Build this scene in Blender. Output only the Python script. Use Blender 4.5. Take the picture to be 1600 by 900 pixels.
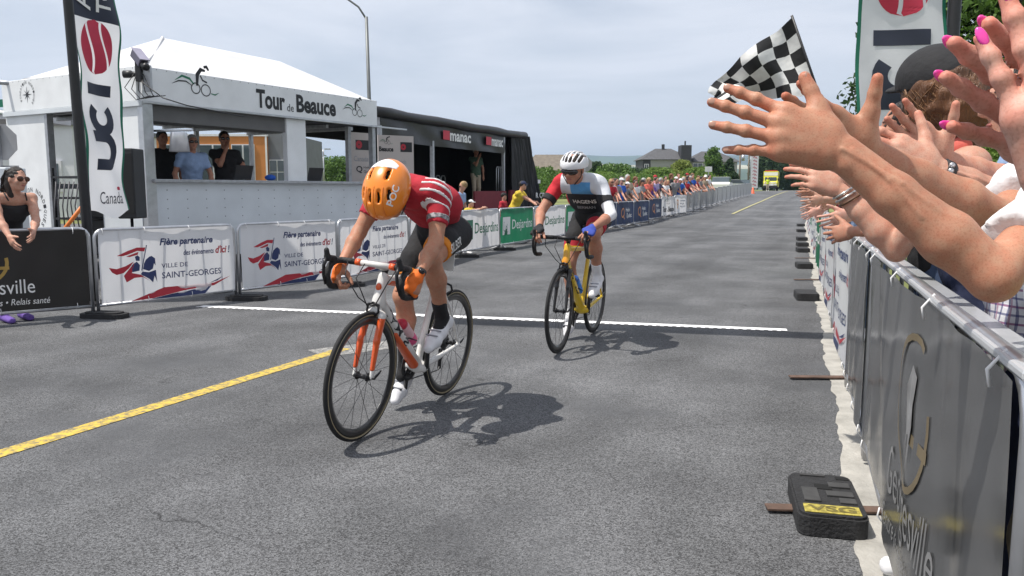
import bpy, bmesh, math, random
import numpy as np
from mathutils import Vector, Matrix
random.seed(7); rng = np.random.default_rng(7)
R = math.radians; PI = math.pi
scene = bpy.context.scene; C = scene.collection
for o in list(bpy.data.objects): bpy.data.objects.remove(o)
# ------------------------------------------------------------------ camera
cd = bpy.data.cameras.new('camera'); cam = bpy.data.objects.new('camera', cd); C.objects.link(cam)
CAMZ = 1.28
cam.location = (0, 0, CAMZ); cam.rotation_euler = (R(90 - 6.98), 0, 0)
cd.sensor_width = 36; cd.lens = 36 * 1250 / 1600; cd.clip_start = .05; cd.clip_end = 20000
scene.camera = cam
# ------------------------------------------------------------------ sky, sun, exposure
SUN = Vector((.48, .12, -1.0)).normalized()          # the way the light travels
ELEV = math.asin(-SUN.z); ROT = math.atan2(-SUN.x, -SUN.y)
w = bpy.data.worlds.new('World'); scene.world = w; w.use_nodes = True
wt = w.node_tree; wn = wt.nodes; wl = wt.links; wn.clear()
wo = wn.new('ShaderNodeOutputWorld'); bg = wn.new('ShaderNodeBackground'); bg.inputs[1].default_value = .1
sky = wn.new('ShaderNodeTexSky'); sky.sky_type = 'NISHITA'; sky.sun_disc = False
sky.sun_elevation = ELEV; sky.sun_rotation = ROT; sky.air_density = 1.0; sky.dust_density = 2.0; sky.ozone_density = 1.5
tc = wn.new('ShaderNodeTexCoord'); mp = wn.new('ShaderNodeMapping'); mp.inputs['Scale'].default_value = (1.1, 1.1, 5.0)
mp.inputs['Rotation'].default_value = (0, R(6), R(20))
nz = wn.new('ShaderNodeTexNoise'); nz.inputs['Scale'].default_value = 2.2; nz.inputs['Detail'].default_value = 7; nz.inputs['Roughness'].default_value = .55
nz.inputs['Distortion'].default_value = .4
cr = wn.new('ShaderNodeValToRGB'); cr.color_ramp.elements[0].position = .34; cr.color_ramp.elements[0].color = (.60, .60, .60, 1)
cr.color_ramp.elements[1].position = .60; cr.color_ramp.elements[1].color = (.97, .97, .97, 1)
mx = wn.new('ShaderNodeMix'); mx.data_type = 'RGBA'; mx.inputs[7].default_value = (7.3, 7.7, 8.6, 1)
wl.new(tc.outputs['Generated'], mp.inputs[0]); wl.new(mp.outputs[0], nz.inputs['Vector']); wl.new(nz.outputs['Fac'], cr.inputs[0])
wl.new(cr.outputs[0], mx.inputs[0]); wl.new(sky.outputs[0], mx.inputs[6]); wl.new(mx.outputs[2], bg.inputs[0]); wl.new(bg.outputs[0], wo.inputs[0])
sd = bpy.data.lights.new('sun', 'SUN'); sd.energy = 4.7; sd.angle = R(.55); sd.color = (1, .95, .88)
so = bpy.data.objects.new('sun', sd); C.objects.link(so); so.rotation_euler = SUN.to_track_quat('-Z', 'Y').to_euler(); so.location = (-6, -1, 12)
vs = scene.view_settings; vs.view_transform = 'Standard'; vs.look = 'None'; vs.gamma = 1; vs.exposure = 0.15
try: vs.use_curve_mapping = False
except Exception: pass
# ------------------------------------------------------------------ materials (all procedural)
MATS = {}
def M(name, col=(.5, .5, .5), rough=.6, var=.08, scale=30., bump=0., bscale=None, metal=0., spec=.5, coat=0., sss=0., trans=0.):
    if name in MATS: return MATS[name]
    m = bpy.data.materials.new(name); m.use_nodes = True; MATS[name] = m
    nt = m.node_tree; b = nt.nodes['Principled BSDF']
    b.inputs['Roughness'].default_value = rough; b.inputs['Metallic'].default_value = metal
    b.inputs['Specular IOR Level'].default_value = spec; b.inputs['Coat Weight'].default_value = coat
    if trans: b.inputs['Transmission Weight'].default_value = trans
    if sss:
        b.inputs['Subsurface Weight'].default_value = sss; b.inputs['Subsurface Radius'].default_value = (.012, .005, .003); b.inputs['Subsurface Scale'].default_value = 1.
    t = nt.nodes.new('ShaderNodeTexCoord')
    n = nt.nodes.new('ShaderNodeTexNoise'); n.inputs['Scale'].default_value = scale; n.inputs['Detail'].default_value = 4
    nt.links.new(t.outputs['Object'], n.inputs['Vector'])
    r = nt.nodes.new('ShaderNodeValToRGB')
    r.color_ramp.elements[0].position = .3; r.color_ramp.elements[1].position = .7
    r.color_ramp.elements[0].color = [max(0, c * (1 - var)) for c in col] + [1]
    r.color_ramp.elements[1].color = [min(1, c * (1 + var)) for c in col] + [1]
    nt.links.new(n.outputs['Fac'], r.inputs[0]); nt.links.new(r.outputs[0], b.inputs['Base Color'])
    if bump:
        n2 = nt.nodes.new('ShaderNodeTexNoise'); n2.inputs['Scale'].default_value = bscale or scale; n2.inputs['Detail'].default_value = 5
        nt.links.new(t.outputs['Object'], n2.inputs['Vector'])
        bp = nt.nodes.new('ShaderNodeBump'); bp.inputs['Strength'].default_value = min(1, bump); bp.inputs['Distance'].default_value = .02 * max(1, bump)
        nt.links.new(n2.outputs['Fac'], bp.inputs['Height']); nt.links.new(bp.outputs[0], b.inputs['Normal'])
    return m
def translucent(m, fac=.5):
    nt = m.node_tree; b = nt.nodes['Principled BSDF']; t = nt.nodes.new('ShaderNodeBsdfTranslucent'); nt.links.new(b.inputs['Base Color'].links[0].from_socket, t.inputs[0]); x = nt.nodes.new('ShaderNodeMixShader'); x.inputs[0].default_value = fac
    nt.links.new(b.outputs[0], x.inputs[1]); nt.links.new(t.outputs[0], x.inputs[2]); nt.links.new(x.outputs[0], [n for n in nt.nodes if n.type == 'OUTPUT_MATERIAL'][0].inputs[0]); return m
def nodes(m): return m.node_tree.nodes, m.node_tree.links, m.node_tree.nodes['Principled BSDF']
def base_in(m):
    b = m.node_tree.nodes['Principled BSDF']; return b.inputs['Base Color'].links[0].from_socket
# ------------------------------------------------------------------ object helpers
def tag(o, label=None, cat=None, group=None, kind=None):
    if label: o['label'] = label
    if cat: o['category'] = cat
    if group: o['group'] = group
    if kind: o['kind'] = kind
    return o
def obj(name, me, mat=None, parent=None, smooth=False, loc=None, rz=None):
    if isinstance(me, bmesh.types.BMesh):
        bm = me; me = bpy.data.meshes.new(name); bm.normal_update(); bm.to_mesh(me); bm.free()
    o = bpy.data.objects.new(name, me); C.objects.link(o)
    if mat is not None and not me.materials:
        for m in (mat if isinstance(mat, (list, tuple)) else [mat]): me.materials.append(m)
    if smooth: me.polygons.foreach_set('use_smooth', [True] * len(me.polygons))
    if parent is not None: o.parent = parent
    if loc is not None: o.location = loc
    if rz is not None: o.rotation_euler = (0, 0, rz)
    return o
def empty(name, loc=(0, 0, 0), rz=0., label=None, cat=None, group=None):
    o = bpy.data.objects.new(name, None); C.objects.link(o); o.location = loc; o.rotation_euler = (0, 0, rz); o.empty_display_size = .1
    return tag(o, label, cat, group)
def mesh(name, v, f):
    me = bpy.data.meshes.new(name); me.from_pydata([tuple(p) for p in v], [], [tuple(p) for p in f]); me.update(); return me
def box(bm, lo, hi, bev=0., mi=0):
    lo = Vector(lo); hi = Vector(hi); c = (lo + hi) / 2; s = hi - lo
    g = bmesh.ops.create_cube(bm, size=1, matrix=Matrix.Translation(c) @ Matrix.Diagonal((s.x, s.y, s.z, 1)))
    fs = set(f for v in g['verts'] for f in v.link_faces)
    if mi:
        for f in fs: f.material_index = mi
    if bev:
        es = list(set(e for v in g['verts'] for e in v.link_edges))
        bmesh.ops.bevel(bm, geom=es, offset=bev, segments=2, affect='EDGES', profile=.5)
    return bm
def BX(lo, hi, bev=0.): return box(bmesh.new(), lo, hi, bev)
def tube(bm, pts, r, n=8, closed=False, cap=True, mi=0):
    """swept tube; r is a number or one per point"""
    pts = [Vector(p) for p in pts]; N = len(pts); rs = r if hasattr(r, '__len__') else [r] * N
    rings = []; up = None
    for i, p in enumerate(pts):
        a = pts[i - 1] if (i > 0 or closed) else p; b = pts[(i + 1) % N] if (i < N - 1 or closed) else p
        t = (b - a).normalized()
        if up is None: up = t.orthogonal().normalized()
        else:
            up = (up - t * up.dot(t)); up = up.normalized() if up.length > 1e-6 else t.orthogonal().normalized()
        s = t.cross(up)
        rings.append([bm.verts.new(p + (up * math.cos(2 * PI * k / n) + s * math.sin(2 * PI * k / n)) * rs[i]) for k in range(n)])
    m = N if closed else N - 1
    for i in range(m):
        A, B = rings[i], rings[(i + 1) % N]
        off = 0
        if closed and i == N - 1:
            off = min(range(n), key=lambda q: sum((A[k].co - B[(k + q) % n].co).length for k in range(n)))
        for k in range(n):
            f = bm.faces.new((A[k], A[(k + 1) % n], B[(k + 1 + off) % n], B[(k + off) % n])); f.smooth = True; f.material_index = mi
    if cap and not closed:
        bm.faces.new(rings[0][::-1]).material_index = mi; bm.faces.new(rings[-1]).material_index = mi
    return bm
def TB(pts, r, n=8, closed=False): return tube(bmesh.new(), pts, r, n, closed)
def lathe(bm, prof, axis_o, axis_d, n=24, mi=0):
    """prof: (radius, distance along the axis)"""
    o = Vector(axis_o); d = Vector(axis_d).normalized(); u = d.orthogonal().normalized(); s = d.cross(u); rings = []
    for r, h in prof:
        rings.append([bm.verts.new(o + d * h + (u * math.cos(2 * PI * k / n) + s * math.sin(2 * PI * k / n)) * max(r, 1e-4)) for k in range(n)])
    for A, B in zip(rings, rings[1:]):
        for k in range(n):
            f = bm.faces.new((A[k], A[(k + 1) % n], B[(k + 1) % n], B[k])); f.smooth = True; f.material_index = mi
    return bm
def prism(bm, poly, z0, z1, axes=((1, 0, 0), (0, 0, 1), (0, -1, 0)), o=(0, 0, 0)):
    """extrude a 2-D outline: axes = (u, v, extrusion direction)"""
    u, v, e = (Vector(a) for a in axes); o = Vector(o)
    a = [bm.verts.new(o + u * x + v * y + e * z0) for x, y in poly]; b = [bm.verts.new(o + u * x + v * y + e * z1) for x, y in poly]
    n = len(poly)
    bm.faces.new(a[::-1]); bm.faces.new(b)
    for i in range(n): bm.faces.new((a[i], a[(i + 1) % n], b[(i + 1) % n], b[i]))
    bmesh.ops.recalc_face_normals(bm, faces=bm.faces[:])
    return bm
def copy_tree(o, parent=None):
    c = o.copy(); C.objects.link(c); c.parent = parent
    for ch in list(o.children): copy_tree(ch, c)
    return c
_txt = {}
def text_data(s, bold=0., shear=0.):
    key = (s, bold, shear)
    if key not in _txt:
        cu = bpy.data.curves.new('t', 'FONT'); cu.body = s; cu.offset = bold; cu.shear = shear; cu.resolution_u = 3
        to = bpy.data.objects.new('t', cu); me = bpy.data.meshes.new_from_object(to)
        v = np.array([tuple(q.co)[:2] for q in me.vertices]); f = [tuple(p.vertices) for p in me.polygons]
        bpy.data.objects.remove(to); bpy.data.curves.remove(cu); bpy.data.meshes.remove(me)
        v -= v.min(0); v /= v.max(0); _txt[key] = (v, f)
    return _txt[key]
def text(s, x0, z0, x1, z1, mat, parent, y=-.004, bold=0., shear=0., name='lettering', fn=None):
    """lettering that fills the rectangle x0..x1, z0..z1 of the parent's front (facing -Y)"""
    v, f = text_data(s, bold, shear)
    P = [(x0 + a * (x1 - x0), y, z0 + b * (z1 - z0)) for a, b in v]
    if fn: P = [fn(*p) for p in P]
    return obj(name, mesh(name, P, f), mat, parent)
def poly(pts, mat, parent, y=-.004, name='emblem', fn=None):
    """flat print: list of outlines in x, z"""
    if not isinstance(pts[0][0], (tuple, list)): pts = [pts]
    bm = bmesh.new()
    for pl in pts:
        vs_ = [bm.verts.new((a, y, b)) for a, b in pl]
        f = bm.faces.new(vs_)
    bmesh.ops.triangulate(bm, faces=bm.faces[:])
    bm.normal_update()
    for f in bm.faces:
        if f.normal.y > 0: f.normal_flip()
    if fn:
        for q in bm.verts: q.co = fn(*q.co)
    return obj(name, bm, mat, parent)
def ring2(cx, cz, r, t, n=20, sx=1.):
    out = []
    for k in range(n):
        a, b = 2 * PI * k / n, 2 * PI * (k + 1) / n
        out.append([(cx + math.cos(a) * r * sx, cz + math.sin(a) * r), (cx + math.cos(b) * r * sx, cz + math.sin(b) * r),
                    (cx + math.cos(b) * (r - t) * sx, cz + math.sin(b) * (r - t)), (cx + math.cos(a) * (r - t) * sx, cz + math.sin(a) * (r - t))])
    return out
def stroke(pts, t):
    """2-D polyline with thickness -> quads; t may vary"""
    out = []; P = [Vector(p) for p in pts]; ts = t if hasattr(t, '__len__') else [t] * len(P)
    L = []; Rr = []
    for i, p in enumerate(P):
        d = (P[min(i + 1, len(P) - 1)] - P[max(i - 1, 0)]).normalized(); n = Vector((-d.y, d.x)) * ts[i] / 2
        L.append(tuple(p + n)); Rr.append(tuple(p - n))
    for i in range(len(P) - 1): out.append([L[i], L[i + 1], Rr[i + 1], Rr[i]])
    return out
# ------------------------------------------------------------------ smooth bodies: distance fields meshed with surface nets
CORN = np.array([(i, j, k) for i in (0, 1) for j in (0, 1) for k in (0, 1)])
EDG = [(a, b) for a in range(8) for b in range(a + 1, 8) if abs(CORN[a] - CORN[b]).sum() == 1]
def surfnet(f, org, h):
    s = f < 0; acc = np.zeros(tuple(n - 1 for n in f.shape), np.int8)
    for c in CORN: acc += s[c[0]:f.shape[0] - 1 + c[0], c[1]:f.shape[1] - 1 + c[1], c[2]:f.shape[2] - 1 + c[2]]
    act = (acc > 0) & (acc < 8); idx = np.argwhere(act)
    if len(idx) == 0: return np.zeros((0, 3)), np.zeros((0, 4), int)
    num = -np.ones(act.shape, np.int64); num[tuple(idx.T)] = np.arange(len(idx))
    vals = np.stack([f[tuple((idx + c).T)] for c in CORN], 1); pos = np.zeros((len(idx), 3)); cnt = np.zeros(len(idx))
    for a, b in EDG:
        va, vb = vals[:, a], vals[:, b]; cx = (va < 0) != (vb < 0); t = va / np.where(cx, va - vb, 1)
        pos += np.where(cx[:, None], CORN[a] + t[:, None] * (CORN[b] - CORN[a]), 0); cnt += cx
    V = (idx + pos / cnt[:, None]) * h + org
    F = []
    for ax in range(3):
        u, v = (ax + 1) % 3, (ax + 2) % 3
        sl0 = [slice(None)] * 3; sl1 = [slice(None)] * 3; sl0[ax] = slice(0, -1); sl1[ax] = slice(1, None)
        a = s[tuple(sl0)]; b = s[tuple(sl1)]
        for flip, cond in ((0, a & ~b), (1, ~a & b)):
            e = np.argwhere(cond); e = e[(e[:, u] > 0) & (e[:, v] > 0) & (e[:, u] < f.shape[u] - 1) & (e[:, v] < f.shape[v] - 1)]
            if len(e) == 0: continue
            du = np.zeros(3, int); du[u] = 1; dv = np.zeros(3, int); dv[v] = 1
            q = np.stack([num[tuple((e - du - dv).T)], num[tuple((e - dv).T)], num[tuple(e.T)], num[tuple((e - du).T)]], 1)
            F.append(q[:, ::-1] if flip else q)
    return V, np.concatenate(F)
def smin(a, b, k):
    h = np.clip(.5 + .5 * (b - a) / k, 0, 1); return b + (a - b) * h - k * h * (1 - h)
class Blob:
    """union of rounded cones and ellipsoids; finger groups only blend with the base, not with one another"""
    def __init__(s, h): s.h = h; s.P = []; s.cuts = []; s.noise = None
    def cap(s, a, b, ra, rb=None, k=.02, side=None, asp=1., g=0, flata=False, flatb=False):
        a = np.array(a, float); b = np.array(b, float); rb = ra if rb is None else rb
        r = max(ra, rb) * max(1, asp) + abs(k) + s.h * 2
        s.P.append(('c', np.minimum(a, b) - r, np.maximum(a, b) + r, k, g, (a, b, ra, rb, None if side is None else np.array(side, float) / np.linalg.norm(side), asp, flata, flatb))); return s
    def chain(s, pts, rs, k=.02, **kw):
        for i in range(len(pts) - 1): s.cap(pts[i], pts[i + 1], rs[i], rs[i + 1], k=k, **kw)
        return s
    def ell(s, c, r, rot=None, k=.02, g=0):
        c = np.array(c, float); m = max(r) + abs(k) + s.h * 2
        s.P.append(('e', c - m, c + m, k, g, (c, np.array(r, float), None if rot is None else np.array(rot, float)))); return s
    def cut(s, *a, **kw): s.cap(*a, **kw); s.P[-1] = (s.P[-1][0] + 'x',) + s.P[-1][1:]; return s
    def plane(s, p, n, rad=9.): s.cuts.append((np.array(p, float), np.array(n, float) / np.linalg.norm(n), rad)); return s
    def _d(s, kind, prm, X):
        if kind[0] == 'c':
            a, b, ra, rb, side, asp, fa, fb = prm; ty = X.dtype; a = a.astype(ty); b = b.astype(ty); side = None if side is None else side.astype(ty); ab = b - a; L2 = max(ab @ ab, 1e-12)
            t = ((X - a) @ ab) / L2; tc_ = np.clip(t, 0, 1); d = X - a - tc_[..., None] * ab
            if side is not None: dw = d @ side; d = d + (dw * (1 / asp - 1))[..., None] * side
            r = np.sqrt(np.einsum('...i,...i', d, d)) - (ra + (rb - ra) * tc_)
            L = math.sqrt(L2)
            if fb: r = np.maximum(r, (t - 1) * L)
            if fa: r = np.maximum(r, -t * L)
            return r
        c, rr, rot = prm; ty = X.dtype; c = c.astype(ty); rr = rr.astype(ty); rot = None if rot is None else rot.astype(ty); d = X - c
        if rot is not None: d = d @ rot          # columns of rot are the local axes
        q = d / rr; n = np.sqrt((q * q).sum(-1)); return (n - 1) * rr.min() if rr.min() == rr.max() else n * (n - 1) / np.maximum(np.sqrt(((d / rr ** 2) ** 2).sum(-1)), 1e-9)
    def field(s):
        lo = np.min([p[1] for p in s.P], 0); hi = np.max([p[2] for p in s.P], 0); h = s.h
        n = np.ceil((hi - lo) / h).astype(int) + 2
        f = np.full(tuple(n), .2, np.float32); base = None
        ax = [(lo[i] + np.arange(n[i]) * h).astype(np.float32) for i in range(3)]
        def blk(p):
            i0 = np.maximum(((p[1] - lo) / h).astype(int), 0); i1 = np.minimum(np.ceil((p[2] - lo) / h).astype(int) + 1, n)
            sl = tuple(slice(a, b) for a, b in zip(i0, i1))
            X = np.stack(np.meshgrid(*[ax[i][sl[i]] for i in range(3)], indexing='ij'), -1); return sl, X
        for p in [q for q in s.P if q[4] == 0 and 'x' not in q[0]]:
            sl, X = blk(p); d = s._d(p[0], p[5], X); f[sl] = smin(f[sl], d, p[3]) if p[3] > 0 else np.minimum(f[sl], d)
        gs = sorted(set(q[4] for q in s.P if q[4] != 0 and 'x' not in q[0])); base = f.copy()
        for g in gs:
            P = [q for q in s.P if q[4] == g and 'x' not in q[0]]
            box_ = ('', np.min([p[1] for p in P], 0), np.max([p[2] for p in P], 0)); sl, X = blk(box_)
            d = None
            for p in P:
                e = s._d(p[0], p[5], X); d = e if d is None else smin(d, e, .003)
            f[sl] = np.minimum(f[sl], smin(base[sl], d, P[0][3]))
        for p in [q for q in s.P if 'x' in q[0]]:
            sl, X = blk(p); f[sl] = np.maximum(f[sl], -s._d(p[0], p[5], X))
        for p, nn, rad in s.cuts:
            q = ('', p - rad, p + rad) if rad < 5 else ('', lo, hi + 3 * h); sl, X = blk(q); f[sl] = np.maximum(f[sl], (X - p.astype(np.float32)) @ nn.astype(np.float32))
        if s.noise:
            amp, fr, ph = s.noise; sl, X = blk(('', lo, hi + 3 * h))
            m_ = np.abs(f) < .04; X = X[m_]; f[m_] += amp * (np.sin(X[..., 0] * fr + ph + 1.7 * np.sin(X[..., 2] * fr * .6)) * np.sin(X[..., 2] * fr * 1.3 + 1.3 * np.sin(X[..., 1] * fr * .8 + ph)) + .5 * np.sin(X[..., 1] * fr * 2.1 + X[..., 2] * fr * 1.6 + ph))
        return f, lo
    def data(s): f, lo = s.field(); return surfnet(f, lo, s.h)
    def ev(s, X):
        f = np.full(X.shape[:-1], .5)
        for p in s.P:
            d = s._d(p[0], p[5], X); f = np.maximum(f, -d) if 'x' in p[0] else (smin(f, d, p[3]) if p[3] > 0 else np.minimum(f, d))
        return f
    def snap(s, X, d, off=.0025, n=40):
        X = np.array(X, float); d = np.array(d, float) / np.linalg.norm(d)
        for _ in range(n): X = X + d * (np.clip(s.ev(X) - off, -.02, .05) * .9)[:, None]
        return X
    def build(s, name, mat, parent=None, extra=(), org=(0, 0, 0)):
        V, F = s.data()
        for b in extra: v2, f2 = b.data(); F = np.concatenate([F, f2 + len(V)]); V = np.concatenate([V, v2])
        V = V - np.array(org)
        me = bpy.data.meshes.new(name); me.vertices.add(len(V)); me.vertices.foreach_set('co', V.ravel().astype(np.float32))
        me.loops.add(4 * len(F)); me.loops.foreach_set('vertex_index', F.ravel().astype(np.int32))
        me.polygons.add(len(F)); me.polygons.foreach_set('loop_start', np.arange(0, 4 * len(F), 4, dtype=np.int32)); me.polygons.foreach_set('loop_total', np.full(len(F), 4, np.int32))
        me.polygons.foreach_set('use_smooth', np.ones(len(F), bool)); me.update(calc_edges=True); me.validate()
        return obj(name, me, mat, parent)
# ================================================================== the setting
def zg(y):
    if y < 30: return 0.
    t = min((y - 30) / 70., 1.); return 1.15 * (1 - (1 - t) ** 2) + max(0, min(y, 400) - 100) * .001
def xr(y): return .27 + .355 * y if y < 30 else .27 + .355 * 30 + .40 * (y - 30)      # right edge of the asphalt
def xc(y): return -1.41 + .385 * (y - 6.32)                                           # centre line
_F, _PT = 1250., math.atan(153 / 1250.)
def at(px, py, Y):
    """the point at distance Y ahead of the photographer on the line of sight through (px, py)"""
    u, v = (px - 800) / _F, -(py - 450) / _F; dy = math.cos(_PT) + v * math.sin(_PT); dz = -math.sin(_PT) + v * math.cos(_PT)
    return Vector((u * Y / dy, Y, CAMZ + dz * Y / dy))
def strip(name, rows, mat, kind='structure'):
    v = []; f = []
    n = len(rows[0])
    for r in rows: v += r
    for i in range(len(rows) - 1):
        for k in range(n - 1): a = i * n + k; f.append((a, a + 1, a + n + 1, a + n))
    o = obj(name, mesh(name, v, f), mat); o['kind'] = kind; return o
# asphalt
def asphalt(name, base):
    m = M(name, base, .85, .0, 5); N, L, b = nodes(m)
    for n_ in list(N):
        if n_.type in ('TEX_NOISE', 'VALTORGB'): N.remove(n_)
    t = [n_ for n_ in N if n_.type == 'TEX_COORD'][0]
    def noise(sc, det=3, ro=.6):
        n = N.new('ShaderNodeTexNoise'); n.inputs['Scale'].default_value = sc; n.inputs['Detail'].default_value = det; n.inputs['Roughness'].default_value = ro
        L.new(t.outputs['Object'], n.inputs['Vector']); return n.outputs['Fac']
    def ramp(s, p0, c0, p1, c1):
        r = N.new('ShaderNodeValToRGB'); r.color_ramp.elements[0].position = p0; r.color_ramp.elements[1].position = p1
        r.color_ramp.elements[0].color = (c0, c0, c0, 1); r.color_ramp.elements[1].color = (c1, c1, c1, 1); L.new(s, r.inputs[0]); return r.outputs[0]
    def mul(a, bb):
        x = N.new('ShaderNodeMix'); x.data_type = 'RGBA'; x.blend_type = 'MULTIPLY'; x.inputs[0].default_value = 1
        L.new(a, x.inputs[6]); L.new(bb, x.inputs[7]); return x.outputs[2]
    vo = N.new('ShaderNodeTexVoronoi'); vo.inputs['Scale'].default_value = 190; L.new(t.outputs['Object'], vo.inputs['Vector'])
    cs = N.new('ShaderNodeSeparateColor'); L.new(vo.outputs['Color'], cs.inputs[0])
    agg = ramp(cs.outputs[0], .08, .44, .95, 1.78)
    fine = ramp(noise(300, 2), .32, .74, .68, 1.28)
    mid = ramp(noise(1.1, 5), .30, .74, .72, 1.20)
    big = ramp(noise(.28, 3), .34, .80, .66, 1.14)
    col = N.new('ShaderNodeRGB'); col.outputs[0].default_value = base + (1,)
    pm = ramp(noise(.62, 4), .50, 0., .66, .8); g_ = mul(agg, fine); sm = N.new('ShaderNodeMix'); sm.data_type = 'RGBA'; sm.inputs[7].default_value = (.80, .81, .83, 1); L.new(pm, sm.inputs[0]); L.new(g_, sm.inputs[6])
    spots = ramp(noise(3.3, 3, .7), .24, .62, .34, 1.)
    m2 = N.new('ShaderNodeMapping'); m2.vector_type = 'POINT'; m2.inputs['Rotation'].default_value = (0, 0, R(21)); L.new(t.outputs['Object'], m2.inputs[0]); m3 = N.new('ShaderNodeMapping'); m3.inputs['Scale'].default_value = (1.3, .07, 1); L.new(m2.outputs[0], m3.inputs[0])
    st_ = N.new('ShaderNodeTexNoise'); st_.inputs['Scale'].default_value = 1.; st_.inputs['Detail'].default_value = 5; st_.inputs['Roughness'].default_value = .55; L.new(m3.outputs[0], st_.inputs['Vector']); streak = ramp(st_.outputs['Fac'], .34, .80, .64, 1.14)
    c = mul(mul(mul(mul(mul(col.outputs[0], sm.outputs[2]), mid), big), spots), streak)
    # cracks: thin wandering lines
    mpn = N.new('ShaderNodeMapping'); mpn.inputs['Scale'].default_value = (.32, .62, 1); mpn.inputs['Rotation'].default_value = (0, 0, R(20)); L.new(t.outputs['Object'], mpn.inputs[0])
    wn_ = N.new('ShaderNodeTexNoise'); wn_.inputs['Scale'].default_value = 2.2; wn_.inputs['Detail'].default_value = 6; L.new(t.outputs['Object'], wn_.inputs['Vector'])
    ad = N.new('ShaderNodeMix'); ad.data_type = 'RGBA'; ad.blend_type = 'ADD'; ad.inputs[0].default_value = .22; L.new(mpn.outputs[0], ad.inputs[6]); L.new(wn_.outputs['Color'], ad.inputs[7])
    ve = N.new('ShaderNodeTexVoronoi'); ve.feature = 'DISTANCE_TO_EDGE'; ve.inputs['Scale'].default_value = 1.; L.new(ad.outputs[2], ve.inputs['Vector'])
    gate = ramp(noise(.55, 2), .41, 1, .47, 0)
    ck = ramp(ve.outputs['Distance'], .0008, .35, .0034, 1.)
    lt = N.new('ShaderNodeMix'); lt.data_type = 'RGBA'; lt.inputs[6].default_value = (1, 1, 1, 1); L.new(gate, lt.inputs[0]); L.new(ck, lt.inputs[7])
    c = mul(c, lt.outputs[2]); L.new(c, b.inputs['Base Color'])
    bp = N.new('ShaderNodeBump'); bp.inputs['Strength'].default_value = .55; bp.inputs['Distance'].default_value = .006
    L.new(vo.outputs['Distance'], bp.inputs['Height']); L.new(bp.outputs[0], b.inputs['Normal'])
    b.inputs['Specular IOR Level'].default_value = .35
    return m
m_asph = asphalt('asphalt', (.108, .110, .114)); m_lot = asphalt('lot_asphalt', (.105, .105, .106))
m_conc = M('gutter_concrete', (.37, .355, .32), .9, .22, 7, .4, 60)
m_grass = M('grass_field', (.15, .17, .055), .95, .45, .35, .6, 9)
ys = [-8, -3, 0, 2, 4, 6, 8, 10, 13, 16, 20, 25, 30, 34, 38, 42, 46, 50, 55, 60, 66, 72, 80, 90, 100, 115, 130, 160, 200, 260, 330, 400]
strip('road', [[(xc(y) - (7.5 if y < 25 else max(4.3, 7.5 - (y - 25) * .2)), y, zg(y)), (xc(y), y, zg(y)), (xr(y) + .15, y, zg(y))] for y in ys], m_asph)
strip('parking_lot', [[(-70, y, -.004 + zg(y)), (-20, y, -.004 + zg(y)), (xc(y) - 3, y, -.004 + zg(y))] for y in (-8, 2, 8, 14, 20, 26, 30.5)], m_lot)
_g = random.Random(3)
strip('gutter', [[(xr(y) + .005 - _g.uniform(0, .012) - .014 * math.sin(y * 2.3) - .01 * math.sin(y * 7.7) - .006 * math.sin(y * 19), y, zg(y) + .004), (xr(y) + .62, y, zg(y) + .012)] for y in list(np.arange(-3, 30, .05)) + ys[12:20]], m_conc)
strip('curb', [[(xr(y) + .62, y, zg(y) + .002), (xr(y) + .622, y, zg(y) + .12), (xr(y) + .80, y, zg(y) + .125), (xr(y) + .81, y, zg(y) + .02)] for y in ys[:20]], m_conc)
gr = []
for y in [-60, -20, -8, 0, 10, 20, 25, 30, 34, 38, 42, 46, 50, 55, 60, 66, 72, 80, 90, 100, 130, 200, 300, 400, 700, 1200, 2500, 6000, 9000]:
    z = zg(y) - .03 if y <= 400 else zg(400) - .03 - (y - 400) * .004
    gr.append([(x, y, z) for x in (-9000, -900, -100, -20, 0, 20, 60, 200, 900, 9000)])
strip('ground', gr, m_grass)
# hills across the valley
def hill(name, Y, prof, mat, depth):
    xs = np.linspace(-.9 * Y, .9 * Y, 90); rows = []
    for k, (dy, fz) in enumerate(((0, 0), (depth * .3, .55), (depth * .7, .92), (depth, 1.), (depth * 1.6, .6))):
        rows.append([(x, Y + dy, -60 + (prof(x) + 60) * fz + 4 * math.sin(x * .013 + k)) for x in xs])
    return strip(name, rows, mat)
m_hill = M('hill_forest', (.055, .085, .035), .95, .5, .006); m_fld = M('hill_fields', (.34, .32, .22), .95, .35, .004)
hill('hills', 4200, lambda x: 212 - x * .004 + 9 * math.sin(x * .0016) + 4 * math.sin(x * .0051), m_hill, 900)
hill('valley_fields', 3000, lambda x: 100 + 3 * math.sin(x * .003), m_fld, 300)
hill('valley_wood', 2300, lambda x: 72 + 4 * math.sin(x * .004 + 1) + 3 * math.sin(x * .013), m_hill, 300)
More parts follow.
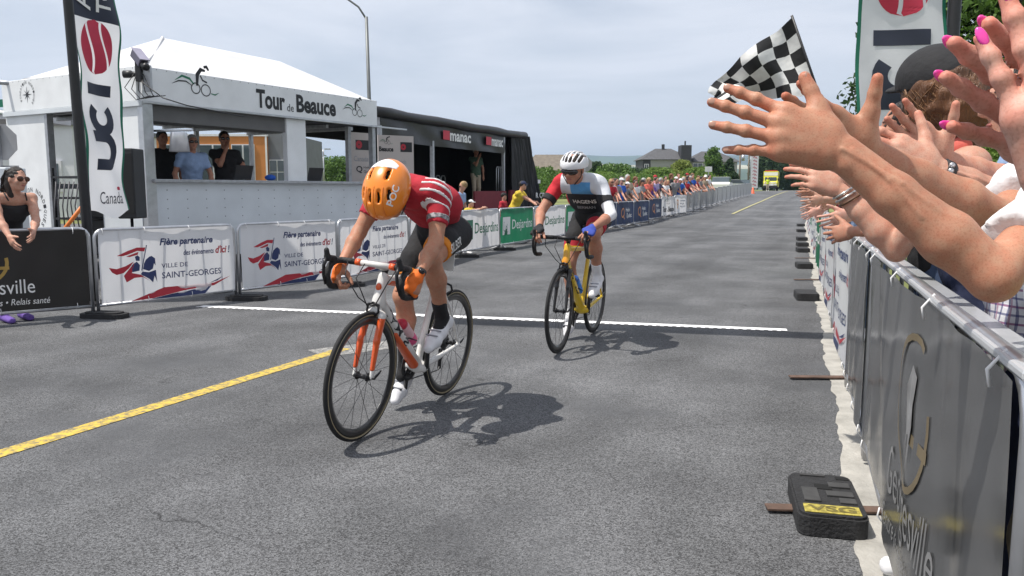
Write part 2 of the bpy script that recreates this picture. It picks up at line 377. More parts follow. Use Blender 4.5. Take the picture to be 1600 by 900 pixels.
# painted lines
def paint(name, col, worn, lo=.42, hi=.56):
    m = M(name, col, .75, .12, 25); N, L, b = nodes(m); s = base_in(m); t = [n for n in N if n.type == 'TEX_COORD'][0]
    n1 = N.new('ShaderNodeTexNoise'); n1.inputs['Scale'].default_value = 26; n1.inputs['Detail'].default_value = 8; n1.inputs['Roughness'].default_value = .75; L.new(t.outputs['Object'], n1.inputs['Vector'])
    r = N.new('ShaderNodeValToRGB'); r.color_ramp.elements[0].position = lo; r.color_ramp.elements[1].position = hi; L.new(n1.outputs['Fac'], r.inputs[0])
    x = N.new('ShaderNodeMix'); x.data_type = 'RGBA'; x.inputs[6].default_value = worn + (1,); L.new(r.outputs[0], x.inputs[0]); L.new(s, x.inputs[7]); L.new(x.outputs[2], b.inputs['Base Color']); return m
m_yel = paint('yellow_paint', (.62, .43, .06), (.17, .155, .10), .40, .56); m_yel2 = paint('far_yellow_paint', (.5, .46, .2), (.2, .19, .13))
m_wht = paint('white_paint', (.8, .8, .8), (.6, .6, .6), .3, .42); m_wornw = paint('worn_white_paint', (.42, .41, .38), (.12, .12, .12), .44, .64)
def ribbon(name, pts, wd, mat, dz=.0035, n=1):
    v = []; f = []
    P = []
    for a, b in zip(pts, pts[1:]):
        for k in range(n): P.append(Vector(a).lerp(Vector(b), k / n))
    P.append(Vector(pts[-1]))
    for i, p in enumerate(P):
        d = (P[min(i + 1, len(P) - 1)] - P[max(i - 1, 0)]).normalized(); s = Vector((-d.y, d.x)) * wd / 2
        for q in (p + s, p - s): v.append((q.x, q.y, zg(q.y) + dz))
    for i in range(len(P) - 1): f.append((2 * i, 2 * i + 2, 2 * i + 3, 2 * i + 1))
    o = obj(name, mesh(name, v, f), mat); o['kind'] = 'structure'; return o
ribbon('yellow_line', [(-4.13, 0), (-2.5, 3.78), (-1.36, 6.4)], .115, m_yel, n=30)
ribbon('yellow_line', [(9.94, 36.2), (15.57, 50.2), (24, 72), (33, 96), (45, 128)], .13, m_yel2, .02, n=6)
ribbon('faded_patch', [(-1.55, 6.2), (-.95, 6.62)], .34, m_wornw, .002, n=6)
A_, B_ = Vector((-3.45, 8.78)), Vector((2.53, 7.26))
ribbon('finish_line', [A_, B_], .12, m_wht, .004, n=20)
dv = (B_ - A_).normalized(); sv = Vector((-dv.y, dv.x)); v = []; f = []
k = 0; Ln = (B_ - A_).length
while k * .075 < Ln - .08:
    for row in (0, 1):
        a = A_ + dv * (k * .075 + row * .0375) - sv * (.10 - .034 * row); b = a + dv * .0375
        i = len(v)
        for q in (a, b, b + sv * .034, a + sv * .034): v.append((q.x, q.y, .0062))
        f.append((i, i + 1, i + 2, i + 3))
    k += 1
o = obj('finish_line_checks', mesh('finish_line_checks', v, f), m_wht); o['kind'] = 'stuff'; o['label'] = 'row of small white check marks along the finish line'; o['category'] = 'marking'
# ------------------------------------------------------------------ trees
m_bark = M('bark', (.10, .075, .055), .9, .3, 14, .5)
def leafmat(name, c):
    m = M(name, c, .55, .35, 3.); b = m.node_tree.nodes['Principled BSDF']; b.inputs['Specular IOR Level'].default_value = .3
    N, L, _ = nodes(m); t = N.new('ShaderNodeBsdfTranslucent'); L.new(base_in(m), t.inputs[0]); x = N.new('ShaderNodeMixShader'); x.inputs[0].default_value = .3
    L.new(b.outputs[0], x.inputs[1]); L.new(t.outputs[0], x.inputs[2]); L.new(x.outputs[0], [n for n in N if n.type == 'OUTPUT_MATERIAL'][0].inputs[0]); return m
LEAF = {'mid': leafmat('leaf_mid', (.095, .175, .035)), 'light': leafmat('leaf_light', (.15, .24, .045)), 'dark': leafmat('leaf_dark', (.045, .085, .03)), 'yellow': leafmat('leaf_yellow', (.20, .25, .05))}
def leaves(name, cl, n, ls, mat, parent):
    """cl: list of (centre, radius); n small bent leaf quads spread through the clumps"""
    c = np.array([q[0] for q in cl]); r = np.array([q[1] for q in cl]); pr = r ** 2 / (r ** 2).sum(); i = rng.choice(len(cl), n, p=pr)
    d = rng.normal(size=(n, 3)); d /= np.linalg.norm(d, axis=1)[:, None]; rad = r[i] * rng.uniform(.35, 1.08, n) ** .6
    p = c[i] + d * rad[:, None] * np.array([1, 1, .85])
    nn = d * .8 + rng.normal(size=(n, 3)) * .7; nn /= np.linalg.norm(nn, axis=1)[:, None]
    u = np.cross(nn, rng.normal(size=(n, 3))); u /= np.linalg.norm(u, axis=1)[:, None]; w_ = np.cross(nn, u)
    s = ls * rng.uniform(.6, 1.3, n)[:, None]
    V = np.stack([p - u * s * .9, p - w_ * s * .45 + nn * s * .1, p + u * s * .9, p + w_ * s * .45 + nn * s * .1], 1).reshape(-1, 3)
    me = bpy.data.meshes.new(name); me.vertices.add(4 * n); me.vertices.foreach_set('co', V.ravel().astype(np.float32))
    me.loops.add(4 * n); me.loops.foreach_set('vertex_index', np.arange(4 * n, dtype=np.int32)); me.polygons.add(n)
    me.polygons.foreach_set('loop_start', np.arange(0, 4 * n, 4, dtype=np.int32)); me.polygons.foreach_set('loop_total', np.full(n, 4, np.int32)); me.update(calc_edges=True)
    return obj(name, me, mat, parent)
def tree(x, y, z, h, wd, kind, label, n=2600, ls=.22, trunk=.28, shape='round', group=None, name='tree', seed=0):
    rd = random.Random(seed * 31 + int(x * 10)); t = empty(name, (x, y, z), 0, label, 'tree' if name != 'shrub' else 'shrub', group)
    bm = bmesh.new(); tr = max(.05, h * .018); tube(bm, [(0, 0, -.1), (rd.uniform(-.05, .05) * h, 0, h * .4), (rd.uniform(-.05, .05) * h, 0, h * .85)], [tr, tr * .7, tr * .2], 7)
    cl = []; nc = 22 if shape != 'hedge' else 16
    for i in range(nc):
        q = (i + .5) / nc; zz = trunk * h + (h * (1 - trunk)) * q * .93
        if shape == 'round': e = wd / 2 * math.sqrt(max(.05, 1 - (2 * q - .85) ** 2 * .75)) * .72
        elif shape == 'cone': e = wd / 2 * (1 - q) * .85 + wd * .04
        else: e = wd / 2
        a = i * 2.4 + rd.uniform(-.5, .5); rr = e * rd.uniform(.35, 1)
        cr_ = wd * rd.uniform(.15, .24) * (1 if shape != 'cone' else .55 + .6 * (1 - q)); zz = min(zz, h - cr_ * .8); p = (math.cos(a) * rr, math.sin(a) * rr * .8, zz)
        cl.append((p, cr_))
        if i % 2 == 0: tube(bm, [(0, 0, max(.1, zz - .3 * wd)), (p[0] * .6, p[1] * .6, zz - .05)], [tr * .45, tr * .15], 5)
    obj('trunk', bm, m_bark, t); leaves('crown', cl, n, ls, LEAF[kind], t); return t
G1 = 'trees in the field beyond the crowd'
far = [  # px, top py, distance, width m, kind, shape, label
    (846, 264, 62, 2.6, 'mid', 'round', 'small green tree in the field just right of the black stage curtain'),
    (932, 255, 100, 3.6, 'dark', 'cone', 'dark conifer just right of the back of the stop sign'),
    (962, 259, 95, 4.4, 'mid', 'round', 'full green tree between the stop sign and the grey house'),
    (989, 266, 105, 3.8, 'dark', 'round', 'dark round tree just left of the grey house'),
    (948, 272, 88, 3.0, 'light', 'round', 'low light green tree in front of the dark conifer'),
    (1031, 265, 100, 3.6, 'light', 'round', 'light green bushy tree before the pale house wall'),
    (1049, 268, 104, 3.4, 'yellow', 'round', 'yellow green tree before the foot of the house tower'),
    (1066, 253, 108, 3.0, 'yellow', 'round', 'slim yellow green tree right beside the black house tower'),
    (1088, 265, 104, 3.6, 'light', 'round', 'light green tree under the right wing of the house'),
    (1115, 231, 118, 4.6, 'mid', 'cone', 'tallest pointed green tree before the right wing of the house'),
    (1140, 250, 118, 3.0, 'dark', 'cone', 'dark narrow spruce just left of the utility poles'),
    (1194, 243, 165, 6.0, 'dark', 'round', 'dark tree behind the tall white vertical banner'),
    (1216, 246, 170, 7.0, 'dark', 'round', 'dark wide tree right behind the ambulance roof'),
    (1237, 250, 172, 7.0, 'mid', 'round', 'green tree behind the right side of the ambulance'),
    (1256, 262, 180, 6.0, 'dark', 'round', 'low dark tree at the bend of the road'),
    (888, 270, 90, 5, 'light', 'round', 'light green tree just behind the second rider'), (872, 274, 76, 4, 'mid', 'round', 'round green tree left of the second rider'), (1003, 268, 120, 5, 'mid', 'round', 'green tree at the left corner of the grey house'), (915, 270, 110, 5, 'dark', 'round', 'dark tree behind the stop sign post'),
    (372, 268, 90, 5, 'mid', 'round', 'tree seen through the booth beside the orange building'),
    (487, 252, 88, 4.2, 'mid', 'round', 'green tree seen through the booth opening, left of the lamp'),
    (530, 247, 84, 4.6, 'mid', 'round', 'green tree seen through the booth opening, right of the lamp'),
    (664, 246, 80, 4.4, 'mid', 'round', 'green tree seen through the gap in the black stage'),
]
for i, (px, py, Y, wd, kd, shp, lb) in enumerate(far):
    p = at(px, py - 3, Y); z = zg(Y) - .05
    tree(p.x, Y, z, p.z - z, wd * (1.35 if shp == 'round' else 1.2), kd, lb, n=7000, ls=.0068 * Y ** .72, trunk=.08 if shp == 'cone' else .12, shape=shp, group=G1, seed=i)
# low hedge of bushes along the field edge
for i, (px, Y, wd, lb) in enumerate([(905, 70, 5, 'low shrubs behind the back of the stop sign'), (985, 80, 6, 'low bushy hedge left of the grey house'), (1012, 84, 6, 'low bushy hedge at the left corner of the grey house'),
                                     (1060, 88, 6, 'low bushy hedge before the house tower'), (1100, 92, 6, 'low bushy hedge below the tallest pointed tree'), (875, 58, 4.5, 'low shrubs right of the small tree by the stage')]):
    p = at(px, 284, Y); tree(p.x, Y, zg(Y) - .05, 1.9, wd, ('light', 'mid')[i % 2], lb, n=4500, ls=.11, trunk=.05, shape='hedge', name='shrub', group='shrubs along the field edge', seed=40 + i)
# trees close behind the right-hand crowd
for i, (x, y, h, wd, kd, n, ls, lb) in enumerate([
        (8.5, 13.5, 7.5, 5.2, 'mid', 16000, .085, 'big leafy tree behind the crowd at the right edge'),
        (7.4, 14.2, 6.2, 3.0, 'dark', 7000, .085, 'darker tree between the right flag and the big leafy tree'),
        (7.2, 10.5, 2.6, 3.2, 'light', 9000, .06, 'light green shrub right behind the woman with brown hair')]):
    tree(x, y, 0, h, wd, kd, lb, n=n, ls=ls, trunk=.12, seed=70 + i, name='tree' if i < 2 else 'shrub')
# ------------------------------------------------------------------ buildings
m_roof = M('roof_shingles', (.085, .085, .09), .9, .25, 3); m_wallg = M('pale_siding', (.33, .33, .32), .8, .06, 2); m_black = M('black_cladding', (.035, .035, .04), .6, .2, 3)
m_glass = M('window_glass', (.05, .07, .08), .08, .2, 1, spec=.8); m_frame = M('white_frame', (.7, .7, .7), .5, .05, 5); m_brown = M('tan_roof', (.17, .145, .115), .9, .2, 2)
def window(parent, x0, z0, x1, z1, y, fr=.12):
    o = obj('window', BX((x0, y - .1, z0), (x1, y, z1)), m_frame, parent); obj('pane', BX((x0 + fr, y - .14, z0 + fr), ((x0 + x1) / 2 - fr / 2, y - .08, z1 - fr)), m_glass, o)
    obj('pane', BX(((x0 + x1) / 2 + fr / 2, y - .14, z0 + fr), (x1 - fr, y - .08, z1 - fr)), m_glass, o); return o
def hip(bm, x0, x1, y0, y1, z0, z1, ov=.5, ridge=.35):
    x0 -= ov; x1 += ov; y0 -= ov; y1 += ov; ym = (y0 + y1) / 2; e = (x1 - x0) * ridge
    vs_ = [bm.verts.new(q) for q in ((x0, y0, z0), (x1, y0, z0), (x1, y1, z0), (x0, y1, z0), (x0 + e, ym, z1), (x1 - e, ym, z1))]
    for q in ((0, 1, 5, 4), (1, 2, 5), (2, 3, 4, 5), (3, 0, 4), (3, 2, 1, 0)): bm.faces.new([vs_[k] for k in q])
    return bm
Y = 150; z0 = zg(Y) - .3; h0 = at(1004, 290, Y).x
hs = empty('grey_house', (h0, Y, z0), 0, 'two storey grey house with dark hip roof and black tower', 'house')
S = Y / 1250.
obj('wall', BX((0, 0, 0), (1.4, 9, 6.0)), m_black, hs); obj('wall', BX((1.4, .05, 0), (6.9, 9, 5.95)), m_wallg, hs)
obj('roof', hip(bmesh.new(), 0, 9, 0, 9, 6.0, 8.2), m_roof, hs); tw = obj('tower', BX((6.9, -.7, 0), (8.8, 2.2, 8.6)), m_black, hs)
obj('wall', BX((8.8, .4, 0), (17.6, 9, 5.6)), m_wallg, hs); obj('roof', hip(bmesh.new(), 8.9, 17.8, .4, 9, 5.6, 7.7), m_roof, hs)
obj('chimney', BX((4.2, 4, 7.4), (4.7, 4.5, 9.0)), m_black, hs); obj('chimney', BX((7.7, .4, 8.6), (7.95, .6, 9.4)), m_black, hs)
window(hs, 9.3, 3.2, 11.2, 5.4, .4); window(hs, 12.6, 3.2, 14.6, 5.3, .4); window(hs, .25, 3.2, 1.1, 5.2, 0); window(hs, 2.9, .8, 5, 2.4, .05)
p = at(820, 290, 125); h2 = empty('tan_house', (p.x, 125, zg(125) - .3), 0, 'low house with a tan roof behind the second rider', 'house')
obj('wall', BX((0, 0, 0), (10, 8, 3.4)), m_wallg, h2); obj('roof', hip(bmesh.new(), 0, 10, 0, 8, 3.4, 6.0, ridge=.2), m_brown, h2); window(h2, 3, 1, 4.6, 2.4, 0); window(h2, 6.5, 1, 8, 2.4, 0)
# orange building and white clinic behind the booth
m_or = M('orange_cladding', (.52, .20, .055), .7, .08, 2); m_gr = M('grey_cladding', (.16, .165, .18), .7, .08, 2); m_wh = M('white_cladding', (.66, .67, .68), .7, .05, 2)
Y = 46; a = at(352, 285, Y); b = at(437, 285, Y)
ob = empty('orange_building', (a.x, Y, 0), 0, 'orange clad building with large windows seen through the booth', 'building'); W_ = b.x - a.x
top = at(380, 213, Y).z; ww = W_ * .78
obj('wall', BX((-6, 0, 0), (ww, 8, top)), m_or, ob); obj('wall', BX((ww, .3, 0), (W_ + .6, 8, top + .15)), m_gr, ob)
obj('coping', BX((-6, -.06, top), (ww + .05, 8, top + .12)), m_frame, ob); obj('coping', BX((ww - .06, -.05, 0), (ww + .04, -.003, top)), m_frame, ob)
for x0_, x1_ in ((-3.5, -1.7), (-1.5, .3), (.45, 1.75)):
    wo_ = obj('window', BX((x0_, -.08, .6), (x1_, .02, top - .45)), m_frame, ob); n = 3
    for k in range(2):
        xa = x0_ + .05 + k * (x1_ - x0_) / 2
        for zlo, zhi in ((.65, 1.4), (1.45, top - .5)): obj('pane', BX((xa, -.1, zlo), (xa + (x1_ - x0_) / 2 - .1, -.05, zhi)), m_glass, wo_)
wo_ = obj('window', BX((W_ - .62, .2, 1.6), (W_ + .3, .32, 3.0)), m_frame, ob)
for k in range(2):
    for j in range(2): obj('pane', BX((W_ - .58 + k * .44, .17, 1.65 + j * .68), (W_ - .2 + k * .44, .23, 2.27 + j * .68)), m_glass, wo_)
Y = 34; a = at(-60, 290, Y); b = at(118, 290, Y)
cb = empty('white_clinic', (a.x, Y, 0), 0, 'white clinic building with blue wall lettering behind the booth', 'building'); W_ = b.x - a.x; top = at(20, 196, Y).z
obj('wall', BX((0, 0, 0), (W_, 8, top)), m_wh, cb); obj('roof', BX((-.2, -.2, top), (W_ + .2, 8, top + .2)), m_gr, cb)
m_blue = M('sign_blue', (.02, .07, .25), .5, .05, 5)
q = at(20, 235, Y); text('CLINIQUE', q.x - a.x - 1.15, q.z + .12, q.x - a.x + .33, q.z + .42, m_blue, cb, -.03, name='lettering'); text('FAMILIALE', q.x - a.x - 1.0, q.z - .32, q.x - a.x + .34, q.z + .04, m_blue, cb, -.03, bold=.02)
window(cb, W_ - 1.5, 1.2, W_ - .5, 2.5, 0)
# ================================================================== barriers with banners
m_alu = M('aluminium', (.55, .56, .58), .35, .1, 12, metal=.85); m_galv = M('galvanised_steel', (.42, .43, .45), .45, .15, 15, metal=.7)
m_rub = M('black_rubber', (.02, .02, .021), .75, .25, 25, .4, 80); m_rust = M('rusty_steel', (.11, .068, .05), .85, .3, 18, .4)
m_banw = M('white_vinyl', (.83, .83, .84), .42, .03, 3); m_bank = M('black_vinyl', (.022, .021, .020), .28, .15, 3); m_bang = M('green_vinyl', (.012, .21, .10), .4, .06, 3); m_bann = M('navy_vinyl', (.022, .042, .115), .4, .06, 3)
m_vgrey = M('dark_grey_vinyl', (.075, .077, .079), .20, .25, 3.0, .05, 9)
i_navy = M('navy_ink', (.02, .035, .12), .45, .05, 9); i_red = M('red_ink', (.42, .018, .035), .45, .05, 9); i_gold = M('gold_ink', (.40, .26, .06), .4, .1, 9); i_white = M('white_ink', (.78, .78, .76), .45, .04, 9)
i_green = M('green_ink', (.015, .17, .09), .45, .05, 9); i_black = M('black_ink', (.015, .016, .02), .5, .05, 9); i_orange = M('orange_ink', (.62, .25, .07), .45, .05, 9); i_grey = M('grey_ink', (.3, .31, .34), .5, .05, 9)
for m_ in (m_banw, m_bang, m_bann): translucent(m_, .5)
m_zip = M('white_zip_tie', (.8, .8, .8), .4, .03, 9)
def disp(x, z): return .011 * math.sin(x * 3.1 + z * 2) + .006 * math.sin(x * 9 + z * 5) + .003 * math.sin(x * 21 - z * 8)
def wav(x, y, z): return (x, y + disp(x, z), z)
def banner(L, h, mat, parent, z0=.13):
    nx, nz_ = 28, 8; bm = bmesh.new(); g = {}
    for i in range(nx + 1):
        for j in range(nz_ + 1): x = .03 + (L - .06) * i / nx; z = z0 + (h - .012 - z0) * j / nz_; g[i, j] = bm.verts.new((x, -.024 + disp(x, z), z))
    for i in range(nx):
        for j in range(nz_): bm.faces.new((g[i, j], g[i + 1, j], g[i + 1, j + 1], g[i, j + 1]))
    return obj('banner', bm, mat, parent, smooth=True)
YB = -.0275
def ban_sg(b, L, h):
    u0, ul, z0, zh = .03, L - .06, .13, h - .142
    def c(p):
        x, y = p; u = (x - 475) / 640; tp = 345 - 15 * u; bt = 718 - 86 * u; return (u0 + u * ul, z0 + (1 - (y - tp) / (bt - tp)) * zh)
    def P(*a): return [c(p) for p in a]
    poly([P((548, 473), (600, 447), (640, 431), (677, 431), (672, 451), (640, 448), (600, 466), (575, 474)), P((590, 476), (645, 453), (642, 467), (605, 479)),
          P((512, 533), (545, 540), (585, 525), (622, 502), (600, 535), (575, 560), (545, 570), (525, 558)), P((624, 506), (575, 575), (585, 608), (620, 585), (660, 580), (692, 600), (650, 568), (610, 560), (604, 545))], i_red, b, YB, 'emblem', wav)
    poly([P((628, 478), (640, 470), (650, 480), (648, 498), (632, 498)), P((612, 520), (635, 502), (649, 520), (645, 548), (612, 556)), P((681, 418), (685, 419), (658, 548), (654, 546)),
          P((663, 540), (668, 512), (678, 492), (695, 477), (705, 474), (720, 486), (721, 522), (712, 506), (703, 510), (708, 538), (690, 550)), P((650, 566), (660, 553), (690, 556), (721, 544), (724, 606), (713, 570), (705, 608), (690, 590))], i_navy, b, YB, 'emblem', wav)
    poly([P((600, 705), (755, 632), (1000, 603), (1090, 567), (1000, 616), (850, 645), (700, 688))], i_red, b, YB, 'stripe', wav)
    poly([P((690, 692), (790, 664), (985, 619), (950, 657), (800, 680))], i_navy, b, YB - .0005, 'stripe', wav); poly([P((975, 605), (1052, 570), (1020, 592))], i_navy, b, YB - .0005, 'stripe', wav)
    def T(s, x0, y0, x1, y1, m, **k):
        a = c((x0, y1)); d = c((x1, y0)); text(s, a[0], a[1], d[0], d[1], m, b, YB, fn=wav, **k)
    T('Fière partenaire', 742, 376, 1005, 432, i_navy, bold=.03, shear=.22); T('des événements', 852, 434, 1008, 470, i_navy, bold=.02, shear=.2)
    T("d'ici", 1016, 420, 1076, 460, i_red, bold=.03, shear=.22); T('!', 1083, 420, 1093, 456, i_navy, bold=.03, shear=.2)
    T('VILLE DE', 747, 503, 870, 535, i_navy, bold=.005); T('SAINT-GEORGES', 748, 529, 1043, 588, i_navy, bold=.01)
def ban_geo(b, L, h):
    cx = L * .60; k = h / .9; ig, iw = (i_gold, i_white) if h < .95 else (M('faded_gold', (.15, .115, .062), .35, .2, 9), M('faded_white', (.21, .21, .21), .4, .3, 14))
    g = ring2(cx, .60 * k, .20 * k, .030 if h < .95 else .02, 28); g = [q for i, q in enumerate(g) if not (1 <= i <= 4)]
    poly(g, ig, b, YB, 'emblem', wav); poly([[(cx + .02, .53 * k), (cx + .2 * k, .53 * k), (cx + .2 * k, .56 * k), (cx + .02, .56 * k)]], ig, b, YB - .0004, 'emblem', wav)
    poly([[(cx - .05, .48 * k), (cx - .02, .6 * k), (cx - .06, .66 * k), (cx - .01, .72 * k), (cx + .05, .70 * k), (cx + .03, .64 * k), (cx + .06, .58 * k), (cx + .03, .47 * k), (cx + .02, .55 * k), (cx - .02, .54 * k)]], iw, b, YB - .0008, 'emblem', wav)
    text('Georgesville', cx - .36, .25 * k, cx + .40, .43 * k, iw, b, YB, fn=wav, bold=.0); text('Centre de congrès • Relais santé', cx - .40, .165 * k, cx + .52, .245 * k, iw, b, YB, shear=.22, fn=wav)
def ban_dj(b, L, h, inv=False):
    i1, i2 = (i_white, i_green) if inv else (i_green, i_white); w_ = L - .06; z = lambda v: .13 + v * (h - .142); x = lambda u: .03 + u * w_
    x0, x1 = x(.055), x(.27); cx = (x0 + x1) / 2; cz = z(.5); hw = (x1 - x0) / 2; hh = (z(.77) - z(.25)) / 2
    poly([(x0, z(.25)), (x1, z(.25)), (x1, z(.77)), (x0, z(.77))], i1, b, YB, 'emblem', wav)
    hx = [(cx, cz + hh * .82), (cx + hw * .7, cz + hh * .42), (cx + hw * .7, cz - hh * .42), (cx, cz - hh * .82), (cx - hw * .7, cz - hh * .42), (cx - hw * .7, cz + hh * .42), (cx, cz + hh * .82)]
    poly(stroke(hx, .02) + ring2(cx, cz + .03, .05, .016, 10) + ring2(cx, cz - .05, .05, .016, 10), i2, b, YB - .0006, 'emblem', wav)
    text('Desjardins', x(.32), z(.30), x(.975), z(.68), i1, b, YB, fn=wav, bold=.012)
def ban_hq(b, L, h):
    w_ = L - .06; z = lambda v: .13 + v * (h - .142); x = lambda u: .03 + u * w_
    poly(ring2(x(.33), z(.52), .17, .045, 20) + stroke([(x(.33) + .05, z(.52) - .09), (x(.33) + .2, z(.52) - .22)], .05), i_orange, b, YB, 'emblem', wav)
    text('Hydro', x(.50), z(.50), x(.76), z(.74), i_white, b, YB, fn=wav, bold=.015); text('Québec', x(.54), z(.24), x(.90), z(.49), i_white, b, YB, fn=wav, bold=.015)
def cyclist_logo(b, x, z, s, fn=None, y=YB):
    """running-cyclist emblem: two wheels, hunched body, green swoosh"""
    f = lambda a: [(x + p * s, z + q * s) for p, q in a]
    poly([[(x + p * s, z + q * s) for p, q in qd] for qd in ring2(.46, .30, .13, .022, 18) + ring2(.74, .28, .14, .022, 18) + stroke([(.50, .36), (.52, .62), (.62, .74), (.74, .72)], [.05, .10, .10, .05]) + stroke([(.60, .60), (.66, .50), (.78, .46)], .035) + stroke([(.70, .80), (.78, .82), (.84, .74)], [.06, .08, .05])], i_black, b, y, 'emblem', fn)
    poly([[(x + p * s, z + q * s) for p, q in qd] for qd in stroke([(-.1, .42), (.1, .54), (.3, .50), (.42, .38)], [.005, .05, .05, .02]) + stroke([(.88, .22), (1.0, .20), (1.12, .26)], [.02, .03, .005])], i_green, b, y, 'emblem', fn)
    poly([[(x + p * s, z + q * s) for p, q in qd] for qd in stroke([(-.18, .34), (0, .42), (.2, .43), (.38, .34)], [.005, .03, .03, .01])], i_black, b, y - .0005, 'emblem', fn)
def ban_tdb(b, L, h):
    cyclist_logo(b, L * .25, .48, .55, wav); text('Tour', L * .08, .24, L * .38, .47, i_black, b, YB, fn=wav, bold=.04); text('de', L * .4, .26, L * .48, .34, i_black, b, YB, fn=wav); text('Beauce', L * .5, .24, L * .94, .47, i_black, b, YB, fn=wav, bold=.04)
def ban_misc(b, L, h):
    poly(ring2(L * .25, .58, .13, .05, 14), i_orange, b, YB, 'emblem', wav); poly(stroke([(L * .25, .5), (L * .22, .3)], .06), i_orange, b, YB, 'emblem', wav)
    poly([q for k in range(3) for q in stroke([(L * .45, .64 - k * .12), (L * (.85 - .1 * (k % 2)), .64 - k * .12)], .05)], i_grey, b, YB, 'print', wav)
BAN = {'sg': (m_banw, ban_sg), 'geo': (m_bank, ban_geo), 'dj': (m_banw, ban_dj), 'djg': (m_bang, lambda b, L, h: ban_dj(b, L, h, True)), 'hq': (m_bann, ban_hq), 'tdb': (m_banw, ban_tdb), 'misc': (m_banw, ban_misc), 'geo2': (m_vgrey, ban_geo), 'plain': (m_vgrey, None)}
def barrier(A, B, h, kind, label, group, feet=True, top=None):
    A = Vector(A); B = Vector(B); d = B - A; L = d.length - .05; rz = math.atan2(d.y, d.x)
    t = empty('crowd_barrier', (A.x, A.y, zg((A.y + B.y) / 2)), rz, label, 'barrier', group)
    arc = lambda cx, cz, a0, a1: [(cx + .09 * math.cos(R(a0 + (a1 - a0) * k / 4)), 0, cz + .09 * math.sin(R(a0 + (a1 - a0) * k / 4))) for k in range(5)]
    fr = [(0, 0, .03)] + arc(.09, h - .09, 180, 90) + arc(L - .09, h - .09, 90, 0) + [(L, 0, .03)]
    bm = bmesh.new(); tube(bm, fr, .018, 8); tube(bm, [(0, 0, .11), (L, 0, .11)], .016, 8); obj('frame', bm, m_alu if kind else m_galv, t)
    n = int(L / (.11 if not kind else .22)); bm = bmesh.new()
    for k in range(1, n): tube(bm, [(L * k / n, 0, .11), (L * k / n, 0, h)], .008, 5, cap=False)
    o = obj('bars', bm, m_galv, t); o['kind'] = 'stuff'
    if feet:
        for x in (.06, L - .06):
            bm = bmesh.new(); tube(bm, [(x, -.26, .012), (x, -.2, .03), (x, 0, .10), (x, .2, .03), (x, .26, .012)], .016, 6); obj('foot', bm, m_galv, t)
    if kind:
        mt, fnc = BAN[kind]; b = banner(L, h, mt, t)
        if fnc: fnc(b, L, h)
        bm = bmesh.new()
        for k in range(4):
            x = .08 + (L - .16) * (k / 3 + .03 * math.sin(k * 5 + A.x * 9))
            for zz, s in ((h - .02, 1), (.13, -1)):
                tube(bm, [(x, -.03, zz - .03 * s), (x + .002, -.036, zz), (x, -.01, zz + .035 * s), (x, .02, zz)], .0035, 5)
        o = obj('zip_ties', bm, m_zip, t); o['kind'] = 'stuff'
    return t
LB = [(-6.03, 6.66), (-4.21, 8.06), (-3.21, 9.36), (-2.32, 10.68), (-1.61, 12.54), (-.98, 15.32), (-.27, 17.12), (.51, 19.18), (1.42, 21.4), (2.42, 23.95), (3.43, 26.48), (4.34, 28.7), (5.26, 30.9), (6.15, 33.12), (7.0, 34.7), (7.84, 36.16)]
KD = ['geo', 'sg', 'sg', 'sg', 'sg', 'dj', 'djg', 'dj', 'djg', 'hq', 'hq', 'hq', 'hq', 'tdb', 'misc']
LL = ['crowd barrier with black banner the leaning woman rests her hands on', 'crowd barrier with white town banner, first right of the black banner', 'crowd barrier with white town banner, second from the black banner', 'crowd barrier with white town banner behind the first rider', 'crowd barrier with white town banner just left of the white bank banner',
      'crowd barrier with white bank banner below the child in yellow', 'crowd barrier with green bank banner, left of the second rider', 'crowd barrier with white bank banner just behind the second rider', 'crowd barrier with green bank banner hidden behind the second rider', 'crowd barrier with navy utility banner touching the second rider',
      'crowd barrier with navy utility banner, second from the second rider', 'crowd barrier with navy utility banner, third from the second rider', 'crowd barrier with navy utility banner next to the white cyclist banner', 'crowd barrier with white banner showing a black cyclist', 'crowd barrier with white banner and orange mark, last of the bannered row']
for i, (k, lb) in enumerate(zip(KD, LL)): barrier(LB[i], LB[i + 1], .88 if i else .90, k, lb, 'bannered barriers along the left roadside', feet=i > 5)
ORD = 'first second third fourth fifth sixth seventh eighth ninth tenth eleventh twelfth thirteenth fourteenth fifteenth'.split()
# bare steel barriers farther on
P = Vector((7.84, 36.16)); Q = Vector((19.6, 66)); n = 15
for i in range(n): barrier(P.lerp(Q, i / n), P.lerp(Q, (i + 1) / n), .95, None, 'bare grey steel barrier, %s from the white banners' % ORD[i], 'bare barriers of the far left roadside')
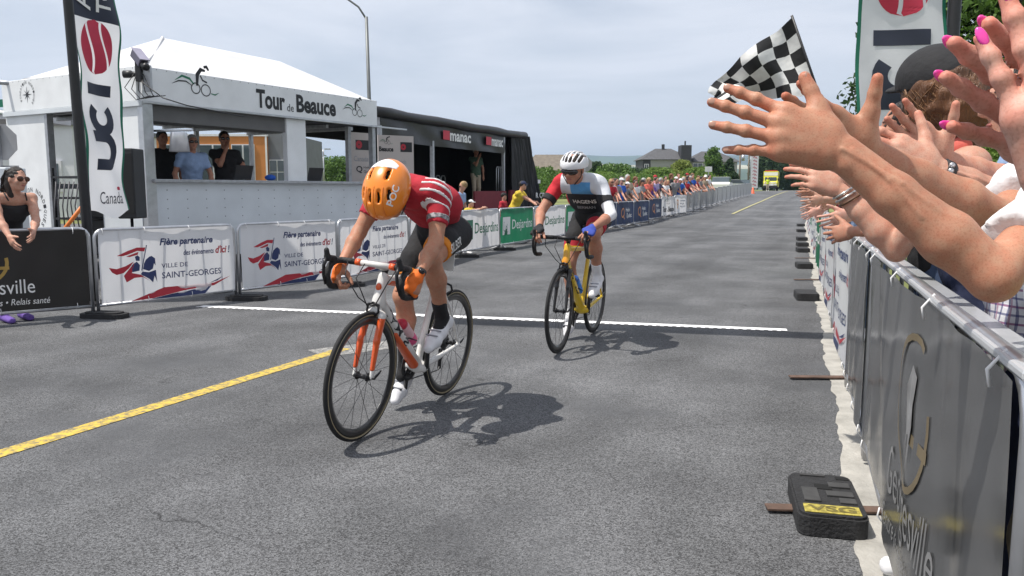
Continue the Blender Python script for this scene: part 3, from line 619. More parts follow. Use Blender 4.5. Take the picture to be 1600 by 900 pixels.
# rubber feet of the left row
def rubber_foot(x, y, rz, label, s=1.):
    bm = bmesh.new(); pts = [(math.copysign(abs(math.cos(a)) ** .5, math.cos(a)) * .24 * s, math.copysign(abs(math.sin(a)) ** .5, math.sin(a)) * .11 * s) for a in [2 * PI * k / 20 for k in range(20)]]
    prism(bm, pts, 0, .045, ((1, 0, 0), (0, 1, 0), (0, 0, 1)), (0, 0, .002 + zg(y))); prism(bm, [(a * .8, b * .75) for a, b in pts], .045, .06, ((1, 0, 0), (0, 1, 0), (0, 0, 1)), (0, 0, .002 + zg(y)))
    return tag(obj('rubber_block', bm, m_rub, None, loc=(x, y, 0), rz=rz), label, 'rubber block', 'black rubber feet under the barriers')
for i, lb in ((1, 'rubber foot right of the black banner'), (2, 'rubber foot between the first two white town banners'), (3, 'rubber foot between the second and third white town banners'), (4, 'rubber foot below the white town banner behind the first rider'), (5, 'rubber foot just left of the white bank banner'), (6, 'rubber foot at the left end of the green bank banner')):
    x, y = LB[i]; d = Vector(LB[i + 1]) - Vector(LB[i]); a = math.atan2(d.y, d.x); rubber_foot(x + .12 * math.sin(a), y - .12 * math.cos(a), a - R(62), lb)
# right-hand row, running past the photographer
XB = lambda y: .37 + .355 * y
RJ = [1.12, 3.62, 5.0, 7.2, 9.4, 11.6, 13.8, 16, 18.2, 20.4, 22.6, 24.8, 27]
RK = ['geo2', 'plain', 'sg', 'sg', 'sg', 'djg', 'sg', 'sg', 'dj', 'sg', 'sg', 'sg']
RL = ['right barrier with dark grey banner and gold ring emblem, nearest the camera', 'right barrier with plain dark grey banner, second from the camera', 'right barrier with white town banner below the fist', 'right barrier with white town banner, second beyond the dark banners', 'right barrier with white town banner, third beyond the dark banners', 'right barrier with green banner beyond the white ones'] + ['right barrier with white banner far down the road, %s beyond the green one' % o_ for o_ in 'first second third fourth fifth sixth'.split()]
m_top = M('clear_rail_film', (.62, .64, .66), .22, .08, 6, metal=.35)
for i in range(len(RK)):
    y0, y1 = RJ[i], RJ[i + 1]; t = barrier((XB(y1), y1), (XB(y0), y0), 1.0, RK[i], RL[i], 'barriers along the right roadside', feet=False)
    if i < 3:
        L = math.hypot(y1 - y0, XB(y1) - XB(y0)) - .05; bm = bmesh.new(); box(bm, (.0, -.02, .992), (L, .055, 1.012), .006); obj('top_rail', bm, m_top, t)
t = barrier((XB(1.1), 1.1), (XB(-1.4), -1.4), 1.0, 'plain', 'right barrier beside the photographer, out of view', 'barriers along the right roadside', feet=False)
# rubber weight block with yellow lettering
def weight(x, y, rz, label, full=True, s=1.):
    t = empty('barrier_weight', (x, y, zg(y)), rz, label, 'weight', 'rubber weights under the right barriers')
    bm = bmesh.new(); a, b = .125 * s, .235 * s; pts = []
    for cx, cy, a0 in ((a - .04, b - .04, 0), (-a + .04, b - .04, 90), (-a + .04, -b + .04, 180), (a - .04, -b + .04, 270)):
        for k in range(4): q = R(a0 + 30 * k); pts.append((cx + .04 * math.cos(q), cy + .04 * math.sin(q)))
    X = ((1, 0, 0), (0, 1, 0), (0, 0, 1)); prism(bm, pts, .004, .075 * s, X); prism(bm, [(p * .94, q * .96) for p, q in pts], .075 * s, .085 * s, X); obj('body', bm, m_rub, t)
    if full:
        zt = .0855 * s
        for lo, hi in (((-.10, -.21, zt), (.10, -.13, zt + .004)),): obj('yellow_strip', BX(lo, hi, .0015), M('yellow_paint_worn', (.36, .30, .06), .8, .6, 45, .3), t)
        bm = bmesh.new()
        for lo, hi in (((-.09, -.10, zt), (-.03, .04, zt + .008)), ((.0, -.03, zt), (.1, .02, zt + .007)), ((-.08, .19, zt), (.02, .205, zt + .006)), ((.04, -.10, zt), (.1, -.05, zt + .007)), ((.02, .07, zt), (.1, .12, zt + .007))): box(bm, lo, hi, .002)
        rb_ = obj('ribs', bm, M('worn_rubber', (.05, .05, .05), .8, .2, 20), t); rb_['kind'] = 'stuff'; obj('handle_slot', BX((-.035, .045, zt - .002), (.03, .1, zt + .002)), M('slot_black', (.006, .006, .006), .9, .1, 9), t); obj('handle_slot', BX((.06, .17, zt - .002), (.11, .2, zt + .002)), MATS['slot_black'], t)
        v, f = text_data('VSG', .03); obj('lettering', mesh('lettering', [(-.085 + a_ * .17, -.198 + b_ * .055, zt + .0052) for a_, b_ in v], f), M('dark_paint', (.14, .115, .03), .8, .2, 30), t)
    return t
wx, wy = 1.245, 3.05; weight(wx, wy, R(-14), 'black rubber weight with yellow painted strip nearest the camera')
def flat_bar(x, y, L, label, rz=R(-2), post=False):
    t = empty('steel_foot', (x, y, zg(y)), rz, label, 'barrier foot', 'flat steel feet under the right barriers'); obj('bar', BX((-L / 2, -.03, .012), (L / 2, .03, .022), .002), m_rust, t)
    if post: obj('post', TB([(L * .33, 0, .02), (L * .33, 0, .22)], .014), m_rust, t)
flat_bar(1.33, 3.06, .62, 'rusty flat steel foot sticking out under the rubber weight', R(-4), True)
for (px, py), lb in (((1300, 594), 'rusty flat steel foot lying bare on the concrete strip'), ((1272, 437), 'thin steel foot between two far rubber weights'), ((1268, 403), 'thin steel foot beyond the farther rubber weight')):
    y = 1.28 * 1250 / (py - 297) * .99; flat_bar(XB(y) - .14, y, .46, lb)
for py, lb in ((463, 'rubber weight second from the camera'), (414, 'rubber weight third from the camera'), (389, 'rubber weight fourth from the camera'), (380, 'rubber weight fifth from the camera'), (371, 'rubber weight sixth from the camera'), (358, 'rubber weight seventh from the camera'), (349, 'rubber weight farthest from the camera')):
    y = 1.28 * 1250 / (py + 4 - 297); weight(XB(y) - .22, y, R(-14), lb, full=False)
# ================================================================== timing booth
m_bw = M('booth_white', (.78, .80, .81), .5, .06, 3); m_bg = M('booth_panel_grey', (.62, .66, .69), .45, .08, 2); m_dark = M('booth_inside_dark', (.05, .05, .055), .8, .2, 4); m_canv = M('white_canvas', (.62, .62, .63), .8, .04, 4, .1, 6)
m_blk = M('black_plastic', (.014, .014, .016), .45, .15, 12); m_riv = M('rivet', (.22, .23, .24), .5, .1, 20, metal=.5)
BO = (-4.97, 11.0); bt = empty('timing_booth', (BO[0], BO[1], 0), R(60), 'white race timing trailer booth with canvas hip roof and lettered fascia', 'booth')
BL, BD = 4.84, 3.3
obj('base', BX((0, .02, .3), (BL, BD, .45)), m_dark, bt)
fp = obj('front_panel', BX((.12, 0, .3), (BL, .05, 1.385), .004), m_bg, bt); obj('counter', BX((.05, -.09, 1.385), (BL + .02, .35, 1.43), .006), m_galv, bt)
bm = bmesh.new()
for xx in np.arange(.3, BL, .33):
    for zz in np.arange(.5, 1.37, .13): lathe(bm, [(.009, 0), (.007, .005), (0, .006)], (xx, 0, zz), (0, -1, 0), 6)
o = obj('rivets', bm, m_riv, fp); o['kind'] = 'stuff'
fa = obj('fascia', BX((-.02, -.03, 2.47), (BL + .02, .04, 2.93), .01), m_bw, bt)
text('Tour', 1.95, 2.55, 2.55, 2.84, i_black, fa, -.034, bold=.035); text('de', 2.59, 2.55, 2.74, 2.67, i_black, fa, -.034, bold=.0); text('Beauce', 2.80, 2.55, 3.74, 2.84, i_black, fa, -.034, bold=.035)
cyclist_logo(fa, .55, 2.54, .62, None, -.034); cyclist_logo(fa, 4.0, 2.52, .50, None, -.034)
obj('fascia_trim', BX((-.03, -.05, 2.44), (BL + .9, .0, 2.468), .004), m_alu, bt)
sf = obj('side_fascia', BX((-.06, .042, 2.47), (-.001, BD, 2.93), .008), m_bw, bt); obj('side_trim', BX((-.075, -.03, 2.40), (-.004, BD, 2.465), .004), m_bg, bt)
bm = bmesh.new()
for xx in np.arange(.05, BL, .16): lathe(bm, [(.008, 0), (0, .005)], (xx, -.03, 2.905), (0, -1, 0), 6)
for yy in np.arange(.1, BD, .16): lathe(bm, [(.008, 0), (0, .005)], (-.06, yy, 2.905), (-1, 0, 0), 6)
o = obj('rivets', bm, m_riv, fa); o['kind'] = 'stuff'
sw = obj('side_wall', BX((-.03, .08, .3), (.03, .95, 2.4)), m_bw, bt); obj('side_wall', BX((-.05, .08, .3), (-.031, .95, 1.30)), m_bg, bt); sc_ = obj('side_wall', BX((-.03, 2.25, .25), (.03, BD, 2.4)), m_bw, bt)
obj('corner_post', BX((-.04, -.03, .3), (.12, .08, 2.44), .006), m_alu, bt); obj('edge_post', BX((-.05, 2.18, .3), (.05, 2.25, 2.4), .004), m_galv, bt); obj('latch', BX((-.08, .6, 1.0), (-.04, .72, 1.1), .005), m_blk, bt)
pil = obj('pillar', BX((2.62, .02, 1.43), (3.05, .12, 2.44), .005), m_bw, bt); obj('end_post', BX((BL - .09, 0, 1.43), (BL, .1, 2.44), .004), m_galv, bt); obj('end_post', BX((BL - .42, .3, 1.43), (BL - .34, .38, 2.44), .004), m_galv, bt)
for xx in (.05, 2.0, 3.4, BL - .1): obj('rear_post', BX((xx, BD - .1, .45), (xx + .07, BD - .03, 2.47), .004), m_galv, bt)
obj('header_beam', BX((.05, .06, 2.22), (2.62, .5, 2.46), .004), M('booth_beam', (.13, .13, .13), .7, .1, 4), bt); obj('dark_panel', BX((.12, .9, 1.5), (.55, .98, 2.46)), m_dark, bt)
for k in range(8): obj('ceiling_beam', BX((.1 + k * .66, .5, 2.40), (.16 + k * .66, BD, 2.46)), m_galv, bt)
obj('added_ceiling', BX((.05, .5, 2.468), (BL - .05, BD - .02, 2.50)), m_dark, bt); obj('back_rail', BX((0, BD - .08, 1.3), (BL, BD - .04, 1.38)), m_galv, bt)  # dark ceiling panel added to keep the booth interior dim
bm = bmesh.new(); vs_ = [bm.verts.new(q) for q in ((.0, BD, 2.45), (BL, BD, 2.45), (BL, BD + 1.5, 2.62), (0, BD + 1.5, 2.62), (.0, BD, 2.47), (BL, BD, 2.47), (BL, BD + 1.5, 2.64), (0, BD + 1.5, 2.64))]
for q in ((3, 2, 1, 0), (4, 5, 6, 7), (0, 1, 5, 4), (1, 2, 6, 5), (2, 3, 7, 6), (3, 0, 4, 7)): bm.faces.new([vs_[k] for k in q])
obj('rear_awning', bm, m_canv, bt)
# canvas hip roof with sagging panels
def sag_roof():
    bm = bmesh.new(); rs, re, zt = 1.6, 4.1, 3.70; z0 = 2.915
    P4 = [(.03, .0), (BL - .02, .0), (BL - .02, BD), (.03, BD)]; A2, B2 = Vector((rs, BD / 2, zt)), Vector((re, BD / 2, zt - .03))
    def patch(c00, c10, c01, c11, n=10):
        g = [[None] * (n + 1) for _ in range(n + 1)]
        for i in range(n + 1):
            for j in range(n + 1):
                u, v = i / n, j / n; p = (Vector(c00) * (1 - u) + Vector(c10) * u) * (1 - v) + (Vector(c01) * (1 - u) + Vector(c11) * u) * v
                p.z -= .10 * math.sin(PI * u) * math.sin(PI * v) - .012 * math.sin(u * 25) * math.sin(PI * v); g[i][j] = bm.verts.new(p)
        for i in range(n):
            for j in range(n):
                f = bm.faces.new((g[i][j], g[i + 1][j], g[i + 1][j + 1], g[i][j + 1])); f.smooth = True
    c = [(x, y, z0) for x, y in P4]
    patch(c[0], c[1], A2, B2); patch(c[2], c[3], B2, A2); patch(c[3], c[0], A2, A2 + Vector((0, -1e-4, 0))); patch(c[1], c[2], B2, B2 + Vector((0, 1e-4, 0)))
    bmesh.ops.remove_doubles(bm, verts=bm.verts[:], dist=2e-4); return bm
obj('roof', sag_roof(), m_canv, bt); obj('roof_seam', TB([(.03, 0, 2.93), (.8, .80, 3.27), (1.6, BD / 2, 3.71)], .022, 6), m_canv, bt)
# star emblems with ring lettering, on the side fascia and the lower side panel
def star(parent, cy, cz, r, xf):
    fn = lambda x, y, z: (xf, -x, z)
    pts = []
    for k in range(16):
        rr = r * (.62 if k % 4 == 0 else .46 if k % 2 == 0 else .12); a = PI / 2 + 2 * PI * k / 16; pts.append((-cy + rr * math.cos(a), cz + rr * math.sin(a)))
    poly([[pts[k - 1], pts[k], pts[(k + 1) % 16], (-cy, cz)] for k in range(0, 16, 2)], i_black, parent, 0, 'emblem', fn)
    w_ = 'FONDATION NORDIQUES'; bmv = []; bmf = []
    for i, chh in enumerate(w_):
        if chh == ' ': continue
        v, f = text_data(chh); a = R(205 - i * 250 / (len(w_) - 1)); s = r * .19; c0 = Vector((-cy + r * .86 * math.cos(a), cz + r * .86 * math.sin(a))); ux = Vector((math.sin(a), -math.cos(a))); uy = Vector((math.cos(a), math.sin(a)))
        n0 = len(bmv)
        for p, q in v: e = c0 + ux * (p - .5) * s * .75 + uy * (q - .5) * s; bmv.append(fn(e.x, 0, e.y))
        bmf += [tuple(n0 + k for k in ff) for ff in f]
    obj('lettering', mesh('lettering', bmv, bmf), i_black, parent)
star(sf, 2.62, 2.70, .21, -.063); star(sc_, 2.72, .98, .36, -.034)
# things hanging at the booth
bx = empty('loudspeaker', (0, 0, 0), 0, 'tall black loudspeaker box beside the flag', 'loudspeaker'); q = at(202, 272, 10.3); bx.location = (q.x, q.y, 0)
obj('cabinet', BX((-.10, -.16, .92), (.13, .16, 1.80), .015), m_blk, bx); obj('grille', BX((-.09, -.168, .98), (.12, -.161, 1.74), .003), M('speaker_grille', (.008, .008, .009), .7, .1, 90), bx); obj('stand', TB([(.0, 0, .0), (0, 0, .92)], .02), m_blk, bx)
lamp = empty('lampshade_light', (0, 0, 0), 0, 'shiny silver bucket shade hanging at the booth opening', 'lamp'); q = at(280, 222, 11.15); lamp.location = q
bm = bmesh.new(); lathe(bm, [(.105, 0), (.135, -.26), (.13, -.26), (.10, -.01), (0, -.005)], (0, 0, .13), (0, 0, 1), 28); obj('shade', bm, M('brushed_shade', (.75, .75, .78), .3, .08, 6, metal=.5), lamp)
obj('arm', TB([(-.42, 0, .15), (.18, 0, .16)], .016), m_alu, lamp); obj('post', TB([(-.40, 0, .15), (-.34, 0, -.8)], .02), m_alu, lamp)
cr_ = empty('finish_camera', (0, 0, 0), 0, 'finish line camera on a bracket at the booth corner', 'camera'); q = at(218, 92, 10.9); cr_.location = q; cr_.rotation_euler = (0, R(38), R(-38))
obj('housing', BX((-.14, -.06, -.05), (.12, .06, .06), .01), M('camera_grey', (.10, .09, .13), .4, .1, 10), cr_); bm = bmesh.new(); lathe(bm, [(0, 0), (.05, 0), (.05, .08), (.042, .1), (0, .1)], (.12, 0, 0), (1, 0, 0), 16); obj('lens', bm, m_blk, cr_); obj('sun_shield', BX((-.15, -.065, .062), (.13, .065, .072)), M('camera_lid', (.35, .33, .42), .4, .1, 9), cr_)
c2 = empty('bracket_camera', (0, 0, 0), 0, 'smaller black camera and clamp below the finish camera', 'camera'); q = at(211, 116, 10.9); c2.location = q
bm = bmesh.new(); lathe(bm, [(0, 0), (.05, 0), (.05, .1), (.035, .12), (.035, .2), (.05, .22), (0, .22)], (-.15, 0, 0), (1, 0, 0), 14); obj('body', bm, m_blk, c2); obj('clamp', BX((.02, -.05, -.1), (.1, .05, .16), .01), m_blk, c2); obj('mast', BX((.1, .0, -.22), (.2, .06, .12), .005), m_galv, c2)
bm = bmesh.new()
for k in range(5): tube(bm, [(.0 + .03 * k, -.03, 0), (-.12 + .09 * k, -.06, -.18 - .02 * k), (.02 + .06 * k, -.05, -.34 + .01 * k), (.2 + .05 * k, -.02, -.28)], .006, 5)
tube(bm, [(.1, -.05, -.1), (.4, -.1, -.32), (.8, -.3, -.44), (1.3, .4, -.52)], .008, 5); obj('cable', bm, m_blk, c2)
pp = empty('bracket_tube', (0, 0, 0), R(60), 'short grey steel tube sticking out of the left fascia corner', 'tube'); q = at(32, 131, 12.6); pp.location = q
obj('tube', TB([(-.3, .12, 0), (.12, 0, 0)], .035, 12), m_galv, pp); obj('plate', BX((.1, -.1, -.1), (.13, .1, .1)), m_galv, pp)
# rack with cables seen through the open side, orange strut
rk = empty('equipment_rack', (0, 0, 0), R(60), 'black equipment rack with shelves in the open booth side', 'rack'); q = at(128, 330, 11.7); rk.location = (q.x, q.y, 0)
for zz in (.35, .85, 1.15, 1.45): obj('shelf', BX((-.15, -.4, zz), (.3, .45, zz + .03)), m_blk, rk)
for a, b in ((-.15, -.4), (.27, -.4), (-.15, .42), (.27, .42)): obj('post', BX((a, b, 0), (a + .03, b + .03, 1.6)), m_blk, rk)
obj('back_panel', BX((.3, -.4, .3), (.32, .45, 1.55)), m_blk, rk); bm = bmesh.new()
for k in range(7): tube(bm, [(-.17, -.35 + .11 * k, 1.4), (-.22, -.3 + .1 * k, 1.0 + .05 * (k % 3)), (-.17, -.32 + .12 * k, .7)], .01, 5)
obj('cable', bm, M('cable_grey', (.12, .12, .13), .6, .3, 9), rk)
q0, q1 = at(103, 355, 11.0), at(133, 317, 11.0); st = tag(obj('orange_strut', TB([q0 - Vector((.25, 0, .42)), q0, q1], .028, 10), M('orange_plastic', (.75, .20, .03), .5, .06, 9)), 'bright orange strut leaning at the booth side behind the barrier', 'strut')
def bpt(x, y): a = R(60); return (BO[0] + x * math.cos(a) - y * math.sin(a), BO[1] + x * math.sin(a) + y * math.cos(a))
for x, y, lb in ((1.72, .2, 'open laptop on the counter between the two officials'), (3.3, .22, 'open laptop on the counter right of the white pillar')):
    q = bpt(x, y); t = empty('laptop', (q[0], q[1], 1.432), R(60 + 180), lb, 'laptop'); obj('keyboard_base', BX((-.17, -.12, 0), (.17, .12, .015), .004), m_blk, t); lid = obj('lid', BX((-.17, -.012, 0), (.17, .0, .22), .004), m_blk, t); lid.location = (0, .12, .015); lid.rotation_euler = (R(-18), 0, 0)
# sponsor backdrops between booth and stage
m_bd = M('backdrop_beige', (.50, .45, .42), .7, .04, 3)
for px0, px1, py0, py1, Y, lb, v in ((549, 586, 209, 285, 15.6, 'beige sponsor backdrop panel at the right end of the booth', 0), (592, 646, 213, 285, 18.0, 'wider beige sponsor backdrop panel at the left end of the stage', 1)):
    a, b = at(px0, py1, Y), at(px1, py0, Y + .5); W_ = math.hypot(b.x - a.x, .5); t = empty('sponsor_backdrop', (a.x, a.y, 0), math.atan2(.5, b.x - a.x), lb, 'backdrop')
    pn = obj('panel', BX((0, 0, .5), (W_, .03, b.z)), m_bd, t); obj('leg', BX((.03, .0, 0), (.06, .03, .5)), m_galv, t); obj('leg', BX((W_ - .06, 0, 0), (W_ - .03, .03, .5)), m_galv, t); zt = b.z
    f = lambda u: u * W_
    if v:
        cyclist_logo(pn, f(.08), zt - .24, .26, None, -.004); text('Beauce', f(.02), zt - .36, f(.42), zt - .25, i_black, pn, -.004, bold=.04); obj('emblem', BX((f(.62), -.003, zt - .36), (f(.95), -.001, zt - .14)), i_black, pn); poly(ring2(f(.70), zt - .25, .07, .05, 12), i_red, pn, -.005)
        text('Canada', f(.45), zt - .62, f(.78), zt - .53, i_grey, pn, -.004); text('Québec', f(.2), zt - .6, f(.42), zt - .5, i_grey, pn, -.004)
    else:
        obj('emblem', BX((f(.2), -.003, zt - .33), (f(.85), -.001, zt - .14)), i_black, pn); poly(ring2(f(.33), zt - .23, .08, .06, 12), i_red, pn, -.005); text('Canada', f(.12), zt - .55, f(.7), zt - .45, i_grey, pn, -.004); text('Q', f(.2), zt - .78, f(.45), zt - .64, i_black, pn, -.004, bold=.02); text('Hydro', f(.5), zt - .7, f(.8), zt - .64, i_black, pn, -.004); text('Québec', f(.5), zt - .78, f(.88), zt - .72, i_black, pn, -.004)
# ================================================================== black stage trailer
m_sb = M('stage_black', (.012, .012, .013), .6, .2, 4); m_tarp = M('black_tarp', (.020, .020, .022), .42, .2, 5, .2, 8); m_redc = M('dark_red_skirt', (.19, .02, .03), .7, .1, 6)
SO = Vector((-3.05, 18.8)); SL = 8.9; st = empty('stage_trailer', (SO.x, SO.y, 0), R(67.3), 'black open sided stage trailer with rolled tarp and red lettered valance', 'stage')
obj('deck', BX((-.3, 0, .72), (SL, 2.5, .85)), m_sb, st); obj('skirt', BX((-.3, .06, .1), (SL, .12, .72)), m_sb, st); obj('roof', BX((-.3, .1, 3.02), (SL, 2.5, 3.12)), m_sb, st)
obj('rear_wall', BX((2.6, 2.44, .85), (SL, 2.5, 3.02)), m_sb, st); obj('rear_wall', BX((-.3, 2.44, 2.6), (2.6, 2.5, 3.02)), m_sb, st); obj('side_wall', BX((SL - .05, .1, .85), (SL, 2.44, 3.02)), m_sb, st)
obj('tarp_roll', TB([(-.35 + (SL + .4) * k / 12, -.02, 3.06 + .012 * math.sin(k * 1.7)) for k in range(13)], [.12 + .01 * math.sin(k * 2.3) for k in range(13)], 12), m_tarp, st)
def sheet(x0, x1, za, zb, y, n, amp, fr):
    bm = bmesh.new(); g = [[bm.verts.new((x0 + (x1 - x0) * i / n, y + s + amp * math.sin(i * fr + j * .8) + amp * .5 * math.sin(i * fr * 2.3), za + (zb - za) * j / 6)) for j in range(7)] for s in (0, .01) for i in range(n + 1)]
    for s in range(2):
        for i in range(n):
            for j in range(6):
                a = g[s * (n + 1) + i]; b = g[s * (n + 1) + i + 1]; f = bm.faces.new((a[j], b[j], b[j + 1], a[j + 1]) if s == 0 else (a[j], a[j + 1], b[j + 1], b[j])); f.smooth = True
    return bm
va = obj('valance', sheet(0, SL - 1.6, 2.42, 2.96, .0, 40, .018, .55), m_tarp, st)
for x0, x1 in ((3.05, 4.75), (5.8, 7.05)):
    poly([(x0, 2.62), (x0 + .38, 2.62), (x0 + .38, 2.86), (x0, 2.86)], M('sign_red', (.55, .02, .05), .5, .06, 9), va, -.05, 'emblem'); text('manac', x0 + .4, 2.60, x1, 2.82, i_white, va, -.05, bold=.03)
cu = bmesh.new()
cp = sheet(0, 2.3, .15, 3.05, 0, 60, .07, .7); cur = obj('curtain', cp, m_tarp, st)
for v_ in cur.data.vertices: x, y, z = v_.co; v_.co = (SL - 1.15 + x * (.62 + .10 * (3.05 - z)), .05 + y - x * .06 - .10 * (3.05 - z), z)
poly([(SL - .1, 1.5), (SL + .15, 1.5), (SL + .15, 1.62), (SL - .1, 1.62)], i_white, cur, -.55, 'print'); text('R CR', SL - .45, 1.02, SL + .4, 1.2, i_white, cur, -.62, bold=.03)
for xx in (.0, 2.55, SL - 1.65): obj('post', BX((xx, .0, .85), (xx + .09, .09, 3.0), .004), m_galv, st)
for i in range(7):
    x = 2.9 + i * .34 + (1.1 if i > 3 else 0); obj('railing_loop', TB([(x, 1.6, .86), (x, 1.6, 1.65), (x + .06, 1.6, 1.72), (x + .22, 1.6, 1.72), (x + .27, 1.6, 1.65), (x + .27, 1.6, .86)], .016, 6), m_alu, st)
obj('red_skirt', BX((4.9, -.1, .72), (7.2, -.04, 1.25)), m_redc, st); obj('red_skirt', BX((7.45, -.14, .62), (8.35, -.06, 1.28)), m_redc, st)
for k in range(3): x = 7.45 + k * .16; obj('railing_loop', TB([(x, .35, .86), (x, .35, 1.95), (x + .05, .35, 2.02), (x + .25, .35, 2.02), (x + .3, .35, 1.95), (x + .3, .35, .86)], .018, 6), m_alu, st)
# ================================================================== feather flags
m_flag = translucent(M('flag_white', (.74, .75, .77), .75, .03, 3, .25, 7), .45); m_fgreen = M('flag_green', (.01, .15, .09), .7, .05, 6); i_fl = M('flag_ink', (.022, .028, .05), .7, .05, 9); i_flr = M('flag_red', (.52, .03, .07), .7, .06, 9)
def flag(base, dirv, zI, label, pole_right, seed, zb=-1.42, lean=0.):
    """reads upwards: U C I, ring emblem, navy head; base = lower-left corner on the ground"""
    W_ = .75; rz = math.atan2(dirv[1], dirv[0]); t = empty('feather_flag', (base[0], base[1], 0), rz, label, 'flag')
    def cl(x, y, z): return (x + lean * (zI - z) , y + .035 * math.sin(x * 6 + z * 2.2 + seed) + .018 * math.sin(x * 3 - z * 5.1 + seed) + .012 * math.sin(z * 9 + x * 11), z)
    nx, nz_ = 22, 80; z0, z1 = zI + zb, zI + 2.3; bm = bmesh.new(); g = {}
    for s in (0,):
        for i in range(nx + 1):
            for j in range(nz_ + 1):
                x = W_ * i / nx; z = z0 + (z1 - z0) * j / nz_
                if z - z0 < .12: z += .05 * math.sin(i * .3 + 1) * (1 - (z - z0) / .12)
                g[s, i, j] = bm.verts.new(Vector(cl(x, 0, z)) + Vector((0, .003 * s, 0)))
    for i in range(nx):
        for j in range(nz_):
            mi = 1 if i in (0, nx - 1) else (2 if z0 + (z1 - z0) * j / nz_ > zI + .72 else 0)
            for s in (0,):
                q = [g[s, i, j], g[s, i + 1, j], g[s, i + 1, j + 1], g[s, i, j + 1]]; f = bm.faces.new(q if s == 0 else q[::-1]); f.material_index = mi; f.smooth = True
    fo = obj('cloth', bm, [m_flag, m_fgreen, i_fl], t)
    up = lambda x, y, z: cl(W_ - .14 - (z - 0), -.006, zI + x)          # text x -> up, text height -> leftwards
    def T(s, a0, a1, h0, h1, mat, bold=.0):
        v, f = text_data(s, bold); Pq = []
        for p, q in v: Pq.append(cl(W_ - .16 - (h0 + q * (h1 - h0)), -.007, zI + a0 + p * (a1 - a0)))
        obj('lettering', mesh('lettering', Pq, f), mat, fo)
    H = .45
    def shape(quads, mat, nm='lettering'):
        bm = bmesh.new()
        for qd in quads: bm.faces.new([bm.verts.new((W_ - .16 - b, 0, zI + a)) for a, b in qd])
        for _ in range(4):
            es = [e for e in bm.edges if e.calc_length() > .04]
            if es: bmesh.ops.subdivide_edges(bm, edges=es, cuts=1, use_grid_fill=True)
        for v_ in bm.verts: v_.co = cl(v_.co.x, -.007, v_.co.z)
        obj(nm, bm, mat, fo)
    th = .125
    shape([[(-.065, 0), (.065, 0), (.065, H), (-.065, H)]], i_fl)
    def arc(cx, cy, rx, ry, a0, a1, n=16): return [(cx + rx * math.cos(R(a0 + (a1 - a0) * k / n)), cy + ry * math.sin(R(a0 + (a1 - a0) * k / n))) for k in range(n + 1)]
    c = arc(-.31, H / 2, .155, H / 2 - th / 2, 50, 310, 18); shape(stroke(c, th), i_fl)
    u = [(-.84, H - .0), (-.84, .20)] + arc(-.70, .20, .14, .14, 180, 360, 10) + [(-.56, H)]; u = [(-.85, H), (-.85, .22)] + arc(-.69, .22, .16, .16, 180, 360, 10) + [(-.53, H)]; shape(stroke(u, th), i_fl)
    # ring emblem: red disc parted by white waves
    cz, rr = .47, .30
    disc = []
    for k in range(24):
        a, b = -rr + 2 * rr * k / 24, -rr + 2 * rr * (k + 1) / 24
        for lo, hi in ((-1, -.55), (-.42, .28), (.42, 1)):
            def lim(x, q): m_ = math.sqrt(max(0, rr * rr - x * x)) * .82; return H / 2 + max(-m_, min(m_, (q + .22 * math.sin((x / rr) * 2.2)) * rr * .82 if abs(q) < 1 else q * m_))
            disc.append([(cz + a, lim(a, lo)), (cz + b, lim(b, lo)), (cz + b, lim(b, hi)), (cz + a, lim(a, hi))])
    shape(disc, i_flr, 'emblem')
    T('AMERICA', .86, 2.0, .26, .46, i_white, .02); T('TOUR', .86, 1.5, .0, .2, i_white, .02)
    v, f = text_data('Canada', .0); obj('lettering', mesh('lettering', [cl(.20 + p * .42, -.007, zI - 1.30 + q * .14) for p, q in v], f), i_fl, fo)
    poly([(.52, zI - 1.14), (.60, zI - 1.14), (.60, zI - 1.10), (.52, zI - 1.10)], i_flr, fo, -.007, 'emblem', cl)
    px = W_ + .06 if pole_right else -.05
    bm = bmesh.new(); tube(bm, [(px + lean * (zI - z), .0, z) for z in (0, 1, 2, 3, 4, z1 + .1)], [.055, .055, .055, .052, .05, .045], 10); obj('pole', bm, m_blk, t)
    bm = bmesh.new()
    for k in range(11): z = z0 + .2 + k * .33; xx = (W_ if pole_right else 0.); tube(bm, [(xx + lean * (zI - z), .0, z), (px + lean * (zI - z), -.03, z)], .005, 4)
    o = obj('ties', bm, m_blk, t); o['kind'] = 'stuff'; obj('base_plate', BX((px - .2, -.2, .0), (px + .2, .2, .03)), m_blk, t)
    return t
flag((at(133, 300, 9.0).x, 9.0), (.10, .66), 2.42, 'white and navy feather flag beside the timing booth', False, 0., lean=.03)
flag((at(1340, 100, 6.9).x, 6.9), (1, .06), 2.55, 'white feather flag behind the crowd on the right', True, 2., lean=.0)
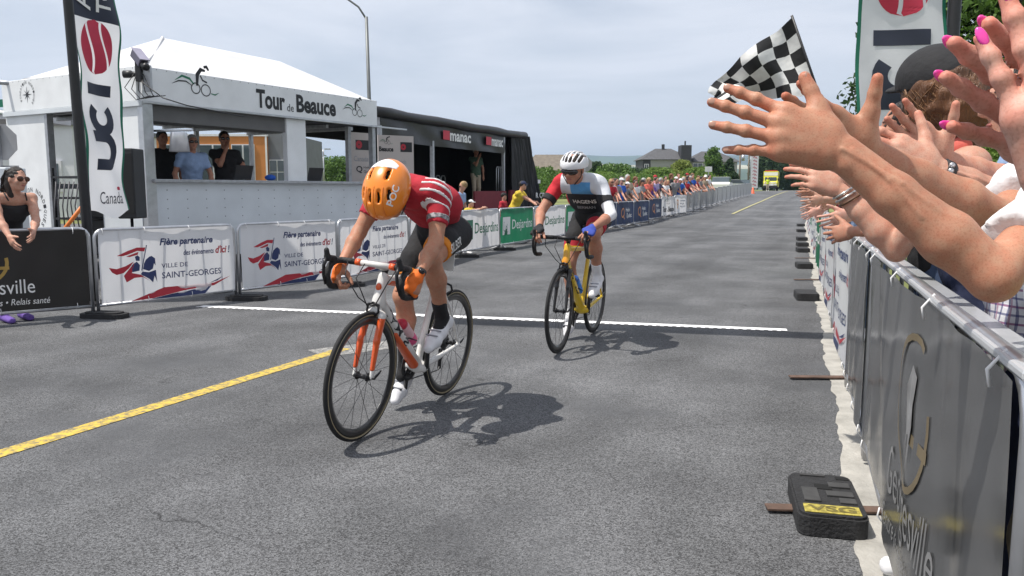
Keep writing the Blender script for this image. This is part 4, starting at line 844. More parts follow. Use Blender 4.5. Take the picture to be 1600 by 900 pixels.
# ================================================================== street furniture
lp = empty('street_lamp', (at(581, 290, 35).x, 35, 0), 0, 'tall grey street lamp rising behind the booth', 'street lamp'); zt = at(578, 30, 35).z
obj('pole', TB([(0, 0, 0), (-.02, 0, 4), (-.08, 0, zt + .1)], [.1, .085, .065], 10), M('lamp_grey', (.16, .17, .17), .5, .1, 6, metal=.4), lp); e = at(545, 0, 35) - Vector(lp.location); obj('arm', TB([(-.08, 0, zt), (e.x * .5, 0, zt + .5), (e.x, 0, e.z), (e.x - .9, 0, e.z + .55)], .04, 8), MATS['lamp_grey'], lp); obj('lamp_head', BX((e.x - 1.5, -.15, e.z + .5), (e.x - .8, .15, e.z + .64), .03), MATS['lamp_grey'], lp)
q = at(505, 234, 80); l2 = empty('parking_lamp', (q.x, 80, zg(80)), 0, 'small double headed car park lamp seen through the booth', 'street lamp'); hz = q.z - zg(80); obj('pole', TB([(0, 0, 0), (0, 0, hz)], .08, 6), m_galv, l2); obj('lamp_head', BX((-.7, -.15, hz), (-.15, .15, hz + .12)), m_galv, l2); obj('lamp_head', BX((.15, -.15, hz), (.7, .15, hz + .12)), m_galv, l2)
m_sback = M('sign_back_grey', (.33, .33, .34), .5, .08, 5, metal=.4)
def stop_back(px, py, Y, r, label):
    q = at(px, py, Y); t = empty('stop_sign', (q.x, Y, zg(Y)), 0, label, 'sign'); zc = q.z - zg(Y); bm = bmesh.new(); prism(bm, [(r * math.cos(R(22.5 + 45 * k)), zc + r * math.sin(R(22.5 + 45 * k))) for k in range(8)], 0, .01, o=(0, .04, 0)); obj('plate', bm, m_sback, t); obj('post', BX((-.03, -.03, 0), (.03, .028, zc + r * .9)), m_galv, t); obj('small_plate', BX((-.22, .03, zc - r - .45), (.22, .04, zc - r - .05)), m_sback, t)
stop_back(914, 257, 42, .40, 'back of an octagonal stop sign right of the second rider'); stop_back(-4, 222, 10.0, .235, 'back of an octagonal sign cut by the left edge')
q = at(1107, 268, 60); t = empty('white_sign', (q.x, 60, zg(60)), 0, 'plain white square sign above the far crowd', 'sign'); obj('plate', BX((-.26, 0, q.z - zg(60) - .02), (.26, .02, q.z - zg(60) + .72 - .36)), m_banw, t); obj('post', BX((-.03, .021, 0), (.03, .06, q.z - zg(60) + .3)), m_galv, t)
q = at(2, 270, 9.6); t = tag(obj('utility_cabinet', BX((q.x - .35, q.y, 0), (q.x + .06, q.y + .4, 1.55), .02), m_bg), 'pale grey cabinet at the left edge behind the leaning woman', 'cabinet')
q = at(8, 178, 15); t = empty('green_canopy', (q.x, q.y, 0), 0, 'pale canopy with green edge at the far left', 'canopy'); obj('roof', BX((-2.2, -.3, q.z - .12), (.55, 1.2, q.z)), m_canv, t); obj('edge', BX((-2.2, -.33, q.z - .03), (.3, -.302, q.z + .04)), m_fgreen, t); obj('green_tab', BX((-.3, -.02, q.z + .12), (.02, 0, q.z + .26)), m_fgreen, t); obj('post', BX((-2.1, 0, 0), (-2.04, .06, q.z - .12)), m_galv, t)
for px, ptop, Y, lb in ((1157, 232, 125, 'wooden utility pole left of the tall vertical banner'), (1171, 228, 140, 'wooden utility pole just behind the tall vertical banner')):
    q = at(px, ptop, Y); t = empty('utility_pole', (q.x, Y, zg(Y)), 0, lb, 'utility pole'); hz = q.z - zg(Y); obj('pole', TB([(0, 0, 0), (0, 0, hz)], [.17, .12], 7), M('pole_wood', (.2, .17, .14), .9, .2, 3), t); obj('crossarm', BX((-1., -.1, hz - .6), (1., .02, hz - .45)), MATS['pole_wood'], t); obj('transformer', TB([(.4, -.2, hz - 1.9), (.4, -.2, hz - 1.0)], .25, 8), m_galv, t)
q = at(1178, 292, 100); t = empty('vertical_banner', (q.x, 100, zg(100)), 0, 'tall white vertical banner with red marks left of the ambulance', 'banner'); obj('pole', TB([(-.5, 0, 0), (-.5, 0, 4.6)], .03, 6), m_galv, t); cl_ = obj('cloth', BX((-.46, -.01, .35), (.46, .01, 4.5)), m_banw, t)
poly([s_ for k in range(9) for s_ in stroke([(-.22, 4.1 - .42 * k), (-.05, 4.25 - .42 * k), (.05, 4.0 - .42 * k)], .1) + stroke([(.1, 4.2 - .42 * k), (.26, 3.98 - .42 * k)], .09)], M('banner_red', (.45, .08, .10), .6, .1, 5), cl_, -.015, 'print')
# photo-finish gantry over the line, above the picture
gt = empty('finish_gantry', (0, 0, 0), 0, 'cantilevered truss over the finish line, above the view', 'gantry'); a, b = Vector((5.4, 5.0, 5.6)), Vector((-3.4, 7.13, 5.6)); bm = bmesh.new(); n = 26; off = (Vector((0, .14, .0)), Vector((0, -.14, 0)), Vector((0, 0, .3)))
for o_ in off: tube(bm, [a + o_, b + o_], .035, 6)
for k in range(n):
    p0, p1 = a.lerp(b, k / n), a.lerp(b, (k + 1) / n)
    tube(bm, [p0 + off[0], p1 + off[1]], .016, 5); tube(bm, [p0 + off[0], p1 + off[2]], .016, 5); tube(bm, [p0 + off[2], p1 + off[1]], .016, 5)
obj('boom', bm, m_alu, gt); obj('cover', BX((-.1, -.1, -.1), (.1, .1, .1)), m_blk, gt, loc=a); obj('mast', TB([(5.4, 5.0, 0), (5.4, 5.0, 5.8)], .13, 10), m_alu, gt)
cv = Vector((b - a)); rzz = math.atan2(cv.y, cv.x); cvb = obj('skirt', BX((2.2, -.11, -.02), (cv.length, .11, .0)), m_blk, gt, loc=a + Vector((0, 0, -.05)), rz=rzz)
# ================================================================== ambulance and parked cars
m_amb = M('ambulance_yellow', (.60, .56, .03), .35, .05, 2, coat=.4); m_ambw = M('ambulance_white', (.75, .76, .72), .4, .05, 2); m_tyre = M('tyre_black', (.015, .015, .016), .8, .2, 30); m_rim = M('wheel_rim', (.4, .4, .42), .4, .1, 8, metal=.6); m_ambr = M('ambulance_red', (.5, .03, .02), .4, .05, 5)
def car_wheel(parent, x, y, r=.36):
    bm = bmesh.new(); lathe(bm, [(r * .6, -.11), (r * .95, -.11), (r, -.06), (r, .06), (r * .95, .11), (r * .6, .11), (r * .6, -.11)], (x, y, r), (0, 1, 0), 18); wv = obj('wheel', bm, m_tyre, parent); bm = bmesh.new(); lathe(bm, [(0, -.1), (r * .6, -.09), (r * .6, .09), (0, .1)], (x, y, r), (0, 1, 0), 14); obj('rim', bm, m_rim, wv)
Y = 124; q = at(1204, 298, Y); t = empty('ambulance', (q.x, Y, zg(Y)), R(-110), 'yellow box ambulance parked at the far end of the road', 'ambulance')
# local +x = forward
obj('box_body', BX((-3.6, -1.1, .55), (.6, 1.1, 2.95), .06), m_amb, t); cabp = [(.6, .55), (2.4, .55), (2.45, 1.15), (1.5, 1.35), (1.0, 2.15), (.6, 2.2)]; bm = bmesh.new(); prism(bm, cabp, -1.0, 1.0, ((1, 0, 0), (0, 0, 1), (0, -1, 0))); obj('cab', bm, m_amb, t)
obj('bonnet', BX((1.5, -.85, 1.16), (2.44, .85, 1.3), .04), m_ambw, t); obj('windscreen', BX((1.02, -.85, 1.42), (1.42, .85, 2.05), .02), m_glass, t); obj('side_window', BX((.75, -1.02, 1.45), (1.1, -1.001, 2.0)), m_glass, t); obj('bumper', BX((2.4, -1.0, .4), (2.58, 1.0, .75), .04), m_blk, t); obj('grille', BX((2.44, -.5, .78), (2.48, .5, 1.1)), m_ambw, t)
for s in (-.75, .75): obj('headlight', BX((2.44, s - .18, .8), (2.49, s + .18, 1.05), .02), m_frame, t); obj('mirror', BX((1.2, s * 1.5 - .1, 1.5), (1.3, s * 1.5 + .1, 1.9), .02), m_blk, t)
obj('light_bar', BX((.2, -.9, 2.96), (.5, .9, 3.1), .03), m_ambr, t); obj('front_panel', BX((.61, -1.0, 2.3), (.64, 1.0, 2.8)), m_ambw, t); obj('stripe', BX((-3.5, -1.115, 1.3), (.5, -1.102, 1.6)), m_ambr, t); obj('side_window', BX((-2.6, -1.118, 1.9), (-1.6, -1.102, 2.5)), m_glass, t)
for x in (1.7, -2.5): car_wheel(t, x, -.95, .4); car_wheel(t, x, .95, .4)
def parked_car(px, py, Y, rz, col, label):
    q = at(px, py, Y); t = empty('parked_car', (q.x, Y, zg(Y)), rz, label, 'car', 'cars parked beyond the far barriers'); bm = bmesh.new()
    prism(bm, [(-2.1, .35), (2.1, .35), (2.15, .75), (1.2, .95), (-1.9, 1.0), (-2.15, .8)], -.85, .85, ((1, 0, 0), (0, 0, 1), (0, -1, 0))); obj('body', bm, col, t); bm = bmesh.new(); prism(bm, [(1.1, .95), (.45, 1.42), (-1.2, 1.45), (-1.8, 1.0)], -.75, .75, ((1, 0, 0), (0, 0, 1), (0, -1, 0))); obj('cabin', bm, m_glass, t); obj('roof', BX((-1.15, -.72, 1.43), (.42, .72, 1.47), .01), col, t)
    for x in (1.3, -1.3): car_wheel(t, x, -.8, .32); car_wheel(t, x, .8, .32)
parked_car(1128, 292, 75, R(70), m_ambw, 'white car parked behind the bare barriers'); parked_car(1146, 287, 105, R(20), m_ambw, 'white car parked left of the utility poles'); parked_car(1163, 292, 108, R(80), m_blk, 'black vehicle parked at the foot of the utility poles')
bm = bmesh.new(); lathe(bm, [(.2, 0), (.18, .03), (.05, .55), (0, .56)], (0, 0, 0), (0, 0, 1), 12); q = at(1176, 303, 72); tag(obj('traffic_cone', bm, M('cone_orange', (.7, .12, .04), .5, .05, 5), None, loc=(q.x, 72, zg(72))), 'small orange cone at the end of the bare barriers', 'cone')
# ================================================================== people
def skinmat(name, c, rough=.5):
    m = M(name, c, rough, .12, 11, .05, 420, spec=.28); N, L, b = nodes(m); b.inputs['Subsurface Weight'].default_value = .08; b.inputs['Subsurface Radius'].default_value = (.01, .004, .002); b.inputs['Subsurface Scale'].default_value = .6
    s = base_in(m); t = [n for n in N if n.type == 'TEX_COORD'][0]
    n1 = N.new('ShaderNodeTexNoise'); n1.inputs['Scale'].default_value = 55; n1.inputs['Detail'].default_value = 6; L.new(t.outputs['Object'], n1.inputs['Vector'])
    r = N.new('ShaderNodeValToRGB'); r.color_ramp.elements[0].position = .35; r.color_ramp.elements[1].position = .7; r.color_ramp.elements[0].color = (1.0, .80, .76, 1); r.color_ramp.elements[1].color = (1.0, 1.0, 1.0, 1); L.new(n1.outputs['Fac'], r.inputs[0])
    x = N.new('ShaderNodeMix'); x.data_type = 'RGBA'; x.blend_type = 'MULTIPLY'; x.inputs[0].default_value = 1; L.new(s, x.inputs[6]); L.new(r.outputs[0], x.inputs[7]); n3 = N.new('ShaderNodeTexNoise'); n3.inputs['Scale'].default_value = 330; n3.inputs['Detail'].default_value = 3; L.new(t.outputs['Object'], n3.inputs['Vector'])
    r3 = N.new('ShaderNodeValToRGB'); r3.color_ramp.elements[0].position = .30; r3.color_ramp.elements[1].position = .52; r3.color_ramp.elements[0].color = (.72, .62, .58, 1); r3.color_ramp.elements[1].color = (1, 1, 1, 1); L.new(n3.outputs['Fac'], r3.inputs[0])
    x3 = N.new('ShaderNodeMix'); x3.data_type = 'RGBA'; x3.blend_type = 'MULTIPLY'; x3.inputs[0].default_value = .6; L.new(x.outputs[2], x3.inputs[6]); L.new(r3.outputs[0], x3.inputs[7]); at_ = N.new('ShaderNodeAttribute'); at_.attribute_name = 'flush'; x4 = N.new('ShaderNodeMix'); x4.data_type = 'RGBA'; x4.blend_type = 'MULTIPLY'; x4.inputs[7].default_value = (1.0, .66, .62, 1); L.new(at_.outputs['Fac'], x4.inputs[0]); L.new(x3.outputs[2], x4.inputs[6]); L.new(x4.outputs[2], b.inputs['Base Color']); return m
SK = {'tan': skinmat('skin_tan', (.47, .262, .170), .52), 'fair': skinmat('skin_fair', (.56, .35, .26), .55), 'pink': skinmat('skin_pink', (.64, .39, .31), .52), 'mid': skinmat('skin_mid', (.45, .25, .172), .58)}
def cloth(name, c, var=.08): return M('cloth_' + name, c, .85, var, 18, .35, 22)
CL = {}
for n_, c_ in dict(black=(.014, .014, .016), white=(.74, .74, .75), red=(.40, .015, .03), blue=(.02, .10, .45), lblue=(.26, .36, .55), green=(.055, .10, .065), khaki=(.42, .35, .26), yellow=(.68, .50, .05), navy=(.02, .028, .07), grey=(.22, .22, .23), purple=(.16, .09, .38), pink=(.55, .22, .25), jeans=(.055, .085, .16), tan=(.38, .30, .21), lavender=(.38, .33, .52), cyan=(.03, .22, .50), hivis=(.55, .68, .03), coral=(.62, .13, .10)).items(): CL[n_] = cloth(n_, c_)
def hairmat(name, c):
    m = M(name, c, .42, .35, 9); N, L, b = nodes(m); t = [n for n in N if n.type == 'TEX_COORD'][0]; mp_ = N.new('ShaderNodeMapping'); mp_.inputs['Scale'].default_value = (60, 60, 7); L.new(t.outputs['Object'], mp_.inputs[0])
    n1 = N.new('ShaderNodeTexNoise'); n1.inputs['Scale'].default_value = 2.; n1.inputs['Detail'].default_value = 5; n1.inputs['Distortion'].default_value = 1.2; L.new(mp_.outputs[0], n1.inputs['Vector']); bp = N.new('ShaderNodeBump'); bp.inputs['Strength'].default_value = .9; bp.inputs['Distance'].default_value = .012; L.new(n1.outputs['Fac'], bp.inputs['Height']); L.new(bp.outputs[0], b.inputs['Normal']); return m
HR = {'brown': hairmat('hair_brown', (.13, .055, .022)), 'dark': hairmat('hair_dark', (.02, .014, .011)), 'grey': hairmat('hair_grey', (.38, .37, .36)), 'blond': hairmat('hair_blond', (.38, .25, .11)), 'red': hairmat('hair_auburn', (.17, .06, .025))}
m_lens = M('dark_lens', (.012, .010, .010), .12, .1, 9, spec=.7); m_eye = M('eye_dark', (.03, .02, .018), .3, .2, 40); m_lip = M('lip', (.33, .11, .095), .5, .1, 30)
V3 = lambda *a: np.array(a, float)
def nrm(v): v = np.array(v, float); return v / (np.linalg.norm(v) + 1e-12)
def ik(S, T, l1, l2, pole):
    S, T = np.array(S, float), np.array(T, float); d = T - S; D = np.linalg.norm(d)
    if D > (l1 + l2) * .995: T = S + d / D * (l1 + l2) * .995; d = T - S; D = np.linalg.norm(d)
    u = d / D; a = (l1 * l1 - l2 * l2 + D * D) / (2 * D); h_ = math.sqrt(max(0, l1 * l1 - a * a)); p = np.array(pole, float); p = p - u * (p @ u); p = nrm(p); return S + u * a + p * h_, T
def hand(bl, wrist, u, n, t, s=1., curl=(.25, .25, .25, .25), spread=.12, thumb=(.75, .6, .15), tcurl=.2, g0=1, wr=.026, splay=None, rich=False, tl=1.):
    """fingers along u, back of the hand along n, thumb on the side t; returns tips (point, direction, dorsal)"""
    u = nrm(u); n = np.array(n, float); n = nrm(n - u * (n @ u)); t = np.array(t, float); t = nrm(t - u * (t @ u) - n * (t @ n)); w_ = np.array(wrist, float); tips = []
    off = (.031, .010, -.0115, -.030); mc = (.088, .092, .086, .077); ln = ((.046, .027, .021), (.051, .031, .022), (.047, .029, .022), (.037, .022, .019)); rr = ((.0100, .0088, .0078), (.0102, .0090, .0080), (.0097, .0085, .0076), (.0087, .0076, .0068))
    for i in range(4):
        m_ = w_ + (u * mc[i] + t * off[i] + n * (.004 if i in (1, 2) else 0)) * s
        bl.cap(w_ + (u * .012 + t * off[i] * .55) * s, m_, .0165 * s, .0125 * s, k=.014 * s)
        if rich: bl.cap(w_ + (u * .03 + t * off[i] * .55 + n * .0115) * s, m_ + n * .0068 * s, .0052 * s, .0066 * s, k=.008 * s); bl.ell(m_ + n * .0045 * s - u * .002 * s, (.0115 * s,) * 3, k=.008 * s)
        fan = (1.5 - i) * spread if splay is None else splay[i]; d = nrm(u + t * math.tan(fan)); p = m_ - d * .006 * s; c = curl[i]; a = 0.
        for j in range(3):
            a += c * (.9, 1.15, .7)[j]; dd = d * math.cos(a) - n * math.sin(a); q = p + dd * (ln[i][j] + (.006 if j == 0 else 0)) * s
            bl.cap(p, q, rr[i][j] * s * (1.06 if j else 1.1), rr[i][min(j + 1, 2)] * s * (1. if j < 2 else .92), k=.009 * s, g=g0 + i); p = q
            if rich and j < 2: bl.ell(q + n * math.cos(a) * .0012 * s, (rr[i][j] * s * 1.10,) * 3, k=.009 * s, g=g0 + i)
        tips.append((p, dd, n * math.cos(a) + d * math.sin(a), rr[i][2] * s))
    bl.cap(w_ + (u * .02) * s, w_ + (u * .07) * s, .017 * s, .015 * s, k=.02 * s, side=t, asp=1.9)
    c0 = w_ + (u * .020 + t * .020 - n * .006) * s; d = nrm(t * thumb[0] + u * thumb[1] - n * thumb[2]); c1 = c0 + d * .046 * s * tl; d2 = nrm(d * math.cos(tcurl) + u * math.sin(tcurl)); c2 = c1 + d2 * .034 * s * tl; d3 = nrm(d2 * math.cos(tcurl * .6) + u * math.sin(tcurl * .6)); c3 = c2 + d3 * .027 * s * tl
    bl.cap(c0, c1, .0185 * s, .0138 * s, k=.018 * s); bl.cap(c1 - d2 * .004 * s, c2, .0128 * s, .0112 * s, k=.009 * s, g=g0 + 4); bl.cap(c2, c3, .0115 * s, .0092 * s, k=.009 * s, g=g0 + 4)
    tips.append((c3, d3, nrm(t - d3 * (t @ d3)) * .0 + nrm(np.cross(d3, n) if np.cross(d3, n) @ t > 0 else -np.cross(d3, n)) * .4 + n * .6, .0092 * s))
    return tips
def nails(tips, mat, parent, org=(0, 0, 0), ln=.008, idx=range(5), name='nail'):
    for i in idx:
        p, d, n, r = tips[i]; n = nrm(n - d * (n @ d)); b = Blob(.0012); sd_ = np.cross(d, n); Rm = np.stack([nrm(d), nrm(sd_), n], 1); b.ell(p - d * r * .05 + n * r * .74, (ln, r * .70, .0022), Rm); b.build(name, mat, parent, org=org)
def head(bl, c, f, up, s=1., detail=True):
    """skull, jaw, nose, ears; c = centre of the head, f = facing"""
    f = nrm(f); up = nrm(np.array(up, float) - f * (np.array(up, float) @ f)); r = np.cross(f, up); Rm = np.stack([r, f, up], 1); c = np.array(c, float)
    P = lambda x, y, z: c + (r * x + f * y + up * z) * s
    bl.ell(P(0, -.008, .022), (.074 * s, .095 * s, .092 * s), Rm, k=.02); bl.ell(P(0, .020, -.045), (.058 * s, .066 * s, .066 * s), Rm, k=.03); bl.ell(P(0, .058, -.092), (.026 * s, .024 * s, .018 * s), Rm, k=.03)
    if detail:
        bl.cap(P(0, .088, .012), P(0, .108, -.028), .010 * s, .0135 * s, k=.012); bl.cap(P(-.012, .092, -.031), P(.012, .092, -.031), .009 * s, k=.008); bl.cap(P(-.03, .082, .026), P(.03, .082, .026), .011 * s, k=.016)
        bl.cap(P(-.018, .082, -.062), P(.018, .082, -.062), .0085 * s, k=.008)
        for q in (-1, 1): bl.ell(P(.076 * q, -.004, -.008), (.010 * s, .020 * s, .032 * s), Rm, k=.008); bl.ell(P(.035 * q, .066, -.022), (.026 * s, .022 * s, .024 * s), Rm, k=.02)
    return P, Rm
def face_bits(P, Rm, s, parent, eyes=True, lips=True, glasses=None, org=(0, 0, 0)):
    if eyes:
        for q in (-1, 1): Blob(.002).ell(P(.031 * q, .082, .006), (.013 * s, .008 * s, .0055 * s), Rm).build('eye', m_eye, parent, org=org); Blob(.002).cap(P(.018 * q, .092, .024), P(.045 * q, .082, .025), .0042 * s, .003 * s).build('eyebrow', HR['dark'], parent, org=org)
    if lips: Blob(.002).ell(P(0, .090, -.060), (.023 * s, .006 * s, .006 * s), Rm).build('lips', m_lip, parent, org=org)
    if glasses:
        b = Blob(.0035 * s)
        for q in (-1, 1): b.ell(P(.034 * q, .094, .006), (.032 * s, .010 * s, .024 * s), Rm, k=.004)
        b.cap(P(-.02, .100, .012), P(.02, .100, .012), .004, k=.003)
        for q in (-1, 1): b.cap(P(.064 * q, .084, .012), P(.079 * q, .0, .012), .004, k=.004)
        b.build('sunglasses', glasses, parent, org=org)
def cap_hat(P, Rm, s, mat, parent, brim=True, h=.006, tilt=0., org=(0, 0, 0), brim_mat=None, name='cap'):
    b = Blob(h); b.ell(P(0, -.010, .045), (.083 * s, .104 * s, .082 * s), Rm); b.plane(P(0, 0, .036), -Rm[:, 2]); o = b.build(name, mat, parent, org=org)
    if brim:
        b = Blob(h); f = Rm[:, 1]; b.ell(P(0, .098, .038), (.068 * s, .068 * s, .009 * s), Rm); b.build('brim', brim_mat or mat, o, org=org)
    return o
def person(name_label, base, face, H=1.72, lean=0., hands=None, top='black', sleeve='short', bottom='jeans', shorts=False, shoes='white', skin='mid', hair='dark', hair_style='short', hat=None, glasses=False, q=.018, group=None, look=None, headf=None, detail=None, fine_hands=False, watch=False, org=None, poles=None, hero_fn=None, sl_len=None, sl_r=1.):
    """an upright figure; hands = world targets (left, right); all geometry in the frame of the empty at its feet"""
    s = H / 1.75; base = np.array(base, float); f = nrm(V3(face[0], face[1], 0)); r = V3(f[1], -f[0], 0); up = V3(0, 0, 1)
    detail = q < .014 if detail is None else detail
    t = empty('person', tuple(base), 0, name_label, 'person', group)
    L = lambda x, y, z: r * x + f * y + up * z
    th = lean; td = f * math.sin(th) + up * math.cos(th); pel = L(0, -.16 * math.sin(th) * s, .94 * s); chest = pel + td * .34 * s; nb = pel + td * .50 * s
    hd = nrm(td * .6 + up * .4 + f * .15); hc = nb + hd * .185 * s; look = f if look is None else nrm(look); hup = nrm(up + f * .0) if headf is None else nrm(headf)
    sh = [nb - td * .045 * s - r * .175 * s, nb - td * .045 * s + r * .175 * s]
    hp = [pel - r * .085 * s, pel + r * .085 * s]; ank = [L(-.10 * s, -.02, .085 * s), L(.10 * s, .03, .085 * s)]; kn = [ik(hp[i], ank[i], .43 * s, .43 * s, f)[0] for i in (0, 1)]
    W = []; E_ = []
    for i in (0, 1):
        sg = -1 if i == 0 else 1
        T = sh[i] + (-up * .50 + f * .10 + r * sg * .08) * s if hands is None or hands[i] is None else np.array(hands[i], float) - base
        pole = (-up * .7 + r * sg * .6 - f * .3) if poles is None else poles[i]
        e, w_ = ik(sh[i], T, .29 * s, .25 * s, pole); E_.append(e); W.append(w_)
    sm = SK[skin]; b = Blob(q)
    P, Rm = head(b, hc, look, hup, s * 1.0, detail); b.cap(nb - td * .02, hc - hd * .06 * s, .056 * s, .05 * s, k=.03)
    if sleeve == 'none': b.cap(sh[0], sh[1], .056 * s, k=.04); b.cap(chest, nb - td * .06, .118 * s, .07 * s, k=.05, side=r, asp=1.4)
    ex = []
    info = dict(P=P, Rm=Rm, sh=sh, E=E_, W=W, base=base, nb=nb, pel=pel, td=td, r=r, f=f, s=s, hc=hc, root=t)
    for i in (0, 1):
        if hero_fn and hero_fn[i]: ex.append(hero_fn[i](info, i)); continue
        b.chain([sh[i], sh[i] * .45 + E_[i] * .55, E_[i]], [.05 * s, .044 * s, .036 * s], k=.02); b.chain([E_[i], E_[i] * .65 + W[i] * .35, W[i]], [.037 * s, .038 * s, .024 * s], k=.02)
        u = nrm(W[i] - E_[i]); tv = up if abs(u[2]) < .8 else f; nv = np.cross(u, tv) * (1 if i else -1)
        if fine_hands:
            hb = Blob(.0045); hb.cap(W[i] - u * .04, W[i], .026 * s, .025 * s, k=.01); hand(hb, W[i], u + V3(0, 0, -.1), nv, tv, s * .98, curl=(.2, .25, .28, .3)); ex.append(hb)
        else: b.cap(W[i], W[i] + u * .085 * s, .026 * s, .030 * s, k=.02, side=tv, asp=1.3); b.cap(W[i] + u * .08 * s, W[i] + u * .165 * s, .026 * s, .014 * s, k=.02, side=tv, asp=1.4); b.cap(W[i] + u * .03 * s, W[i] + u * .07 * s + tv * .05 * s, .016, .011, k=.01)
    for i in (0, 1):
        if shorts: b.chain([kn[i] + (hp[i] - kn[i]) * .3, kn[i], kn[i] * .6 + ank[i] * .4, ank[i]], [.065 * s, .052 * s, .052 * s, .036 * s], k=.02)
    bo = b.build('body', sm, t, ex)
    if 'tips' in info:                       # redder finger ends and knuckles
        nv_ = len(bo.data.vertices); co = np.zeros(nv_ * 3, np.float32); bo.data.vertices.foreach_get('co', co); co = co.reshape(-1, 3); fl = np.zeros(nv_)
        for tp in info['tips'].values():
            for p_, d_, n_, r_ in tp:
                for o_, sg, am in ((0, .016, .9), (-.034, .010, .55), (-.075, .015, .6)): fl = np.maximum(fl, am * np.exp(-((co - (p_ + d_ * o_)) ** 2).sum(1) / sg ** 2))
        at2 = bo.data.attributes.new('flush', 'FLOAT', 'POINT'); at2.data.foreach_set('value', fl.astype(np.float32))
    # clothes
    b = Blob(q * 1.15); b.noise = (.0055 if q < .016 else .004, 31, base[0] * 9)
    b.cap(pel + td * .02, chest, .125 * s, .135 * s, k=.06, side=r, asp=1.25); b.cap(chest, nb - td * .05, .13 * s, .085 * s, k=.06, side=r, asp=1.45); b.cap(sh[0], sh[1], .066 * s, k=.05) if sleeve != 'none' else b.plane(nb - td * .115 * s + f * .05, nrm(td - f * .25)); b.cap(pel - td * .1 * s, pel, .125 * s, k=.05, side=r, asp=1.28, flata=True)
    sl = sl_len or {'none': 0, 'short': .62, 'long': 2}[sleeve]
    for i in (0, 1):
        if sl: e = sh[i] + (E_[i] - sh[i]) * min(1, sl); b.cap(sh[i], e, .064 * s * (sl_r + 1) / 2, .054 * s * sl_r, k=.03, flatb=sl < 1)
        if sl > 1: b.cap(E_[i], E_[i] + (W[i] - E_[i]) * .93, .05 * s, .036 * s, k=.02, flatb=True)
    b.build('shirt', CL[top] if isinstance(top, str) else top, t)
    b = Blob(max(q * 1.5, .017)); b.cap(pel - td * .02, pel - up * .06, .128 * s, k=.05, side=r, asp=1.25)
    for i in (0, 1):
        if shorts: b.cap(hp[i], hp[i] + (kn[i] - hp[i]) * .8, .092 * s, .078 * s, k=.03, flatb=True)
        else: b.cap(hp[i], kn[i], .09 * s, .066 * s, k=.03); b.cap(kn[i], ank[i] + (kn[i] - ank[i]) * .02, .064 * s, .052 * s, k=.02, flatb=True)
    b.build('shorts' if shorts else 'trousers', CL[bottom] if isinstance(bottom, str) else bottom, t)
    for i in (0, 1):
        b = Blob(.0135); a = ank[i]; b.cap(a + L(0, -.02, -.035), a + L(0, .17 * s, -.05), .036, .032, k=.02, side=r, asp=1.15); b.cap(a + L(0, -.03, -.03), a + L(0, 0, .01), .04, .036, k=.02); b.plane(L(0, 0, .002), (0, 0, -1)); b.build('shoe', CL[shoes], t)
    if hair:
        b = Blob(q if q > .012 else .007); hq = HR[hair]; b.noise = (.004, 75, base[1]) if q < .014 else None
        b.ell(P(0, -.022, .036), (.083 * s, .098 * s, .094 * s), Rm); b.plane(P(0, .062, .03), nrm(Rm[:, 1] * .8 - Rm[:, 2] * .62)) if hair_style != 'back' else None
        if hair_style in ('long', 'pony', 'back'):
            b2 = Blob(q if q > .012 else .008); b2.chain([P(0, -.06, .04), P(0, -.085, -.05), P(0, -.085, -.16)], [.07 * s, .06 * s, .04 * s], k=.03); hb = b.build('hair', hq, t, [b2])
        else: hb = b.build('hair', hq, t)
    if hat: cap_hat(P, Rm, s, CL[hat], t, h=q * .5 + .002)
    if detail: face_bits(P, Rm, s, t, eyes=not glasses, glasses=m_lens if glasses else None)
    elif glasses: Blob(.006).cap(P(-.06, .088, .006), P(.06, .088, .006), .016 * s, side=Rm[:, 1], asp=.5).build('sunglasses', m_lens, t)
    return t, info
